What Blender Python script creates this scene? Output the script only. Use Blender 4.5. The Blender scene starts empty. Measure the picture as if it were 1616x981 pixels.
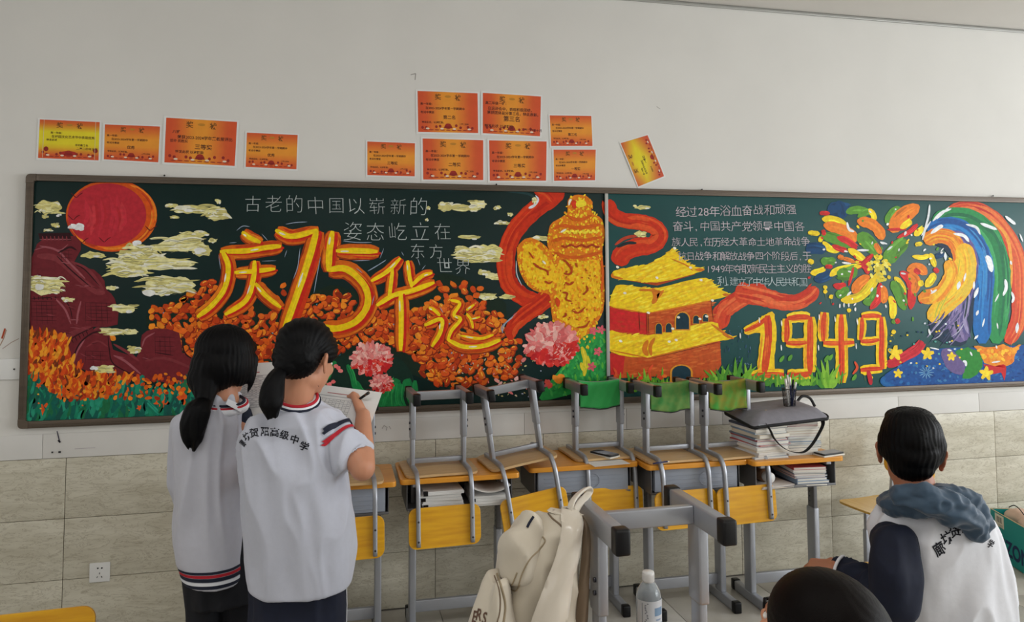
import bpy, bmesh, math, random
from mathutils import Vector, Matrix, noise
from mathutils.geometry import tessellate_polygon
from mathutils.bvhtree import BVHTree

SC = bpy.context.scene
COL = SC.collection
PI = math.pi

# ------------------------------------------------------------------ camera
CAM_POS = Vector((0.0, -4.165, 1.731))
F_PX, CX, CY = 1200.0, 808.0, 370.0
RM = Matrix(((0.97519996, 0.00921391, 0.22113378),
             (-0.22129157, 0.0581241, 0.973474),
             (-0.0038837, -0.99826684, 0.05872158)))
_r, _u, _b = RM.transposed()[0], -RM.transposed()[1], -RM.transposed()[2]
cam_data = bpy.data.cameras.new('camera')
cam_data.sensor_width = 36.0
cam_data.lens = F_PX / 1616 * 36
cam_data.shift_x = 0.0
cam_data.shift_y = -(490.5 - CY) / 1616
cam_data.clip_start = 0.05
cam = bpy.data.objects.new('camera', cam_data)
cam.matrix_world = Matrix(((_r.x, _u.x, _b.x, CAM_POS.x), (_r.y, _u.y, _b.y, CAM_POS.y),
                           (_r.z, _u.z, _b.z, CAM_POS.z), (0, 0, 0, 1)))
COL.objects.link(cam)
SC.camera = cam

# ------------------------------------------------------------------ world, light, exposure
w = bpy.data.worlds.new('sky'); SC.world = w; w.use_nodes = True
_bg = w.node_tree.nodes['Background']
_bg.inputs[0].default_value = (0.80, 0.88, 1.0, 1); _bg.inputs[1].default_value = 1.0
SC.view_settings.view_transform = 'Standard'
SC.view_settings.look = 'None'
SC.view_settings.gamma = 1.0
SC.view_settings.use_curve_mapping = False
SC.view_settings.exposure = -0.42

ROOM_L, ROOM_R, ROOM_B, ROOM_H = -3.2, 8.2, -8.4, 3.40

def area(name, loc, rot, sx, sy, power, col=(1, 1, 1)):
    l = bpy.data.lights.new(name, 'AREA'); l.shape = 'RECTANGLE'; l.size = sx; l.size_y = sy
    l.energy = power; l.color = col
    o = bpy.data.objects.new(name, l); o.location = loc; o.rotation_euler = rot
    COL.objects.link(o); return o
# daylight through the four windows of the right-hand wall
WIN_Y = (-1.55, -3.45, -5.35, -7.25)
for i, wy in enumerate(WIN_Y):
    area('window_daylight', (ROOM_R - 0.02, wy, 1.95), (0, PI / 2, 0), 1.9, 1.5, (80, 112, 125, 125)[i], (0.93, 0.97, 1.0))
# fill from the left, through corridor windows assumed on the unseen left-hand wall
for wy in (-2.6, -5.6):
    area('corridor_fill', (ROOM_L + 0.02, wy, 2.3), (0, -PI / 2, 0), 1.0, 1.8, 13, (1.0, 0.98, 0.94))
# ceiling lamps added out of view as fill for the left and front
CEIL_FILLS = ((0.0, -3.3), (3.0, -3.3), (0.0, -6.2), (3.0, -6.2))
for lx, ly in CEIL_FILLS:
    area('ceiling_fill_light', (lx, ly, ROOM_H - 0.13), (0, 0, 0), 1.2, 0.25, 19, (1.0, 0.98, 0.95))

# ------------------------------------------------------------------ helpers
def ray(u, v):
    return RM @ Vector((u - CX, v - CY, F_PX))
def at(u, v, y):
    "point of the world plane Y=y seen at photo pixel u,v"
    r = ray(u, v); return CAM_POS + r * ((y - CAM_POS.y) / r.y)
def atz(u, v, z):
    r = ray(u, v); return CAM_POS + r * ((z - CAM_POS.z) / r.z)

def lin(c):
    c = c / 255.0
    return c / 12.92 if c <= 0.04045 else ((c + 0.055) / 1.055) ** 2.4
def rgb(r, g, b): return (lin(r), lin(g), lin(b), 1.0)

MATS = {}
def mat(name, col=(200, 200, 200), rough=0.6, metal=0.0, var=0.0, scale=20.0, bump=0.0, stretch=(1, 1, 1),
        spec=0.5, coat=0.0, trans=0.0, ior=1.45, col2=None, attr=None, rnd=0.0, sss=0.0, detail=4, sheen=0.0, bscale=None):
    m = bpy.data.materials.new(name); m.use_nodes = True
    nt = m.node_tree; N = nt.nodes; L = nt.links
    p = N['Principled BSDF']
    p.inputs['Roughness'].default_value = rough
    p.inputs['Metallic'].default_value = metal
    p.inputs['Specular IOR Level'].default_value = spec
    p.inputs['Coat Weight'].default_value = coat
    p.inputs['Transmission Weight'].default_value = trans
    p.inputs['IOR'].default_value = ior
    p.inputs['Sheen Weight'].default_value = sheen
    if sss:
        p.inputs['Subsurface Weight'].default_value = sss
        p.inputs['Subsurface Radius'].default_value = (0.012, 0.005, 0.003)
        p.inputs['Subsurface Scale'].default_value = 1.0
    base = rgb(*col)
    tc = N.new('ShaderNodeTexCoord'); mp = N.new('ShaderNodeMapping')
    L.new(tc.outputs['Object'], mp.inputs[0]); mp.inputs['Scale'].default_value = stretch
    if rnd:
        oi = N.new('ShaderNodeObjectInfo'); vm = N.new('ShaderNodeVectorMath'); vm.operation = 'MULTIPLY_ADD'
        L.new(tc.outputs['Object'], vm.inputs[0]); vm.inputs[1].default_value = (1, 1, 1)
        sc_ = N.new('ShaderNodeVectorMath'); sc_.operation = 'SCALE'; sc_.inputs[0].default_value = (17, 31, 23)
        L.new(oi.outputs['Random'], sc_.inputs['Scale']); L.new(sc_.outputs[0], vm.inputs[2])
        L.new(vm.outputs[0], mp.inputs[0])
    nz = N.new('ShaderNodeTexNoise'); nz.inputs['Scale'].default_value = scale; nz.inputs['Detail'].default_value = detail
    L.new(mp.outputs[0], nz.inputs['Vector'])
    src = None
    if attr:
        a = N.new('ShaderNodeAttribute'); a.attribute_name = attr; src = a.outputs['Color']
    if var or col2:
        mx = N.new('ShaderNodeMix'); mx.data_type = 'RGBA'
        if attr:
            mx.blend_type = 'MULTIPLY'; mx.inputs[0].default_value = 1.0
            L.new(src, mx.inputs[6])
            cr = N.new('ShaderNodeValToRGB')
            cr.color_ramp.elements[0].position = 0.3; cr.color_ramp.elements[1].position = 0.7
            cr.color_ramp.elements[0].color = (1 - var,) * 3 + (1,); cr.color_ramp.elements[1].color = (1 + var,) * 3 + (1,)
            L.new(nz.outputs['Fac'], cr.inputs[0]); L.new(cr.outputs[0], mx.inputs[7])
            mx.clamp_result = False
        else:
            cr = N.new('ShaderNodeMapRange'); cr.inputs[1].default_value = 0.3; cr.inputs[2].default_value = 0.7
            L.new(nz.outputs['Fac'], cr.inputs[0]); L.new(cr.outputs[0], mx.inputs[0])
            mx.inputs[6].default_value = base
            mx.inputs[7].default_value = rgb(*col2) if col2 else tuple(c * (1 - var) for c in base[:3]) + (1,)
        src = mx.outputs[2]
    if src: L.new(src, p.inputs['Base Color'])
    else: p.inputs['Base Color'].default_value = base
    if bump:
        bm_ = N.new('ShaderNodeBump'); bm_.inputs['Strength'].default_value = bump; bm_.inputs['Distance'].default_value = 0.004
        if bscale:
            nb = N.new('ShaderNodeTexNoise'); nb.inputs['Scale'].default_value = bscale; L.new(mp.outputs[0], nb.inputs['Vector'])
            L.new(nb.outputs['Fac'], bm_.inputs['Height'])
        else: L.new(nz.outputs['Fac'], bm_.inputs['Height'])
        L.new(bm_.outputs[0], p.inputs['Normal'])
    MATS[name] = m
    return m

class MB:
    "collects shapes and links them as one mesh object"
    def __init__(s): s.v = []; s.f = []; s.c = []; s.sm = []
    def add(s, vs, fs, smooth=False, col=None):
        o = len(s.v); s.v += [Vector(p) for p in vs]; s.f += [tuple(i + o for i in f) for f in fs]
        s.sm += [smooth] * len(fs); s.c += [col] * len(vs); return s
    def box(s, c, d, rot=None, bev=0.0, col=None):
        bm = bmesh.new(); bmesh.ops.create_cube(bm, size=1.0)
        for q in bm.verts: q.co = Vector((q.co.x * d[0], q.co.y * d[1], q.co.z * d[2]))
        if bev: bmesh.ops.bevel(bm, geom=list(bm.edges), offset=bev, segments=2, affect='EDGES', profile=0.6)
        M = Matrix.Translation(c) @ (rot.to_4x4() if rot else Matrix.Identity(4))
        bm.transform(M); s.frombm(bm, bev > 0, col); return s
    def frombm(s, bm, smooth=False, col=None):
        bm.verts.index_update()
        s.add([v.co.copy() for v in bm.verts], [[v.index for v in f.verts] for f in bm.faces], smooth, col); bm.free(); return s
    def tube(s, pts, r, n=10, closed=False, col=None, flat=None, cap=True, up=None, smooth=True):
        "sweep a circle (or rounded rectangle flat=(w,h)) along pts; r number or list"
        pts = [Vector(p) for p in pts]; m = len(pts); vs = []; fs = []
        nrm = None
        for i, p in enumerate(pts):
            a = pts[(i - 1) % m] if (i > 0 or closed) else p
            b = pts[(i + 1) % m] if (i < m - 1 or closed) else p
            t = (b - a).normalized() if (b - a).length > 1e-9 else Vector((0, 0, 1))
            if nrm is None:
                ref = Vector(up) if up else (Vector((0, 0, 1)) if abs(t.z) < 0.9 else Vector((0, 1, 0)))
                nrm = (ref - t * ref.dot(t)).normalized()
            else:
                nrm = (nrm - t * nrm.dot(t)).normalized()
            bi = t.cross(nrm)
            rr = r[i] if isinstance(r, (list, tuple)) else r
            for k in range(n):
                an = 2 * PI * k / n
                ca, sa = math.cos(an), math.sin(an)
                if flat:
                    e = 0.35
                    ca = math.copysign(abs(ca) ** e, ca) * flat[0] / 2; sa = math.copysign(abs(sa) ** e, sa) * flat[1] / 2
                    vs.append(p + bi * ca * rr + nrm * sa * rr)
                else: vs.append(p + bi * ca * rr + nrm * sa * rr)
        for i in range(m if closed else m - 1):
            for k in range(n):
                a = i * n + k; b = i * n + (k + 1) % n; j = (i + 1) % m
                fs.append((a, b, j * n + (k + 1) % n, j * n + k))
        if cap and not closed:
            fs.append(tuple(range(n))[::-1]); fs.append(tuple((m - 1) * n + k for k in range(n)))
        return s.add(vs, fs, smooth, col)
    def lathe(s, prof, c=(0, 0, 0), n=24, rot=None, col=None):
        vs = []; fs = []; c = Vector(c)
        for r, z in prof:
            for k in range(n):
                q = Vector((r * math.cos(2 * PI * k / n), r * math.sin(2 * PI * k / n), z))
                vs.append(c + (rot @ q if rot else q))
        for i in range(len(prof) - 1):
            for k in range(n):
                fs.append((i * n + k, i * n + (k + 1) % n, (i + 1) * n + (k + 1) % n, (i + 1) * n + k))
        fs.append(tuple(range(n))[::-1]); fs.append(tuple((len(prof) - 1) * n + k for k in range(n)))
        return s.add(vs, fs, True, col)
    def ell(s, c, r, rot=None, nu=20, nv=14, col=None):
        vs = []; fs = []; c = Vector(c)
        if not hasattr(r, '__len__'): r = (r, r, r)
        for j in range(1, nv):
            th = PI * j / nv
            for k in range(nu):
                ph = 2 * PI * k / nu
                q = Vector((r[0] * math.sin(th) * math.cos(ph), r[1] * math.sin(th) * math.sin(ph), r[2] * math.cos(th)))
                vs.append(c + (rot @ q if rot else q))
        top = Vector((0, 0, r[2])); vs.append(c + (rot @ top if rot else top)); vs.append(c - (rot @ top if rot else top))
        T = len(vs) - 2
        for j in range(nv - 2):
            for k in range(nu):
                fs.append((j * nu + k, (j + 1) * nu + k, (j + 1) * nu + (k + 1) % nu, j * nu + (k + 1) % nu))
        for k in range(nu):
            fs.append((T, k, (k + 1) % nu)); fs.append((T + 1, (nv - 2) * nu + (k + 1) % nu, (nv - 2) * nu + k))
        return s.add(vs, fs, True, col)
    def limb(s, pts, rs, n=14):
        "tapered capsule chain, closed, with rounded ends"
        for i in range(len(pts) - 1):
            s.tube([pts[i], pts[i + 1]], [rs[i], rs[i + 1]], n)
        for p, r in zip(pts, rs): s.ell(p, r, nu=14, nv=10)
        return s
    def loft(s, rings, n=28, pw=1.0, col=None):
        "rings: (centre, rx, ry[, yaw]) horizontal superellipses or with a 5th entry: tilt matrix"
        vs = []; fs = []
        for R_ in rings:
            c, rx, ry = Vector(R_[0]), R_[1], R_[2]
            M = R_[3] if len(R_) > 3 and R_[3] is not None else Matrix.Identity(3)
            for k in range(n):
                a = 2 * PI * k / n; ca, sa = math.cos(a), math.sin(a)
                q = Vector((rx * math.copysign(abs(ca) ** pw, ca), ry * math.copysign(abs(sa) ** pw, sa), 0))
                vs.append(c + M @ q)
        for i in range(len(rings) - 1):
            for k in range(n):
                fs.append((i * n + k, i * n + (k + 1) % n, (i + 1) * n + (k + 1) % n, (i + 1) * n + k))
        fs.append(tuple(range(n))[::-1]); fs.append(tuple((len(rings) - 1) * n + k for k in range(n)))
        return s.add(vs, fs, True, col)
    def plate(s, outline, thick, M, bev=0.002, col=None):
        "extruded outline in local XY (CCW), thickness along local Z, placed by matrix M"
        bm = bmesh.new()
        vs = [bm.verts.new((x, y, -thick / 2)) for x, y in outline]
        f = bm.faces.new(vs)
        r = bmesh.ops.extrude_face_region(bm, geom=[f])
        for q in [g for g in r['geom'] if isinstance(g, bmesh.types.BMVert)]: q.co.z += thick
        if bev:
            es = [e for e in bm.edges if abs(e.verts[0].co.z - e.verts[1].co.z) < 1e-6]
            bmesh.ops.bevel(bm, geom=es, offset=bev, segments=2, affect='EDGES', profile=0.6)
        bmesh.ops.recalc_face_normals(bm, faces=bm.faces)
        bm.transform(M); return s.frombm(bm, False, col)
    def mesh(s, name):
        me = bpy.data.meshes.new(name)
        me.from_pydata([tuple(v) for v in s.v], [], s.f)
        me.polygons.foreach_set('use_smooth', s.sm)
        if any(c is not None for c in s.c):
            a = me.color_attributes.new('paint', 'FLOAT_COLOR', 'POINT')
            flat = []
            for c in s.c: flat += list(c) if c else [1, 1, 1, 1]
            a.data.foreach_set('color', flat)
        me.update(); return me
    def build(s, name, m, parent=None, auto=True, **kw):
        me = s.mesh(name)
        o = bpy.data.objects.new(name, me)
        if m: me.materials.append(m)
        COL.objects.link(o)
        if parent: o.parent = parent
        if auto and any(s.sm) and not all(s.sm): pass
        for k, v in kw.items(): o[k] = v
        return o

def empty(name, loc=(0, 0, 0), rz=0.0):
    o = bpy.data.objects.new(name, None); COL.objects.link(o); o.location = loc; o.rotation_euler = (0, 0, rz)
    o.empty_display_size = 0.05
    return o
def tag(o, label=None, cat=None, group=None, kind=None):
    if label: o['label'] = label
    if cat: o['category'] = cat
    if group: o['group'] = group
    if kind: o['kind'] = kind
    return o
def thing(name, label, cat, loc=(0, 0, 0), rz=0.0, group=None):
    return tag(empty(name, loc, rz), label, cat, group)
def copy_tree(o, parent=None):
    c = o.copy(); COL.objects.link(c); c.parent = parent
    for ch in [k for k in KIDS.get(o.name, [])]: copy_tree(ch, c)
    return c
KIDS = {}
def index_kids():
    KIDS.clear()
    for o in bpy.data.objects:
        if o.parent: KIDS.setdefault(o.parent.name, []).append(o)

def rrect(w_, h_, r, n=5):
    pts = []
    for cx_, cy_, a0 in ((w_ / 2 - r, h_ / 2 - r, 0), (-w_ / 2 + r, h_ / 2 - r, 90), (-w_ / 2 + r, -h_ / 2 + r, 180), (w_ / 2 - r, -h_ / 2 + r, 270)):
        for k in range(n + 1):
            a = math.radians(a0 + 90 * k / n); pts.append((cx_ + r * math.cos(a), cy_ + r * math.sin(a)))
    return pts
def catmull(pts, k=6, closed=False):
    pts = [Vector(p) for p in pts]; n = len(pts); out = []
    if n < 3 and not closed: return pts
    rng = range(n) if closed else range(n - 1)
    for i in rng:
        p0 = pts[(i - 1) % n] if (closed or i > 0) else pts[0] * 2 - pts[1]
        p1 = pts[i]; p2 = pts[(i + 1) % n]
        p3 = pts[(i + 2) % n] if (closed or i < n - 2) else pts[-1] * 2 - pts[-2]
        for j in range(k):
            t = j / k
            out.append(0.5 * ((2 * p1) + (p2 - p0) * t + (2 * p0 - 5 * p1 + 4 * p2 - p3) * t * t + (3 * p1 - p0 - 3 * p2 + p3) * t ** 3))
    if not closed: out.append(pts[-1])
    return out

def remesh(mb, name, m, voxel=0.006, smooth=6, parent=None, deform=None, factor=0.5, cull=None, keep_sharp=False):
    "voxel union of overlapping closed shapes into ONE continuous skin, then smoothing and a fold function"
    me = mb.mesh(name + '_raw'); o = bpy.data.objects.new(name + '_raw', me); COL.objects.link(o)
    md = o.modifiers.new('r', 'REMESH'); md.mode = 'VOXEL'; md.voxel_size = voxel; md.use_smooth_shade = True
    if smooth:
        sm = o.modifiers.new('s', 'SMOOTH'); sm.factor = factor; sm.iterations = smooth
    dg = bpy.context.evaluated_depsgraph_get()
    out = bpy.data.meshes.new_from_object(o.evaluated_get(dg))
    bpy.data.objects.remove(o); bpy.data.meshes.remove(me)
    if deform:
        nrm = [Vector(v.normal) for v in out.vertices]
        for v, nn in zip(out.vertices, nrm):
            v.co = deform(Vector(v.co), nn)
    if cull:
        bm = bmesh.new(); bm.from_mesh(out)
        bmesh.ops.delete(bm, geom=[q for q in bm.verts if cull(q.co)], context='VERTS'); bm.to_mesh(out); bm.free()
    out.name = name
    out.polygons.foreach_set('use_smooth', [True] * len(out.polygons))
    out.materials.clear()
    if m: out.materials.append(m)
    o = bpy.data.objects.new(name, out); COL.objects.link(o)
    if parent: o.parent = parent
    out.update()
    return o

def rot_to(d, up=(0, 0, 1)):
    "matrix whose Z is d"
    d = Vector(d).normalized(); u = Vector(up)
    if abs(d.dot(u)) > 0.98: u = Vector((0, 1, 0))
    x = u.cross(d).normalized(); y = d.cross(x)
    return Matrix((x, y, d)).transposed()

def text_tris(s, size=1.0, bold=0.0, space=1.0):
    "triangles of one line of writing in em units, origin at lower left"
    c = bpy.data.curves.new('t', 'FONT'); c.body = s; c.size = size; c.space_character = space; c.offset = bold
    c.resolution_u = 3
    o = bpy.data.objects.new('t', c); COL.objects.link(o)
    dg = bpy.context.evaluated_depsgraph_get(); me = o.evaluated_get(dg).to_mesh()
    me.calc_loop_triangles()
    vs = [tuple(v.co[:2]) for v in me.vertices]; fs = [tuple(t.vertices) for t in me.loop_triangles]
    o.evaluated_get(dg).to_mesh_clear(); bpy.data.objects.remove(o); bpy.data.curves.remove(c)
    return vs, fs
# ------------------------------------------------------------------ materials
mat('wall_paint', (226, 224, 219), 0.75, var=0.05, scale=2.2, bump=0.05, bscale=60, detail=6)
mat('ceiling_paint', (222, 218, 212), 0.8, var=0.03, scale=2)
mat('tile_white', (222, 220, 216), 0.7, var=0.05, scale=6, rnd=1)
mat('grout', (120, 112, 96), 0.9)
mat('floor_tile', (196, 192, 184), 0.22, var=0.10, scale=5, rnd=1, col2=(176, 172, 162))
mat('floor_base', (150, 146, 138), 0.6)
mat('board_frame', (98, 86, 74), 0.38, metal=0.35, var=0.25, scale=6, stretch=(0.4, 8, 8))
mat('board_teal', (32, 82, 82), 0.4, var=0.2, scale=3.0, bump=0.02, spec=0.3, detail=6)  # paler teal base, used on the right panel only
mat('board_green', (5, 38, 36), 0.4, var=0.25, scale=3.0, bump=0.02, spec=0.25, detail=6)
mat('paint', (255, 255, 255), 0.5, spec=0.22, attr='paint', var=0.14, scale=45, bump=0.06, stretch=(1, 1, 1), detail=5)
mat('metal_strip', (170, 170, 166), 0.4, metal=0.5)
mat('chalk', (176, 186, 184), 0.95, attr='paint', var=0.2, scale=300)
mat('paper_white', (232, 232, 230), 0.7, var=0.03, scale=30)
mat('print', (0, 0, 0), 0.6, attr='paint', var=0.04, scale=20)
mat('dark_plastic', (26, 27, 29), 0.45)
mat('white_plastic', (228, 228, 226), 0.35)
mat('window_frame', (225, 226, 226), 0.4)
mat('nail', (60, 58, 55), 0.5, metal=0.6)
mat('stain', (86, 82, 88), 0.9, attr='paint')

# marble-like wall tile: layered wave veins
def marble(name, c1, c2, c3):
    m = bpy.data.materials.new(name); m.use_nodes = True; nt = m.node_tree; N = nt.nodes; L = nt.links
    p = N['Principled BSDF']; p.inputs['Roughness'].default_value = 0.28
    tc = N.new('ShaderNodeTexCoord'); oi = N.new('ShaderNodeObjectInfo')
    sc_ = N.new('ShaderNodeVectorMath'); sc_.operation = 'SCALE'; sc_.inputs[0].default_value = (13, 7, 29)
    L.new(oi.outputs['Random'], sc_.inputs['Scale'])
    ad = N.new('ShaderNodeVectorMath'); ad.operation = 'ADD'
    L.new(tc.outputs['Object'], ad.inputs[0]); L.new(sc_.outputs[0], ad.inputs[1])
    mp = N.new('ShaderNodeMapping'); mp.inputs['Scale'].default_value = (1.5, 1, 5.5); mp.inputs['Rotation'].default_value = (0, 0.12, 0)
    L.new(ad.outputs[0], mp.inputs[0])
    n1 = N.new('ShaderNodeTexNoise'); n1.inputs['Scale'].default_value = 2.6; n1.inputs['Detail'].default_value = 8; n1.inputs['Distortion'].default_value = 1.2
    L.new(mp.outputs[0], n1.inputs['Vector'])
    n2 = N.new('ShaderNodeTexNoise'); n2.inputs['Scale'].default_value = 4.5; n2.inputs['Detail'].default_value = 9; n2.inputs['Roughness'].default_value = 0.62; n2.inputs['Distortion'].default_value = 2.2
    L.new(mp.outputs[0], n2.inputs['Vector'])
    r1 = N.new('ShaderNodeValToRGB'); e = r1.color_ramp.elements
    e[0].position = 0.32; e[0].color = rgb(*c2); e[1].position = 0.66; e[1].color = rgb(*c1)
    L.new(n1.outputs['Fac'], r1.inputs[0])
    r2 = N.new('ShaderNodeValToRGB'); e = r2.color_ramp.elements
    e[0].position = 0.478; e[0].color = (0, 0, 0, 1); e[1].position = 0.522; e[1].color = (0, 0, 0, 1)
    k = r2.color_ramp.elements.new(0.5); k.color = (0.55, 0.55, 0.55, 1)
    L.new(n2.outputs['Fac'], r2.inputs[0])
    mx = N.new('ShaderNodeMix'); mx.data_type = 'RGBA'; mx.inputs[7].default_value = rgb(*c3)
    L.new(r2.outputs[0], mx.inputs[0]); L.new(r1.outputs[0], mx.inputs[6]); L.new(mx.outputs[2], p.inputs['Base Color'])
    MATS[name] = m
marble('wall_tile', (212, 207, 190), (192, 186, 167), (130, 116, 90))

# ------------------------------------------------------------------ room shell
def struct(name, mb, m, parent=None):
    o = mb.build(name, MATS[m], parent)
    if parent is None: o['kind'] = 'structure'
    return o
W, LX, H = ROOM_R - ROOM_L, (ROOM_R + ROOM_L) / 2, ROOM_H
wall = struct('wall_back', MB().box((LX, 0.06, H / 2), (W + 0.2, 0.12, H)), 'wall_paint')
struct('ceiling', MB().box((LX, ROOM_B / 2, H + 0.05), (W + 0.2, -ROOM_B + 0.2, 0.1)), 'ceiling_paint')
struct('wall_left', MB().box((ROOM_L - 0.06, ROOM_B / 2, 0.9), (0.12, -ROOM_B, 1.8))
       .box((ROOM_L - 0.06, ROOM_B / 2, (2.8 + H) / 2), (0.12, -ROOM_B, H - 2.8))
       .box((ROOM_L - 0.06, -0.85, 2.3), (0.12, 1.7, 1.0)).box((ROOM_L - 0.06, -4.1, 2.3), (0.12, 1.2, 1.0)).box((ROOM_L - 0.06, -7.45, 2.3), (0.12, 1.9, 1.0)), 'wall_paint')
struct('wall_front', MB().box((LX, ROOM_B - 0.06, H / 2), (W + 0.2, 0.12, H)), 'wall_paint')
mbw = MB().box((ROOM_R + 0.06, ROOM_B / 2, 0.5), (0.12, -ROOM_B, 1.0)).box((ROOM_R + 0.06, ROOM_B / 2, (2.9 + H) / 2), (0.12, -ROOM_B, H - 2.9))
ys = [0.0] + [q for wy in WIN_Y for q in (wy + 0.75, wy - 0.75)] + [ROOM_B]
for i in range(0, len(ys), 2):
    mbw.box((ROOM_R + 0.06, (ys[i] + ys[i + 1]) / 2, 1.95), (0.12, ys[i] - ys[i + 1], 1.9))
struct('wall_right', mbw, 'wall_paint')
for i, wy in enumerate(WIN_Y):
    f = MB()
    for yy in (wy - 0.73, wy, wy + 0.73): f.box((ROOM_R + 0.06, yy, 1.95), (0.06, 0.05, 1.9))
    for zz in (1.02, 2.88): f.box((ROOM_R + 0.06, wy, zz), (0.06, 1.5, 0.05))
    struct('window_%d' % (i + 1), f, 'window_frame')
for i, wy in enumerate((-2.6, -5.8)):
    f = MB(); ww = 1.8
    for yy in (wy - ww / 2 + .03, wy, wy + ww / 2 - .03): f.box((ROOM_L - 0.06, yy, 2.3), (0.06, 0.05, 1.0))
    for zz in (1.83, 2.77): f.box((ROOM_L - 0.06, wy, zz), (0.06, ww, 0.05))
    struct('window_%d' % (i + 5), f, 'window_frame')
# shadow-gap moulding where the back wall meets the ceiling
struct('trim_1', MB().box((LX, -0.006, H - 0.012), (W, 0.012, 0.018), bev=0.003), 'metal_strip')

# floor: slab and the tiles near the back wall
floor = struct('floor', MB().box((LX, ROOM_B / 2, -0.055), (W + 0.2, -ROOM_B + 0.2, 0.1)), 'floor_base')
TS = 0.6
me_t = MB().box((0, 0, -0.003), (TS - 0.004, TS - 0.004, 0.008), bev=0.001).mesh('floor_tile')
me_t.materials.append(MATS['floor_tile'])
for ix in range(16):
    for iy in range(14):
        o = bpy.data.objects.new('tile', me_t); COL.objects.link(o); o.parent = floor
        o.location = (ROOM_L + 0.3 + ix * TS + 0.13, -0.32 - iy * TS, -0.0015)

# wall tiles: three courses of 0.6 x 0.3 with open joints, and a low band of white strip tiles above them
TW = 0.602
struct('trim_2', MB().box((LX, -0.002, 0.435), (W, 0.004, 0.87)), 'grout')
me_w = MB().box((0, 0, 0), (TW - 0.003, 0.010, 0.2875), bev=0.0012).mesh('wall_tile')
me_w.materials.append(MATS['wall_tile'])
for row in range(3):
    for ix in range(-3, 13):
        cx_ = -1.29 + ix * TW + TW / 2
        if cx_ > ROOM_R - 0.3: continue
        o = bpy.data.objects.new('tile', me_w); COL.objects.link(o); o.parent = wall
        o.location = (cx_, -0.006 - 0.0006 * random.Random(ix * 7 + row).random(), 0.0005 + 0.29 * row + 0.145)
me_s = MB().box((0, 0, 0), (TW - 0.002, 0.006, 0.118), bev=0.001).mesh('strip_tile')
me_s.materials.append(MATS['tile_white'])
for ix in range(-3, 13):
    o = bpy.data.objects.new('tile', me_s); COL.objects.link(o); o.parent = wall
    o.location = (-1.096 + ix * TW, -0.003, 0.930)

# marks on the wall, thin smears of dirt, ink and paint
def smear(pts_uv, wpx, col, name='stain', yoff=-0.0095):
    mb = MB(); pts = [at(u, v, yoff) for u, v in pts_uv]
    for i in range(len(pts) - 1):
        a, b = pts[i], pts[i + 1]; d = (b - a).normalized(); n = Vector((-d.z, 0, d.x)) * wpx * 0.0016
        mb.add([a - n, a + n, b + n, b - n], [(0, 1, 2, 3)], col=col)
    return mb
st = MB()
def st_add(p, w_, c, y=-0.0095):
    q = smear(p, w_, rgb(*c), yoff=y); st.add(q.v, q.f, col=rgb(*c))
st_add([(90, 680), (92, 688), (94, 697)], 1.6, (80, 76, 88)); st_add([(92, 694), (95, 698)], 2.6, (60, 56, 66))
st_add([(81, 713.5), (84, 713.5)], 2.4, (52, 50, 52), -0.014); st_add([(92, 713), (96, 713)], 3, (52, 50, 52), -0.014)
st_add([(0, 545), (6, 533), (10, 520)], 1.4, (170, 140, 120), -0.0006); st_add([(3, 534), (8, 518)], 2.4, (176, 72, 40), -0.0007)
st_add([(4, 550), (18, 540), (30, 534)], 1.2, (178, 160, 150), -0.0006)
st_add([(648, 118), (656, 116), (655, 126)], 1.6, (160, 156, 150), -0.0006)
st_add([(603, 676), (606, 671), (611, 674), (609, 679)], 0.7, (150, 144, 140))
st_add([(614, 672), (617, 677)], 0.7, (140, 134, 132))
st_add([(118, 708), (150, 706)], 0.6, (170, 160, 170)); 
st_add([(1036, 168), (1042, 172)], 1.4, (186, 182, 176), -0.0006)
st.build('wall_marks', MATS['stain'], wall)

# blanked wall boxes at the left edge and a double socket
pl = thing('junction_cover', 'white blank junction cover plate left of the chalkboard with two screws', 'wall plate')
a = at(0, 566, 0); b = at(27, 598, 0)
cxx, czz = (a.x + b.x) / 2, (a.z + b.z) / 2
pl.location = (cxx, 0, czz)
MB().box((0, -0.006, 0), (b.x - a.x + 0.04, 0.012, a.z - b.z), bev=0.002).build('cover', MATS['white_plastic'], pl)
for sx in (-0.045, 0.03):
    MB().lathe([(0.0001, 0), (0.004, 0), (0.004, 0.002), (0.0001, 0.002)], (sx, -0.014, 0), 10, Matrix.Rotation(PI / 2, 3, 'X')).build('screw', MATS['nail'], pl)
so = thing('wall_socket', 'white square five-hole wall socket low on the tiled wall at the left', 'socket', (-1.125, -0.011, 0.314))
MB().box((0, -0.004, 0), (0.092, 0.009, 0.092), bev=0.0025).build('plate', MATS['white_plastic'], so)
h = MB()
for dx, dz, rr in ((-0.008, 0.021, 0.0038), (0.010, 0.021, 0.0038)):
    h.lathe([(0.0001, 0), (rr, 0), (rr, 0.0012), (0.0001, 0.0012)], (dx, -0.0082, dz), 12, Matrix.Rotation(PI / 2, 3, 'X'))
for dx, dz, an in ((0, -0.004, 0), (-0.010, -0.021, 0.6), (0.010, -0.021, -0.6)):
    h.box((dx, -0.0088, dz), (0.003, 0.0012, 0.008), Matrix.Rotation(an, 3, 'Y'))
h.build('pin_holes', MATS['dark_plastic'], so)

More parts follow.
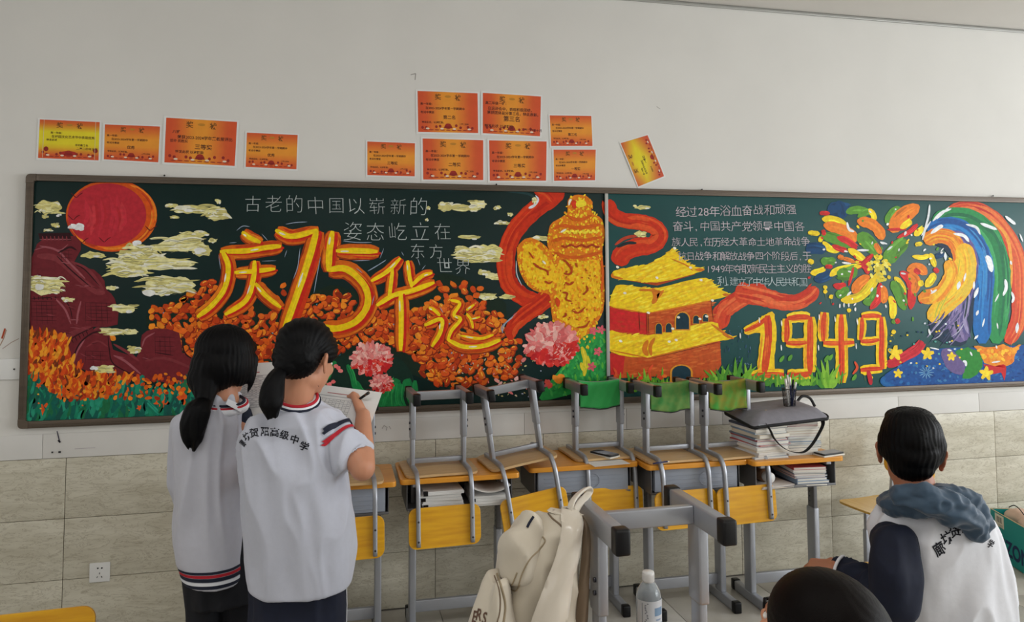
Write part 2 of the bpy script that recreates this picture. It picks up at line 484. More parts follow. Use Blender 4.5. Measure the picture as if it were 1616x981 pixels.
# housings for the added ceiling fill lamps
for (lx, ly), wh in zip(CEIL_FILLS, ('above the girls, nearest the left wall', 'above the boy, nearest the windows', 'behind the camera at the corridor side', 'behind the camera at the window side')):
    t = thing('ceiling_fill_lamp', 'white rectangular ceiling lamp added as fill, ' + wh, 'lamp', (lx, ly, H - 0.12), group='ceiling lamps added as fill')
    MB().box((0, 0, 0.035), (1.3, 0.3, 0.03), bev=0.004).build('housing', MATS['white_plastic'], t)
    for sx in (-0.5, 0.5): MB().tube([(sx, 0, 0.05), (sx, 0, 0.12)], 0.006, 8).build('hanger', MATS['white_plastic'], t)
# ------------------------------------------------------------------ chalkboard
BX0, BX1, BZ0, BZ1 = -1.500, 4.535, 1.023, 2.257
FW = 0.034
YB = -0.020
board = thing('chalkboard', 'long dark green classroom chalkboard with brown metal frame and painted chalk mural', 'chalkboard', ((BX0 + BX1) / 2, 0, BZ0))
def bb(name, mb, m, **kw):
    o = mb.build(name, MATS[m] if isinstance(m, str) else m, board, **kw)
    o.location = -board.location; return o
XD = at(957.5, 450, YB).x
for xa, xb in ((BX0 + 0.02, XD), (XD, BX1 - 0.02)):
    bb('panel', MB().box(((xa + xb) / 2, YB / 2 - 0.0005, (BZ0 + BZ1) / 2), (xb - xa - 0.001, -YB - 0.001, BZ1 - BZ0 - 0.03), bev=0.001), 'board_green' if xa < 0 else 'board_teal')
def frame_bar(x0, x1, z0, z1, horiz):
    m = MB()
    if horiz:
        m.box(((x0 + x1) / 2, -0.016, (z0 + z1) / 2), (x1 - x0, 0.032, z1 - z0), bev=0.003)
        for q in (0.3, 0.55): m.box(((x0 + x1) / 2, -0.0325, z0 + (z1 - z0) * q), (x1 - x0 - 0.06, 0.003, 0.005), bev=0.001)
    else:
        m.box(((x0 + x1) / 2, -0.016, (z0 + z1) / 2), (x1 - x0, 0.032, z1 - z0), bev=0.003)
        m.box(((x0 + x1) / 2, -0.0325, (z0 + z1) / 2), (0.006, 0.003, z1 - z0 - 0.06), bev=0.001)
    return m
bb('frame_rail', frame_bar(BX0 + 0.03, BX1 - 0.03, BZ1 - FW, BZ1, True), 'board_frame')
bb('frame_rail', frame_bar(BX0 + 0.03, BX1 - 0.03, BZ0, BZ0 + FW, True), 'board_frame')
bb('frame_stile', frame_bar(BX0, BX0 + FW, BZ0 + 0.03, BZ1 - 0.03, False), 'board_frame')
bb('frame_stile', frame_bar(BX1 - FW, BX1, BZ0 + 0.03, BZ1 - 0.03, False), 'board_frame')
for cx_, cz_ in ((BX0, BZ1), (BX0, BZ0), (BX1, BZ1), (BX1, BZ0)):
    sx = 1 if cx_ == BX0 else -1; sz = 1 if cz_ == BZ0 else -1
    o = [(0.045, 0), (0.045, FW + .002), (FW + .002, FW + .002), (FW + .002, 0.045), (0, 0.045)] + [(0.02 - 0.02 * math.cos(t), 0.02 - 0.02 * math.sin(t)) for t in (0, .4, .8, 1.2, 1.57)]
    o = [(x * sx, y * sz) for x, y in o]
    if sx * sz < 0: o = o[::-1]
    M = Matrix.Translation((cx_, -0.0175, cz_)) @ Matrix(((1, 0, 0), (0, 0, 1), (0, 1, 0))).to_4x4()
    bb('corner_cap', MB().plate(o, 0.035, M, bev=0.002), 'board_frame')
bb('divider_strip', MB().box((XD, YB - 0.009, (BZ0 + BZ1) / 2), (0.020, 0.006, BZ1 - BZ0 - 2 * FW), bev=0.001), 'metal_strip')
# small hanging nails above the frame
for (u, v), wh in zip(((260, 277), (783, 291), (1107, 299), (1566, 309)), ('under the largest left-hand certificate', 'under the middle cluster of certificates', 'right of the crooked certificate', 'above the rainbow wave')):
    p = at(u, v, -0.008)
    n = MB().lathe([(0.0001, 0), (0.0045, 0), (0.0045, 0.003), (0.0022, 0.003), (0.0022, 0.016), (0.0001, 0.016)], (p.x, -0.016, p.z), 8, Matrix.Rotation(-PI / 2, 3, 'X'))
    tag(n.build('nail', MATS['nail']), 'small dark nail above the chalkboard frame, ' + wh, 'nail', 'nails above the chalkboard')

# ------------------------------------------------------------------ mural
def P(s, cr=None):
    "pixel list from 'x,y x,y'; cr=(ox,oy,scale) of the study crop"
    pts = [tuple(float(q) for q in t.split(',')) for t in s.split()]
    if cr: pts = [(x / cr[2] + cr[0], y / cr[2] + cr[1]) for x, y in pts]
    return pts
C1 = (0, 260, 2.2303); C2 = (300, 270, 2.65); C3 = (580, 290, 2.804); C4 = (770, 290, 2.805)
C5 = (940, 290, 2.804); C6 = (1160, 300, 3.065); C7 = (1380, 300, 3.0636)
IX0, IX1, IZ0, IZ1 = BX0 + FW, BX1 - FW, BZ0 + FW, BZ1 - FW

class Paint:
    def __init__(s, base=0, seed=1):
        s.mb = MB(); s.y0 = YB - 0.0006 - base * 0.00012; s.y = s.y0; s.n = 0; s.cyc = 0; s.r = random.Random(seed)
    def lay(s, pts, fs, col, jit=0.05):
        vs = []
        for u, v in pts:
            p = at(u, v, YB)
            vs.append(Vector((min(max(p.x, IX0), IX1), s.y, min(max(p.z, IZ0), IZ1))))
        k = 1 + s.r.uniform(-jit, jit)
        c = rgb(*col); c = (c[0] * k, c[1] * k, c[2] * k, 1)
        s.mb.add(vs, fs, True, c); s.n += 1
        s.y = s.y0 - 3e-6 * (s.n if not s.cyc or s.n < s.cyc else s.cyc + s.n % 80)
    def poly(s, pts, col, k=4, jit=0.04, rough=0.0):
        q = catmull([Vector((x, y, 0)) for x, y in pts], k, True) if k > 1 else [Vector((x, y, 0)) for x, y in pts]
        if rough: q = [p + Vector((s.r.uniform(-rough, rough), s.r.uniform(-rough, rough), 0)) for p in q]
        tr = tessellate_polygon([q])
        s.lay([(p.x, p.y) for p in q], [tuple(t) for t in tr], col, jit)
    def rib(s, pts, w, col, k=5, jit=0.06, taper=0.35, wob=0.0):
        q = catmull([Vector((x, y, 0)) for x, y in pts], k) if len(pts) > 2 else [Vector((pts[0][0], pts[0][1], 0)).lerp(Vector((pts[1][0], pts[1][1], 0)), t / 4) for t in range(5)]
        n = len(q); vs = []; fs = []
        for i, p in enumerate(q):
            t = (q[min(i + 1, n - 1)] - q[max(i - 1, 0)])
            if t.length < 1e-6: t = Vector((1, 0, 0))
            t.normalize(); nn = Vector((-t.y, t.x, 0))
            f = i / (n - 1)
            ww = (w if not isinstance(w, (tuple, list)) else w[0] + (w[1] - w[0]) * f) / 2
            e = min(f, 1 - f) * (n - 1) / max(1, k)
            ww *= taper + (1 - taper) * min(1, math.sqrt(max(0, e * 2)))
            if wob: ww *= 1 + s.r.uniform(-wob, wob)
            vs += [(p.x + nn.x * ww, p.y + nn.y * ww), (p.x - nn.x * ww, p.y - nn.y * ww)]
        for i in range(n - 1): fs.append((2 * i, 2 * i + 1, 2 * i + 3, 2 * i + 2))
        s.lay(vs, fs, col, jit)
    def brush(s, pts, w, cols, n=6, k=5, taper=0.35, sw=0.16, spread=0.42):
        "a loaded-brush stroke: base ribbon and n bristle streaks of the other colours"
        s.rib(pts, w, cols[0], k, taper=taper, wob=0.06)
        W0 = w if not isinstance(w, (tuple, list)) else (w[0] + w[1]) / 2
        q = catmull([Vector((x, y, 0)) for x, y in pts], 4) if len(pts) > 2 else [Vector((pts[0][0], pts[0][1], 0)).lerp(Vector((pts[1][0], pts[1][1], 0)), t / 5) for t in range(6)]
        m = len(q)
        for _ in range(n):
            a = s.r.randint(0, max(0, m // 2)); b = s.r.randint(min(m - 1, a + 2), m - 1)
            off = s.r.uniform(-spread, spread) * W0; sub = []
            for i in range(a, b + 1):
                t = (q[min(i + 1, m - 1)] - q[max(i - 1, 0)])
                if t.length < 1e-6: t = Vector((1, 0, 0))
                t.normalize(); sub.append((q[i].x - t.y * off, q[i].y + t.x * off))
            if len(sub) > 1: s.rib(sub, W0 * sw * s.r.uniform(0.5, 1.5), s.r.choice(cols[1:] or cols), 1, taper=0.1)
    def dab(s, u, v, a, b, ang, col, jit=0.12):
        pts = []
        n = 9
        for i in range(n):
            t = 2 * PI * i / n; rr = s.r.uniform(0.82, 1.12)
            x, y = a * math.cos(t) * rr, b * math.sin(t) * rr
            pts.append((u + x * math.cos(ang) - y * math.sin(ang), v + x * math.sin(ang) + y * math.cos(ang)))
        s.lay([(u, v)] + pts, [(0, i + 1, (i + 1) % n + 1) for i in range(n)], col, jit)
    def build(s, name, label=None, stuff=False):
        o = s.mb.build(name, MATS['paint'], board); o.location = -board.location
        if label: o['label'] = label
        if stuff: o['kind'] = 'stuff'
        return o
def inside(u, v, poly):
    c = False; n = len(poly)
    for i in range(n):
        x1, y1 = poly[i]; x2, y2 = poly[i - 1]
        if (y1 > v) != (y2 > v) and u < (x2 - x1) * (v - y1) / (y2 - y1) + x1: c = not c
    return c
def scatter(r, poly, step):
    xs = [p[0] for p in poly]; ys = [p[1] for p in poly]; out = []
    v = min(ys)
    while v < max(ys):
        u = min(xs)
        while u < max(xs):
            a, b = u + r.uniform(-.5, .5) * step, v + r.uniform(-.5, .5) * step
            if inside(a, b, poly): out.append((a, b))
            u += step
        v += step
    r.shuffle(out); return out

YEL, ORA, RED, DOR, WHT = (250, 218, 22), (232, 112, 22), (205, 48, 24), (190, 78, 22), (240, 238, 230)
CRM = (226, 218, 140)

# --- red sun
p = Paint(0, 3)
def ellipse(cx_, cy_, rx, ry, n=40, ymin=None):
    o = [(cx_ + rx * math.cos(2 * PI * i / n), cy_ + ry * math.sin(2 * PI * i / n)) for i in range(n)]
    return [(x, max(y, ymin) if ymin else y) for x, y in o]
p.poly(ellipse(176, 340, 72, 57, ymin=288), (222, 88, 24), 1)
for i in range(26):
    a0 = p.r.uniform(-1.3, 2.6); rr = p.r.uniform(0.86, 0.99)
    p.rib([(176 + 72 * rr * math.cos(a0 + t * .16), max(289, 340 + 57 * rr * math.sin(a0 + t * .16))) for t in range(5)], p.r.uniform(2, 4), p.r.choice([(236, 110, 30), (205, 70, 24), (240, 140, 40), (190, 60, 30)]), 2, taper=.1)
p.poly(ellipse(169, 339, 62, 50, ymin=289), (190, 44, 56), 1)
for i in range(14):
    x = p.r.uniform(125, 205); p.rib([(x, p.r.uniform(300, 330)), (x + 4, p.r.uniform(335, 350)), (x - 3, p.r.uniform(355, 375))], p.r.uniform(4, 8), p.r.choice([(198, 48, 62), (182, 40, 48), (204, 58, 66)]), 4, taper=.1)
for bx, by in ((121, 308), (116, 343), (165, 378), (130, 379), (238, 360)):
    p.rib([(bx - 9, by - 4), (bx - 3, by + 2), (bx, by + 4)], 1.4, (96, 20, 24)); p.rib([(bx, by + 4), (bx + 5, by - 1), (bx + 10, by - 4)], 1.4, (96, 20, 24))
p.build('painted_sun', 'crimson sun with orange rim painted on the chalkboard')

# --- great wall fortress in maroon
p = Paint(4, 5)
MR, MR2, MD, MP = (112, 34, 42), (128, 50, 56), (48, 12, 20), (156, 84, 92)
for s_, c in (('122,300 150,260 265,250 285,300 262,345 330,370 368,410 375,440 405,470 415,560 330,570 300,600 250,620 110,590 105,480 108,360', MR),
              ('108,560 240,560 330,560 300,640 260,700 200,720 104,650', MR), ('250,700 290,600 330,580 385,590 400,650 460,670 520,700 700,700 700,760 500,760 380,740', MR),
              ('500,600 545,575 630,590 640,660 700,690 700,740 490,700 495,650', MR), ('135,240 245,238 250,265 140,262', MD)):
    p.poly(P(s_, C1), c, 1 if c == MD else 2, rough=0.8)
for s_, w_, c in (('130,320 200,330 270,390 330,440 370,450', 16, MR2), ('140,285 200,300 240,340 300,400', 5, MP), ('250,340 310,370 350,420 365,450', 9, MR2), ('205,310 245,290 270,300', 5, MD),
                  ('265,350 300,370 350,425', 3, MD), ('200,320 250,370 320,430', 3.4, MD), ('120,300 160,290 210,300 240,280', 2.6, MP), ('285,480 275,520 270,560', 5, MP), ('195,470 230,510 250,560', 5, MP),
                  ('215,460 245,500 255,545', 2.4, MD), ('380,600 385,650 400,700 480,745', 3, MD), ('400,670 440,690 495,735', 6, MP), ('300,610 270,660 255,710', 5, MP), ('305,640 345,620 380,640', 4, MR2),
                  ('400,630 450,660 490,690', 7, MR2), ('500,640 512,610 545,590', 4, MP), ('510,690 580,680 690,720', 7, MR2), ('545,660 610,670', 3, MD), ('640,600 650,660 690,690', 4, MD),
                  ('230,610 260,590 320,570', 12, MR2), ('210,640 270,600 330,570', 3, MD), ('250,700 280,630 330,590 380,590', 4, MD), ('330,580 350,575 380,590', 6, MR2), ('110,470 210,465', 3, MD), ('140,262 250,262', 3, MP)):
    p.rib(P(s_, C1), w_ / 1.6, c)
for x0, y0, x1, y1, nx, ny in ((110, 480, 200, 560, 5, 6), (300, 485, 395, 560, 5, 6), (545, 605, 615, 670, 4, 4), (300, 655, 380, 700, 3, 3), (215, 300, 255, 340, 3, 3)):
    for k in range(ny): p.rib(P('%d,%d %d,%d' % (x0, y0 + (y1 - y0) * k / ny, x1, y0 + (y1 - y0) * k / ny + 2), C1), .8, MD)
    for k in range(nx): p.rib(P('%d,%d %d,%d' % (x0 + (x1 - x0) * k / nx, y0, x0 + (x1 - x0) * k / nx + 3, y1), C1), .7, MD)
for k in range(7): p.rib(P('%d,250 %d,268' % (150 + 14 * k, 152 + 14 * k), C1), 2.4, MR2); 
for k in range(6): p.rib(P('%d,462 %d,475' % (120 + 15 * k, 122 + 15 * k), C1), 2, MD)
for k in range(7): p.rib(P('%d,%d %d,%d' % (225 + 13 * k, 625 - 7 * k, 232 + 13 * k, 640 - 7 * k), C1), 1.6, MD)
for k in range(60):
    u = p.r.uniform(52, 250); v = p.r.uniform(390, 590)
    if inside(u, v, P('112,300 262,345 368,410 415,560 480,650 640,690 700,730 260,700 104,600', C1)): p.rib([(u, v), (u + p.r.uniform(8, 18), v + p.r.uniform(-1, 6))], p.r.uniform(.8, 2), p.r.choice([MR2, MP, (90, 26, 34), (140, 60, 68)]), taper=.1)
p.build('painted_fortress', 'maroon great wall watchtowers painted on the chalkboard')

# --- autumn bushes, water grass at left
p = Paint(8, 7); p.cyc = 2
reg = P('104,590 130,585 230,600 250,680 300,730 400,745 470,740 420,800 300,830 200,810 140,760 100,740', C1)
p.poly(reg, (186, 74, 22), 2)
for u, v in scatter(p.r, reg, 5.6): p.rib([(u - p.r.uniform(2, 5), v + 3), (u, v - 2), (u + p.r.uniform(-6, 7), v - p.r.uniform(6, 15))], p.r.uniform(3, 6.5), p.r.choice([(228, 100, 22), (238, 130, 26), (214, 76, 20), (240, 158, 40), (196, 60, 18), (120, 50, 20)]), taper=.2)
reg = P('150,735 330,730 470,745 620,730 700,745 700,800 500,830 380,830 200,830', C1)
for u, v in scatter(p.r, reg, 8): p.dab(u, v, p.r.uniform(2.5, 6), p.r.uniform(2, 4), p.r.uniform(0, 3), p.r.choice([(222, 96, 22), (236, 130, 30), (200, 70, 20), (170, 50, 20)]))
p.build('painted_autumn_bushes', 'orange autumn bushes painted at the lower left of the chalkboard', stuff=True)
p = Paint(7, 9); p.cyc = 2
TG = [(20, 120, 92), (26, 138, 104), (16, 96, 84), (40, 150, 120), (22, 84, 76), (30, 110, 70)]
reg = P('92,745 150,745 230,830 420,790 600,790 700,750 700,880 640,892 300,900 92,905', C1)
p.poly(reg, (18, 88, 76), 2)
for u, v in scatter(p.r, reg, 7.5): p.rib([(u - 3, v + 6), (u + p.r.uniform(-3, 4), v - p.r.uniform(2, 8)), (u + p.r.uniform(-8, 10), v - p.r.uniform(12, 22))], (p.r.uniform(6, 11), 2.5), p.r.choice(TG), 3, taper=.2)
for s_ in ('425,840 415,790 430,750', '470,850 480,790 505,740', '690,790 700,750 680,725', '640,840 620,800 640,760', '520,870 480,820 470,770', '270,860 280,820 262,790', '560,880 520,840 500,810', '600,870 640,820 690,800'):
    p.brush(P(s_, C1), 12, [(22, 126, 104), (40, 160, 130), (16, 96, 84)], 4, spread=.35)
for u, v, a in ((69, 645, 10), (255, 632, 12), (290, 625, 12), (61, 608, 4), (220, 643, 4), (252, 618, 5)):
    for k in range(5): p.dab(u + a * .55 * math.cos(k * 1.257 + .3), v + a * .55 * math.sin(k * 1.257 + .3), a * .6, a * .33, k * 1.257 + .3, (232, 92, 30))
    p.dab(u, v, a * .5, a * .45, 0, (226, 84, 28))
for k in range(24): p.dab(p.r.uniform(45, 240), p.r.uniform(605, 655), 1.6, 1.4, 0, p.r.choice([(220, 170, 60), (230, 110, 40), (150, 190, 70)]))
p.build('painted_water_grass', 'teal grass with orange star flowers painted at the lower left of the chalkboard', stuff=True)

# --- clouds
def cloud(p, u, v, w_, h_, n=None, cols=((222, 214, 138), (236, 230, 170), (206, 196, 124), (238, 236, 214))):
    n = n or max(5, int(w_ * h_ / 60))
    m = 14; out = []
    for i in range(m):
        a = 2 * PI * i / m; rr = p.r.uniform(.72, 1.05); out.append((u + w_ / 2 * rr * math.cos(a), v + h_ / 2 * rr * math.sin(a) * (0.8 if i % 2 else 1)))
    p.poly(out, p.r.choice(cols[:3]), 2, rough=.5)
    for _ in range(n):
        a, b = p.r.uniform(-.40, .36) * w_, p.r.uniform(-.36, .36) * h_
        L_ = w_ * p.r.uniform(.2, .5); cv = h_ * p.r.uniform(-.10, .16)
        p.rib([(u + a - L_ / 2, v + b + cv * .4), (u + a, v + b - cv * .6), (u + a + L_ / 2, v + b + cv * .5)], p.r.uniform(1.4, 4.2), p.r.choice(cols), 4, taper=.1)
        if p.r.random() < .35: p.rib([(u + a - L_ / 2, v + b + cv), (u + a, v + b - cv * .1), (u + a + L_ / 2, v + b + cv)], .7, (120, 120, 84), 3)
def clouds(name, label, lst, seed, base=9):
    for i, c in enumerate(lst):
        p = Paint(base + (i % 5) * .8, seed * 31 + i); cloud(p, *c)
        if p.r.random() < .45: p.dab(c[0] + p.r.uniform(-.4, .4) * c[2], c[1] + p.r.uniform(.1, .4) * c[3], c[2] * .12, c[3] * .16, 0, (240, 240, 234))
        p.build('painted_cloud')
clouds('painted_clouds', 'pale yellow clouds painted around the sun', [(77, 327, 46, 26), (72, 342, 12, 6), (87, 355, 14, 8), (73, 449, 66, 34), (108, 473, 22, 9), (147, 402, 42, 12), (165, 582, 34, 14),
    (225, 405, 74, 46), (205, 420, 70, 40), (262, 416, 90, 22), (265, 450, 88, 34), (178, 454, 18, 9), (196, 487, 44, 16), (178, 523, 44, 14), (213, 552, 24, 14), (205, 523, 30, 12), (76, 363, 16, 5)], 11)
clouds('painted_clouds', 'pale yellow clouds painted beside the first line of chalk writing', [(272, 324, 22, 7), (303, 330, 66, 16), (343, 336, 44, 26), (275, 342, 14, 5), (285, 385, 80, 28), (318, 395, 36, 22), (300, 372, 44, 18), (315, 368, 34, 8), (345, 318, 10, 8),
    (335, 380, 16, 8)], 13)
p = Paint(9, 15)
for u, v, a, b in ((118, 359, 17, 7), (78, 363, 6, 2.5), (214, 384, 11, 6), (262, 463, 12, 4), (312, 386, 9, 6), (60, 437, 10, 3), (84, 460, 12, 5), (148, 580, 9, 4), (196, 417, 6, 3), (93, 340, 5, 3)):
    for _ in range(6): p.dab(u + p.r.uniform(-.6, .6) * a, v + p.r.uniform(-.5, .5) * b, a * .4, b * .5, p.r.uniform(-.4, .4), (236, 236, 236))
p.build('painted_cloud_highlights', 'white highlights painted on the clouds by the sun', stuff=True)
clouds('painted_clouds', 'pale yellow clouds painted left of the yellow column', [(702, 326, 24, 18), (735, 328, 50, 14), (755, 322, 30, 16), (784, 328, 14, 6), (792, 351, 26, 8), (805, 338, 10, 7), (740, 374, 40, 8), (735, 396, 44, 18), (768, 400, 56, 34), (752, 405, 70, 22),
    (780, 436, 34, 12), (765, 430, 22, 10), (768, 467, 32, 12), (800, 468, 26, 9), (673, 347, 6, 4), (676, 328, 8, 6), (850, 376, 30, 10)], 17)
clouds('painted_cloud_wisps', 'small white and blue cloud wisps painted by the red ribbon', [(1013, 327, 30, 7), (1011, 369, 22, 12), (843, 316, 8, 16), (856, 500, 18, 7), (768, 470, 22, 8)], 19, 20)

# --- orange leaves
LV = [(220, 92, 22), (232, 116, 26), (206, 72, 20), (226, 104, 30), (238, 140, 34), (190, 62, 18), (216, 84, 30)]
def leaves(p, reg, step, a=(5, 8), b=(3.2, 5.2), cols=LV, hi=.35):
    for u, v in scatter(p.r, reg, step):
        A, B, an = p.r.uniform(*a), p.r.uniform(*b), p.r.uniform(-1.2, 1.2)
        c = p.r.choice(cols)
        p.dab(u + 1, v + 1.2, A * 1.06, B * 1.1, an, (150, 44, 14)); p.dab(u, v, A, B, an, c)
        if p.r.random() < hi: p.rib([(u - A * .5 * math.cos(an), v - A * .5 * math.sin(an) - B * .3), (u, v - B * .5), (u + A * .5 * math.cos(an), v + A * .5 * math.sin(an) - B * .2)], 1.6, p.r.choice([(246, 164, 60), (240, 130, 40), (250, 190, 70)]), 3, taper=.1)
p = Paint(2, 21); p.cyc = 3
p.poly(P('230,500 300,470 440,480 520,450 560,460 640,470 700,430 790,470 800,500 822,560 815,600 770,615 700,610 560,560 520,620 300,620 260,560'), (20, 40, 28), 3)
for reg, st_ in (('232,490 262,478 290,470 330,440 345,450 330,500 420,520 430,560 300,610 262,540 240,520', 8.6), ('300,500 440,490 440,600 300,620', 8.8),
                 ('455,500 480,470 540,458 560,470 560,540 525,560 480,560', 8.6), ('530,500 620,490 700,520 720,600 690,605 650,560 620,540 560,545', 8.8),
                 ('570,470 600,490 720,470 740,470 800,510 822,560 817,598 770,600 745,615 700,618 665,590 640,550 600,530', 8.8), ('690,448 712,440 745,455 800,500 790,530 700,500', 12)):
    leaves(p, P(reg), st_ * 1.03)
for k in range(40): p.dab(p.r.uniform(235, 350), p.r.uniform(440, 510), p.r.uniform(3.5, 6.5), p.r.uniform(3, 5), p.r.uniform(-1, 1), p.r.choice([(240, 170, 50), (236, 130, 36), (226, 80, 30)])) if False else None
for u, v in ((385, 472), (396, 487), (447, 450), (448, 462), (436, 470), (693, 447), (704, 455), (733, 446), (758, 455), (690, 470), (820, 538), (752, 466), (170, 532), (178, 533)): p.dab(u, v, 6, 4.5, p.r.uniform(-1, 1), p.r.choice(LV))
for k in range(46):
    u, v = p.r.uniform(250, 790), p.r.uniform(480, 600)
    p.rib([(u, v), (u + p.r.uniform(-4, 4), v + p.r.uniform(-3, 3))], 1.8, p.r.choice([(100, 160, 190), (160, 190, 210), (40, 90, 110)]))
p.build('painted_leaves', 'mass of orange autumn leaves painted behind the large characters', stuff=True)

# --- peonies and green leaves
PK = [(232, 132, 128), (238, 160, 152), (222, 104, 104), (244, 186, 176), (228, 120, 120)]
def peony(p, u, v, R_, red=True):
    p.poly(ellipse(u, v, R_ * 1.0, R_ * .8, 20), (214, 104, 104), 1, rough=1.5)
    for k in range(int(R_ * R_ * .32)):
        a = p.r.uniform(0, 2 * PI); d = R_ * math.sqrt(p.r.uniform(0, 1))
        x, y = u + d * math.cos(a) * 1.08, v + d * math.sin(a) * .85
        low = red and (y - v) > R_ * (.12 - .25 * (x - u) / R_) and p.r.random() < .7
        c = p.r.choice([(214, 44, 40), (226, 66, 56), (200, 36, 40)]) if low else p.r.choice(PK)
        p.dab(x, y, R_ * p.r.uniform(.12, .24), R_ * p.r.uniform(.07, .13), a + p.r.uniform(-.5, .5), c)
    for k in range(int(R_ * 1.6)):
        a = p.r.uniform(0, 2 * PI); d = R_ * p.r.uniform(.2, .98)
        p.rib([(u + d * math.cos(a) * 1.05, v + d * math.sin(a) * .85), (u + d * math.cos(a + .25), v + d * math.sin(a + .25) * .9)], 1.2, p.r.choice([(248, 206, 198), (240, 170, 160)]), taper=.1)
p = Paint(12, 23)
p.poly(P('505,590 545,560 620,560 650,590 660,640 640,650 530,650 500,620'), (14, 44, 34), 3)
GR = [(24, 128, 66), (34, 146, 76), (18, 104, 60), (50, 160, 84)]
for s_, w_ in (('620,655 618,620 628,598', 22), ('600,640 570,618 560,600', 12), ('652,640 645,612 640,598', 16), ('640,655 652,640 655,600', 12), ('515,600 520,585 530,570', 10), ('560,615 556,592 548,575', 9), ('525,620 510,600 505,590', 9), ('600,650 607,625 612,600', 12), ('640,655 630,630 632,605', 14)):
    p.brush(P(s_), w_, [GR[0]] + GR, 6)
peony(p, 586, 566, 29); peony(p, 602, 604, 17)
for u, v in ((534, 580), (530, 577), (537, 585), (526, 602), (520, 606)): p.dab(u, v, 4, 3.4, 0, p.r.choice(PK))
p.build('painted_peonies', 'pink and red peonies with green leaves painted near the writing student', stuff=True)

# --- big painted characters
def big(p, pts, w_, hl=True, cr=None):
    pts = P(pts, cr)
    w_ *= 1.15
    p.rib([(x - 1, y + 1) for x, y in pts], w_ * 1.25, (150, 52, 16), taper=.6)
    p.brush(pts, w_ * 1.12, [(222, 104, 22), (232, 128, 30), (196, 70, 18), (214, 60, 22)], 9, taper=.6)
    return pts
def big2(p, pts, w_):
    w_ *= 1.15
    p.brush([(x + w_ * .16, y + w_ * .10) for x, y in pts], w_ * .34, [(206, 40, 24), (190, 34, 20)], 2, taper=.4)
    p.brush([(x - w_ * .10, y - w_ * .04) for x, y in pts], w_ * .42, [(250, 214, 16), (252, 226, 40), (246, 196, 20)], 5, taper=.5)
    if p.r.random() < .7:
        i = len(pts) // 2; a = pts[max(0, i - 1)]; b = pts[i]
        p.rib([(a[0] * .7 + b[0] * .3 - w_ * .2, a[1] * .7 + b[1] * .3), (a[0] * .3 + b[0] * .7 - w_ * .2, a[1] * .3 + b[1] * .7)], w_ * .14, (240, 238, 226))
GLY = {'celebrate': [('222,255 255,280 300,300', 15, C2), ('130,338 240,335 320,322 385,315', 17, C2), ('140,335 165,400 150,490 100,560 35,612', 17, C2), ('190,425 270,420 360,410', 15, C2), ('275,375 270,450 240,540 150,602', 16, C2), ('278,470 320,520 385,572', 16, C2)],
       'seven': [('362,248 430,275 540,248', 18, C2), ('538,250 500,380 450,530 392,690', 22, C2)],
       'five': [('602,252 590,330 585,420', 21, C2), ('615,335 700,335 790,338', 18, C2), ('580,415 660,412 735,480 748,560 700,630 620,660 555,650', 21, C2)],
       'china': [('150,330 90,390 20,432', 14, C3), ('115,375 108,440 98,520', 13, C3), ('182,340 188,400 200,460', 13, C3), ('290,395 245,410 195,455', 13, C3), ('45,540 120,495 200,475 300,438', 16, C3), ('152,480 155,600 152,740', 17, C3)],
       'birth': [('275,548 300,560 325,585', 12, C3), ('255,628 330,600 325,660 288,722', 13, C3), ('370,515 412,530 385,580 415,600 375,650 358,695', 11, C3), ('475,535 440,560', 10, C3), ('440,575 460,600 470,640', 9, C3), ('455,600 500,590', 8, C3), ('415,672 500,685 560,668', 10, C3), ('358,690 430,722 520,718 592,690', 14, C3)]}
for nm, sts in GLY.items():
    p = Paint(16, len(nm) * 7)
    done = [(big(p, s_, w_, cr=cr), w_) for s_, w_, cr in sts]
    for q, w_ in done: big2(p, q, w_)
    p.build('painted_numeral' if nm in ('seven', 'five') else 'painted_character', {'celebrate': 'large yellow and orange character at the left of the slogan', 'seven': 'large yellow and orange numeral 7', 'five': 'large yellow and orange numeral 5', 'china': 'large yellow character after the numeral 5', 'birth': 'large yellow character at the lower right of the slogan'}[nm])
# chalk motion ticks round the characters
p = Paint(22, 31)
for s_ in ('195,248 220,230 250,232', '300,262 325,290', '400,222 440,215 490,212', '460,320 450,400 432,450', '120,350 128,410', '165,300 195,298', '395,360 405,330', '680,375 750,372', '745,418 790,390 820,370', '545,360 530,440 518,510', '695,405 720,425', '300,376 360,374', '640,292 700,298 760,298', '760,560 770,520'):
    p.rib(P(s_, C2), 1.3, (150, 165, 185), taper=.2)
for s_ in ('55,330 72,285', '0,385 80,340', '150,300 160,318', '222,330 232,360', '240,380 256,360', '320,545 334,570', '600,660 595,630 660,570'):
    p.rib(P(s_, C3), 1.3, (150, 165, 185), taper=.2)
p.build('chalk_ticks', 'thin blue-white chalk ticks around the large characters', stuff=True)

# --- red ribbon
RB = [(206, 50, 20), (216, 66, 24), (190, 38, 18), (224, 84, 34)]
p = Paint(10, 33)
p.brush(P('330,20 270,70 200,120 125,200 85,290 80,380 100,450 165,505 230,520', C4), 28, [RB[0]] + RB, 26)
p.brush(P('205,30 250,40 300,90', C4), 16, [RB[0]] + RB, 6)
p.brush(P('300,470 230,530 150,590 105,640 100,690', C4), (34, 14), [RB[0]] + RB, 18)
p.rib(P('180,108 205,95 222,70 210,50', C4), (5, 2), (226, 232, 240)); p.rib(P('125,340 128,400 150,450', C4), 1.6, (190, 200, 210)); p.rib(P('62,660 75,620 110,590', C4), 1.6, (170, 180, 190))
p.build('painted_ribbon', 'red ribbon winding around the yellow column, painted on the left panel')
p = Paint(10, 35)
p.brush(P('55,70 70,130 120,160 200,170 260,190 285,230 250,270 180,280 120,310 100,360', C5), (22, 30), [RB[0]] + RB, 24)
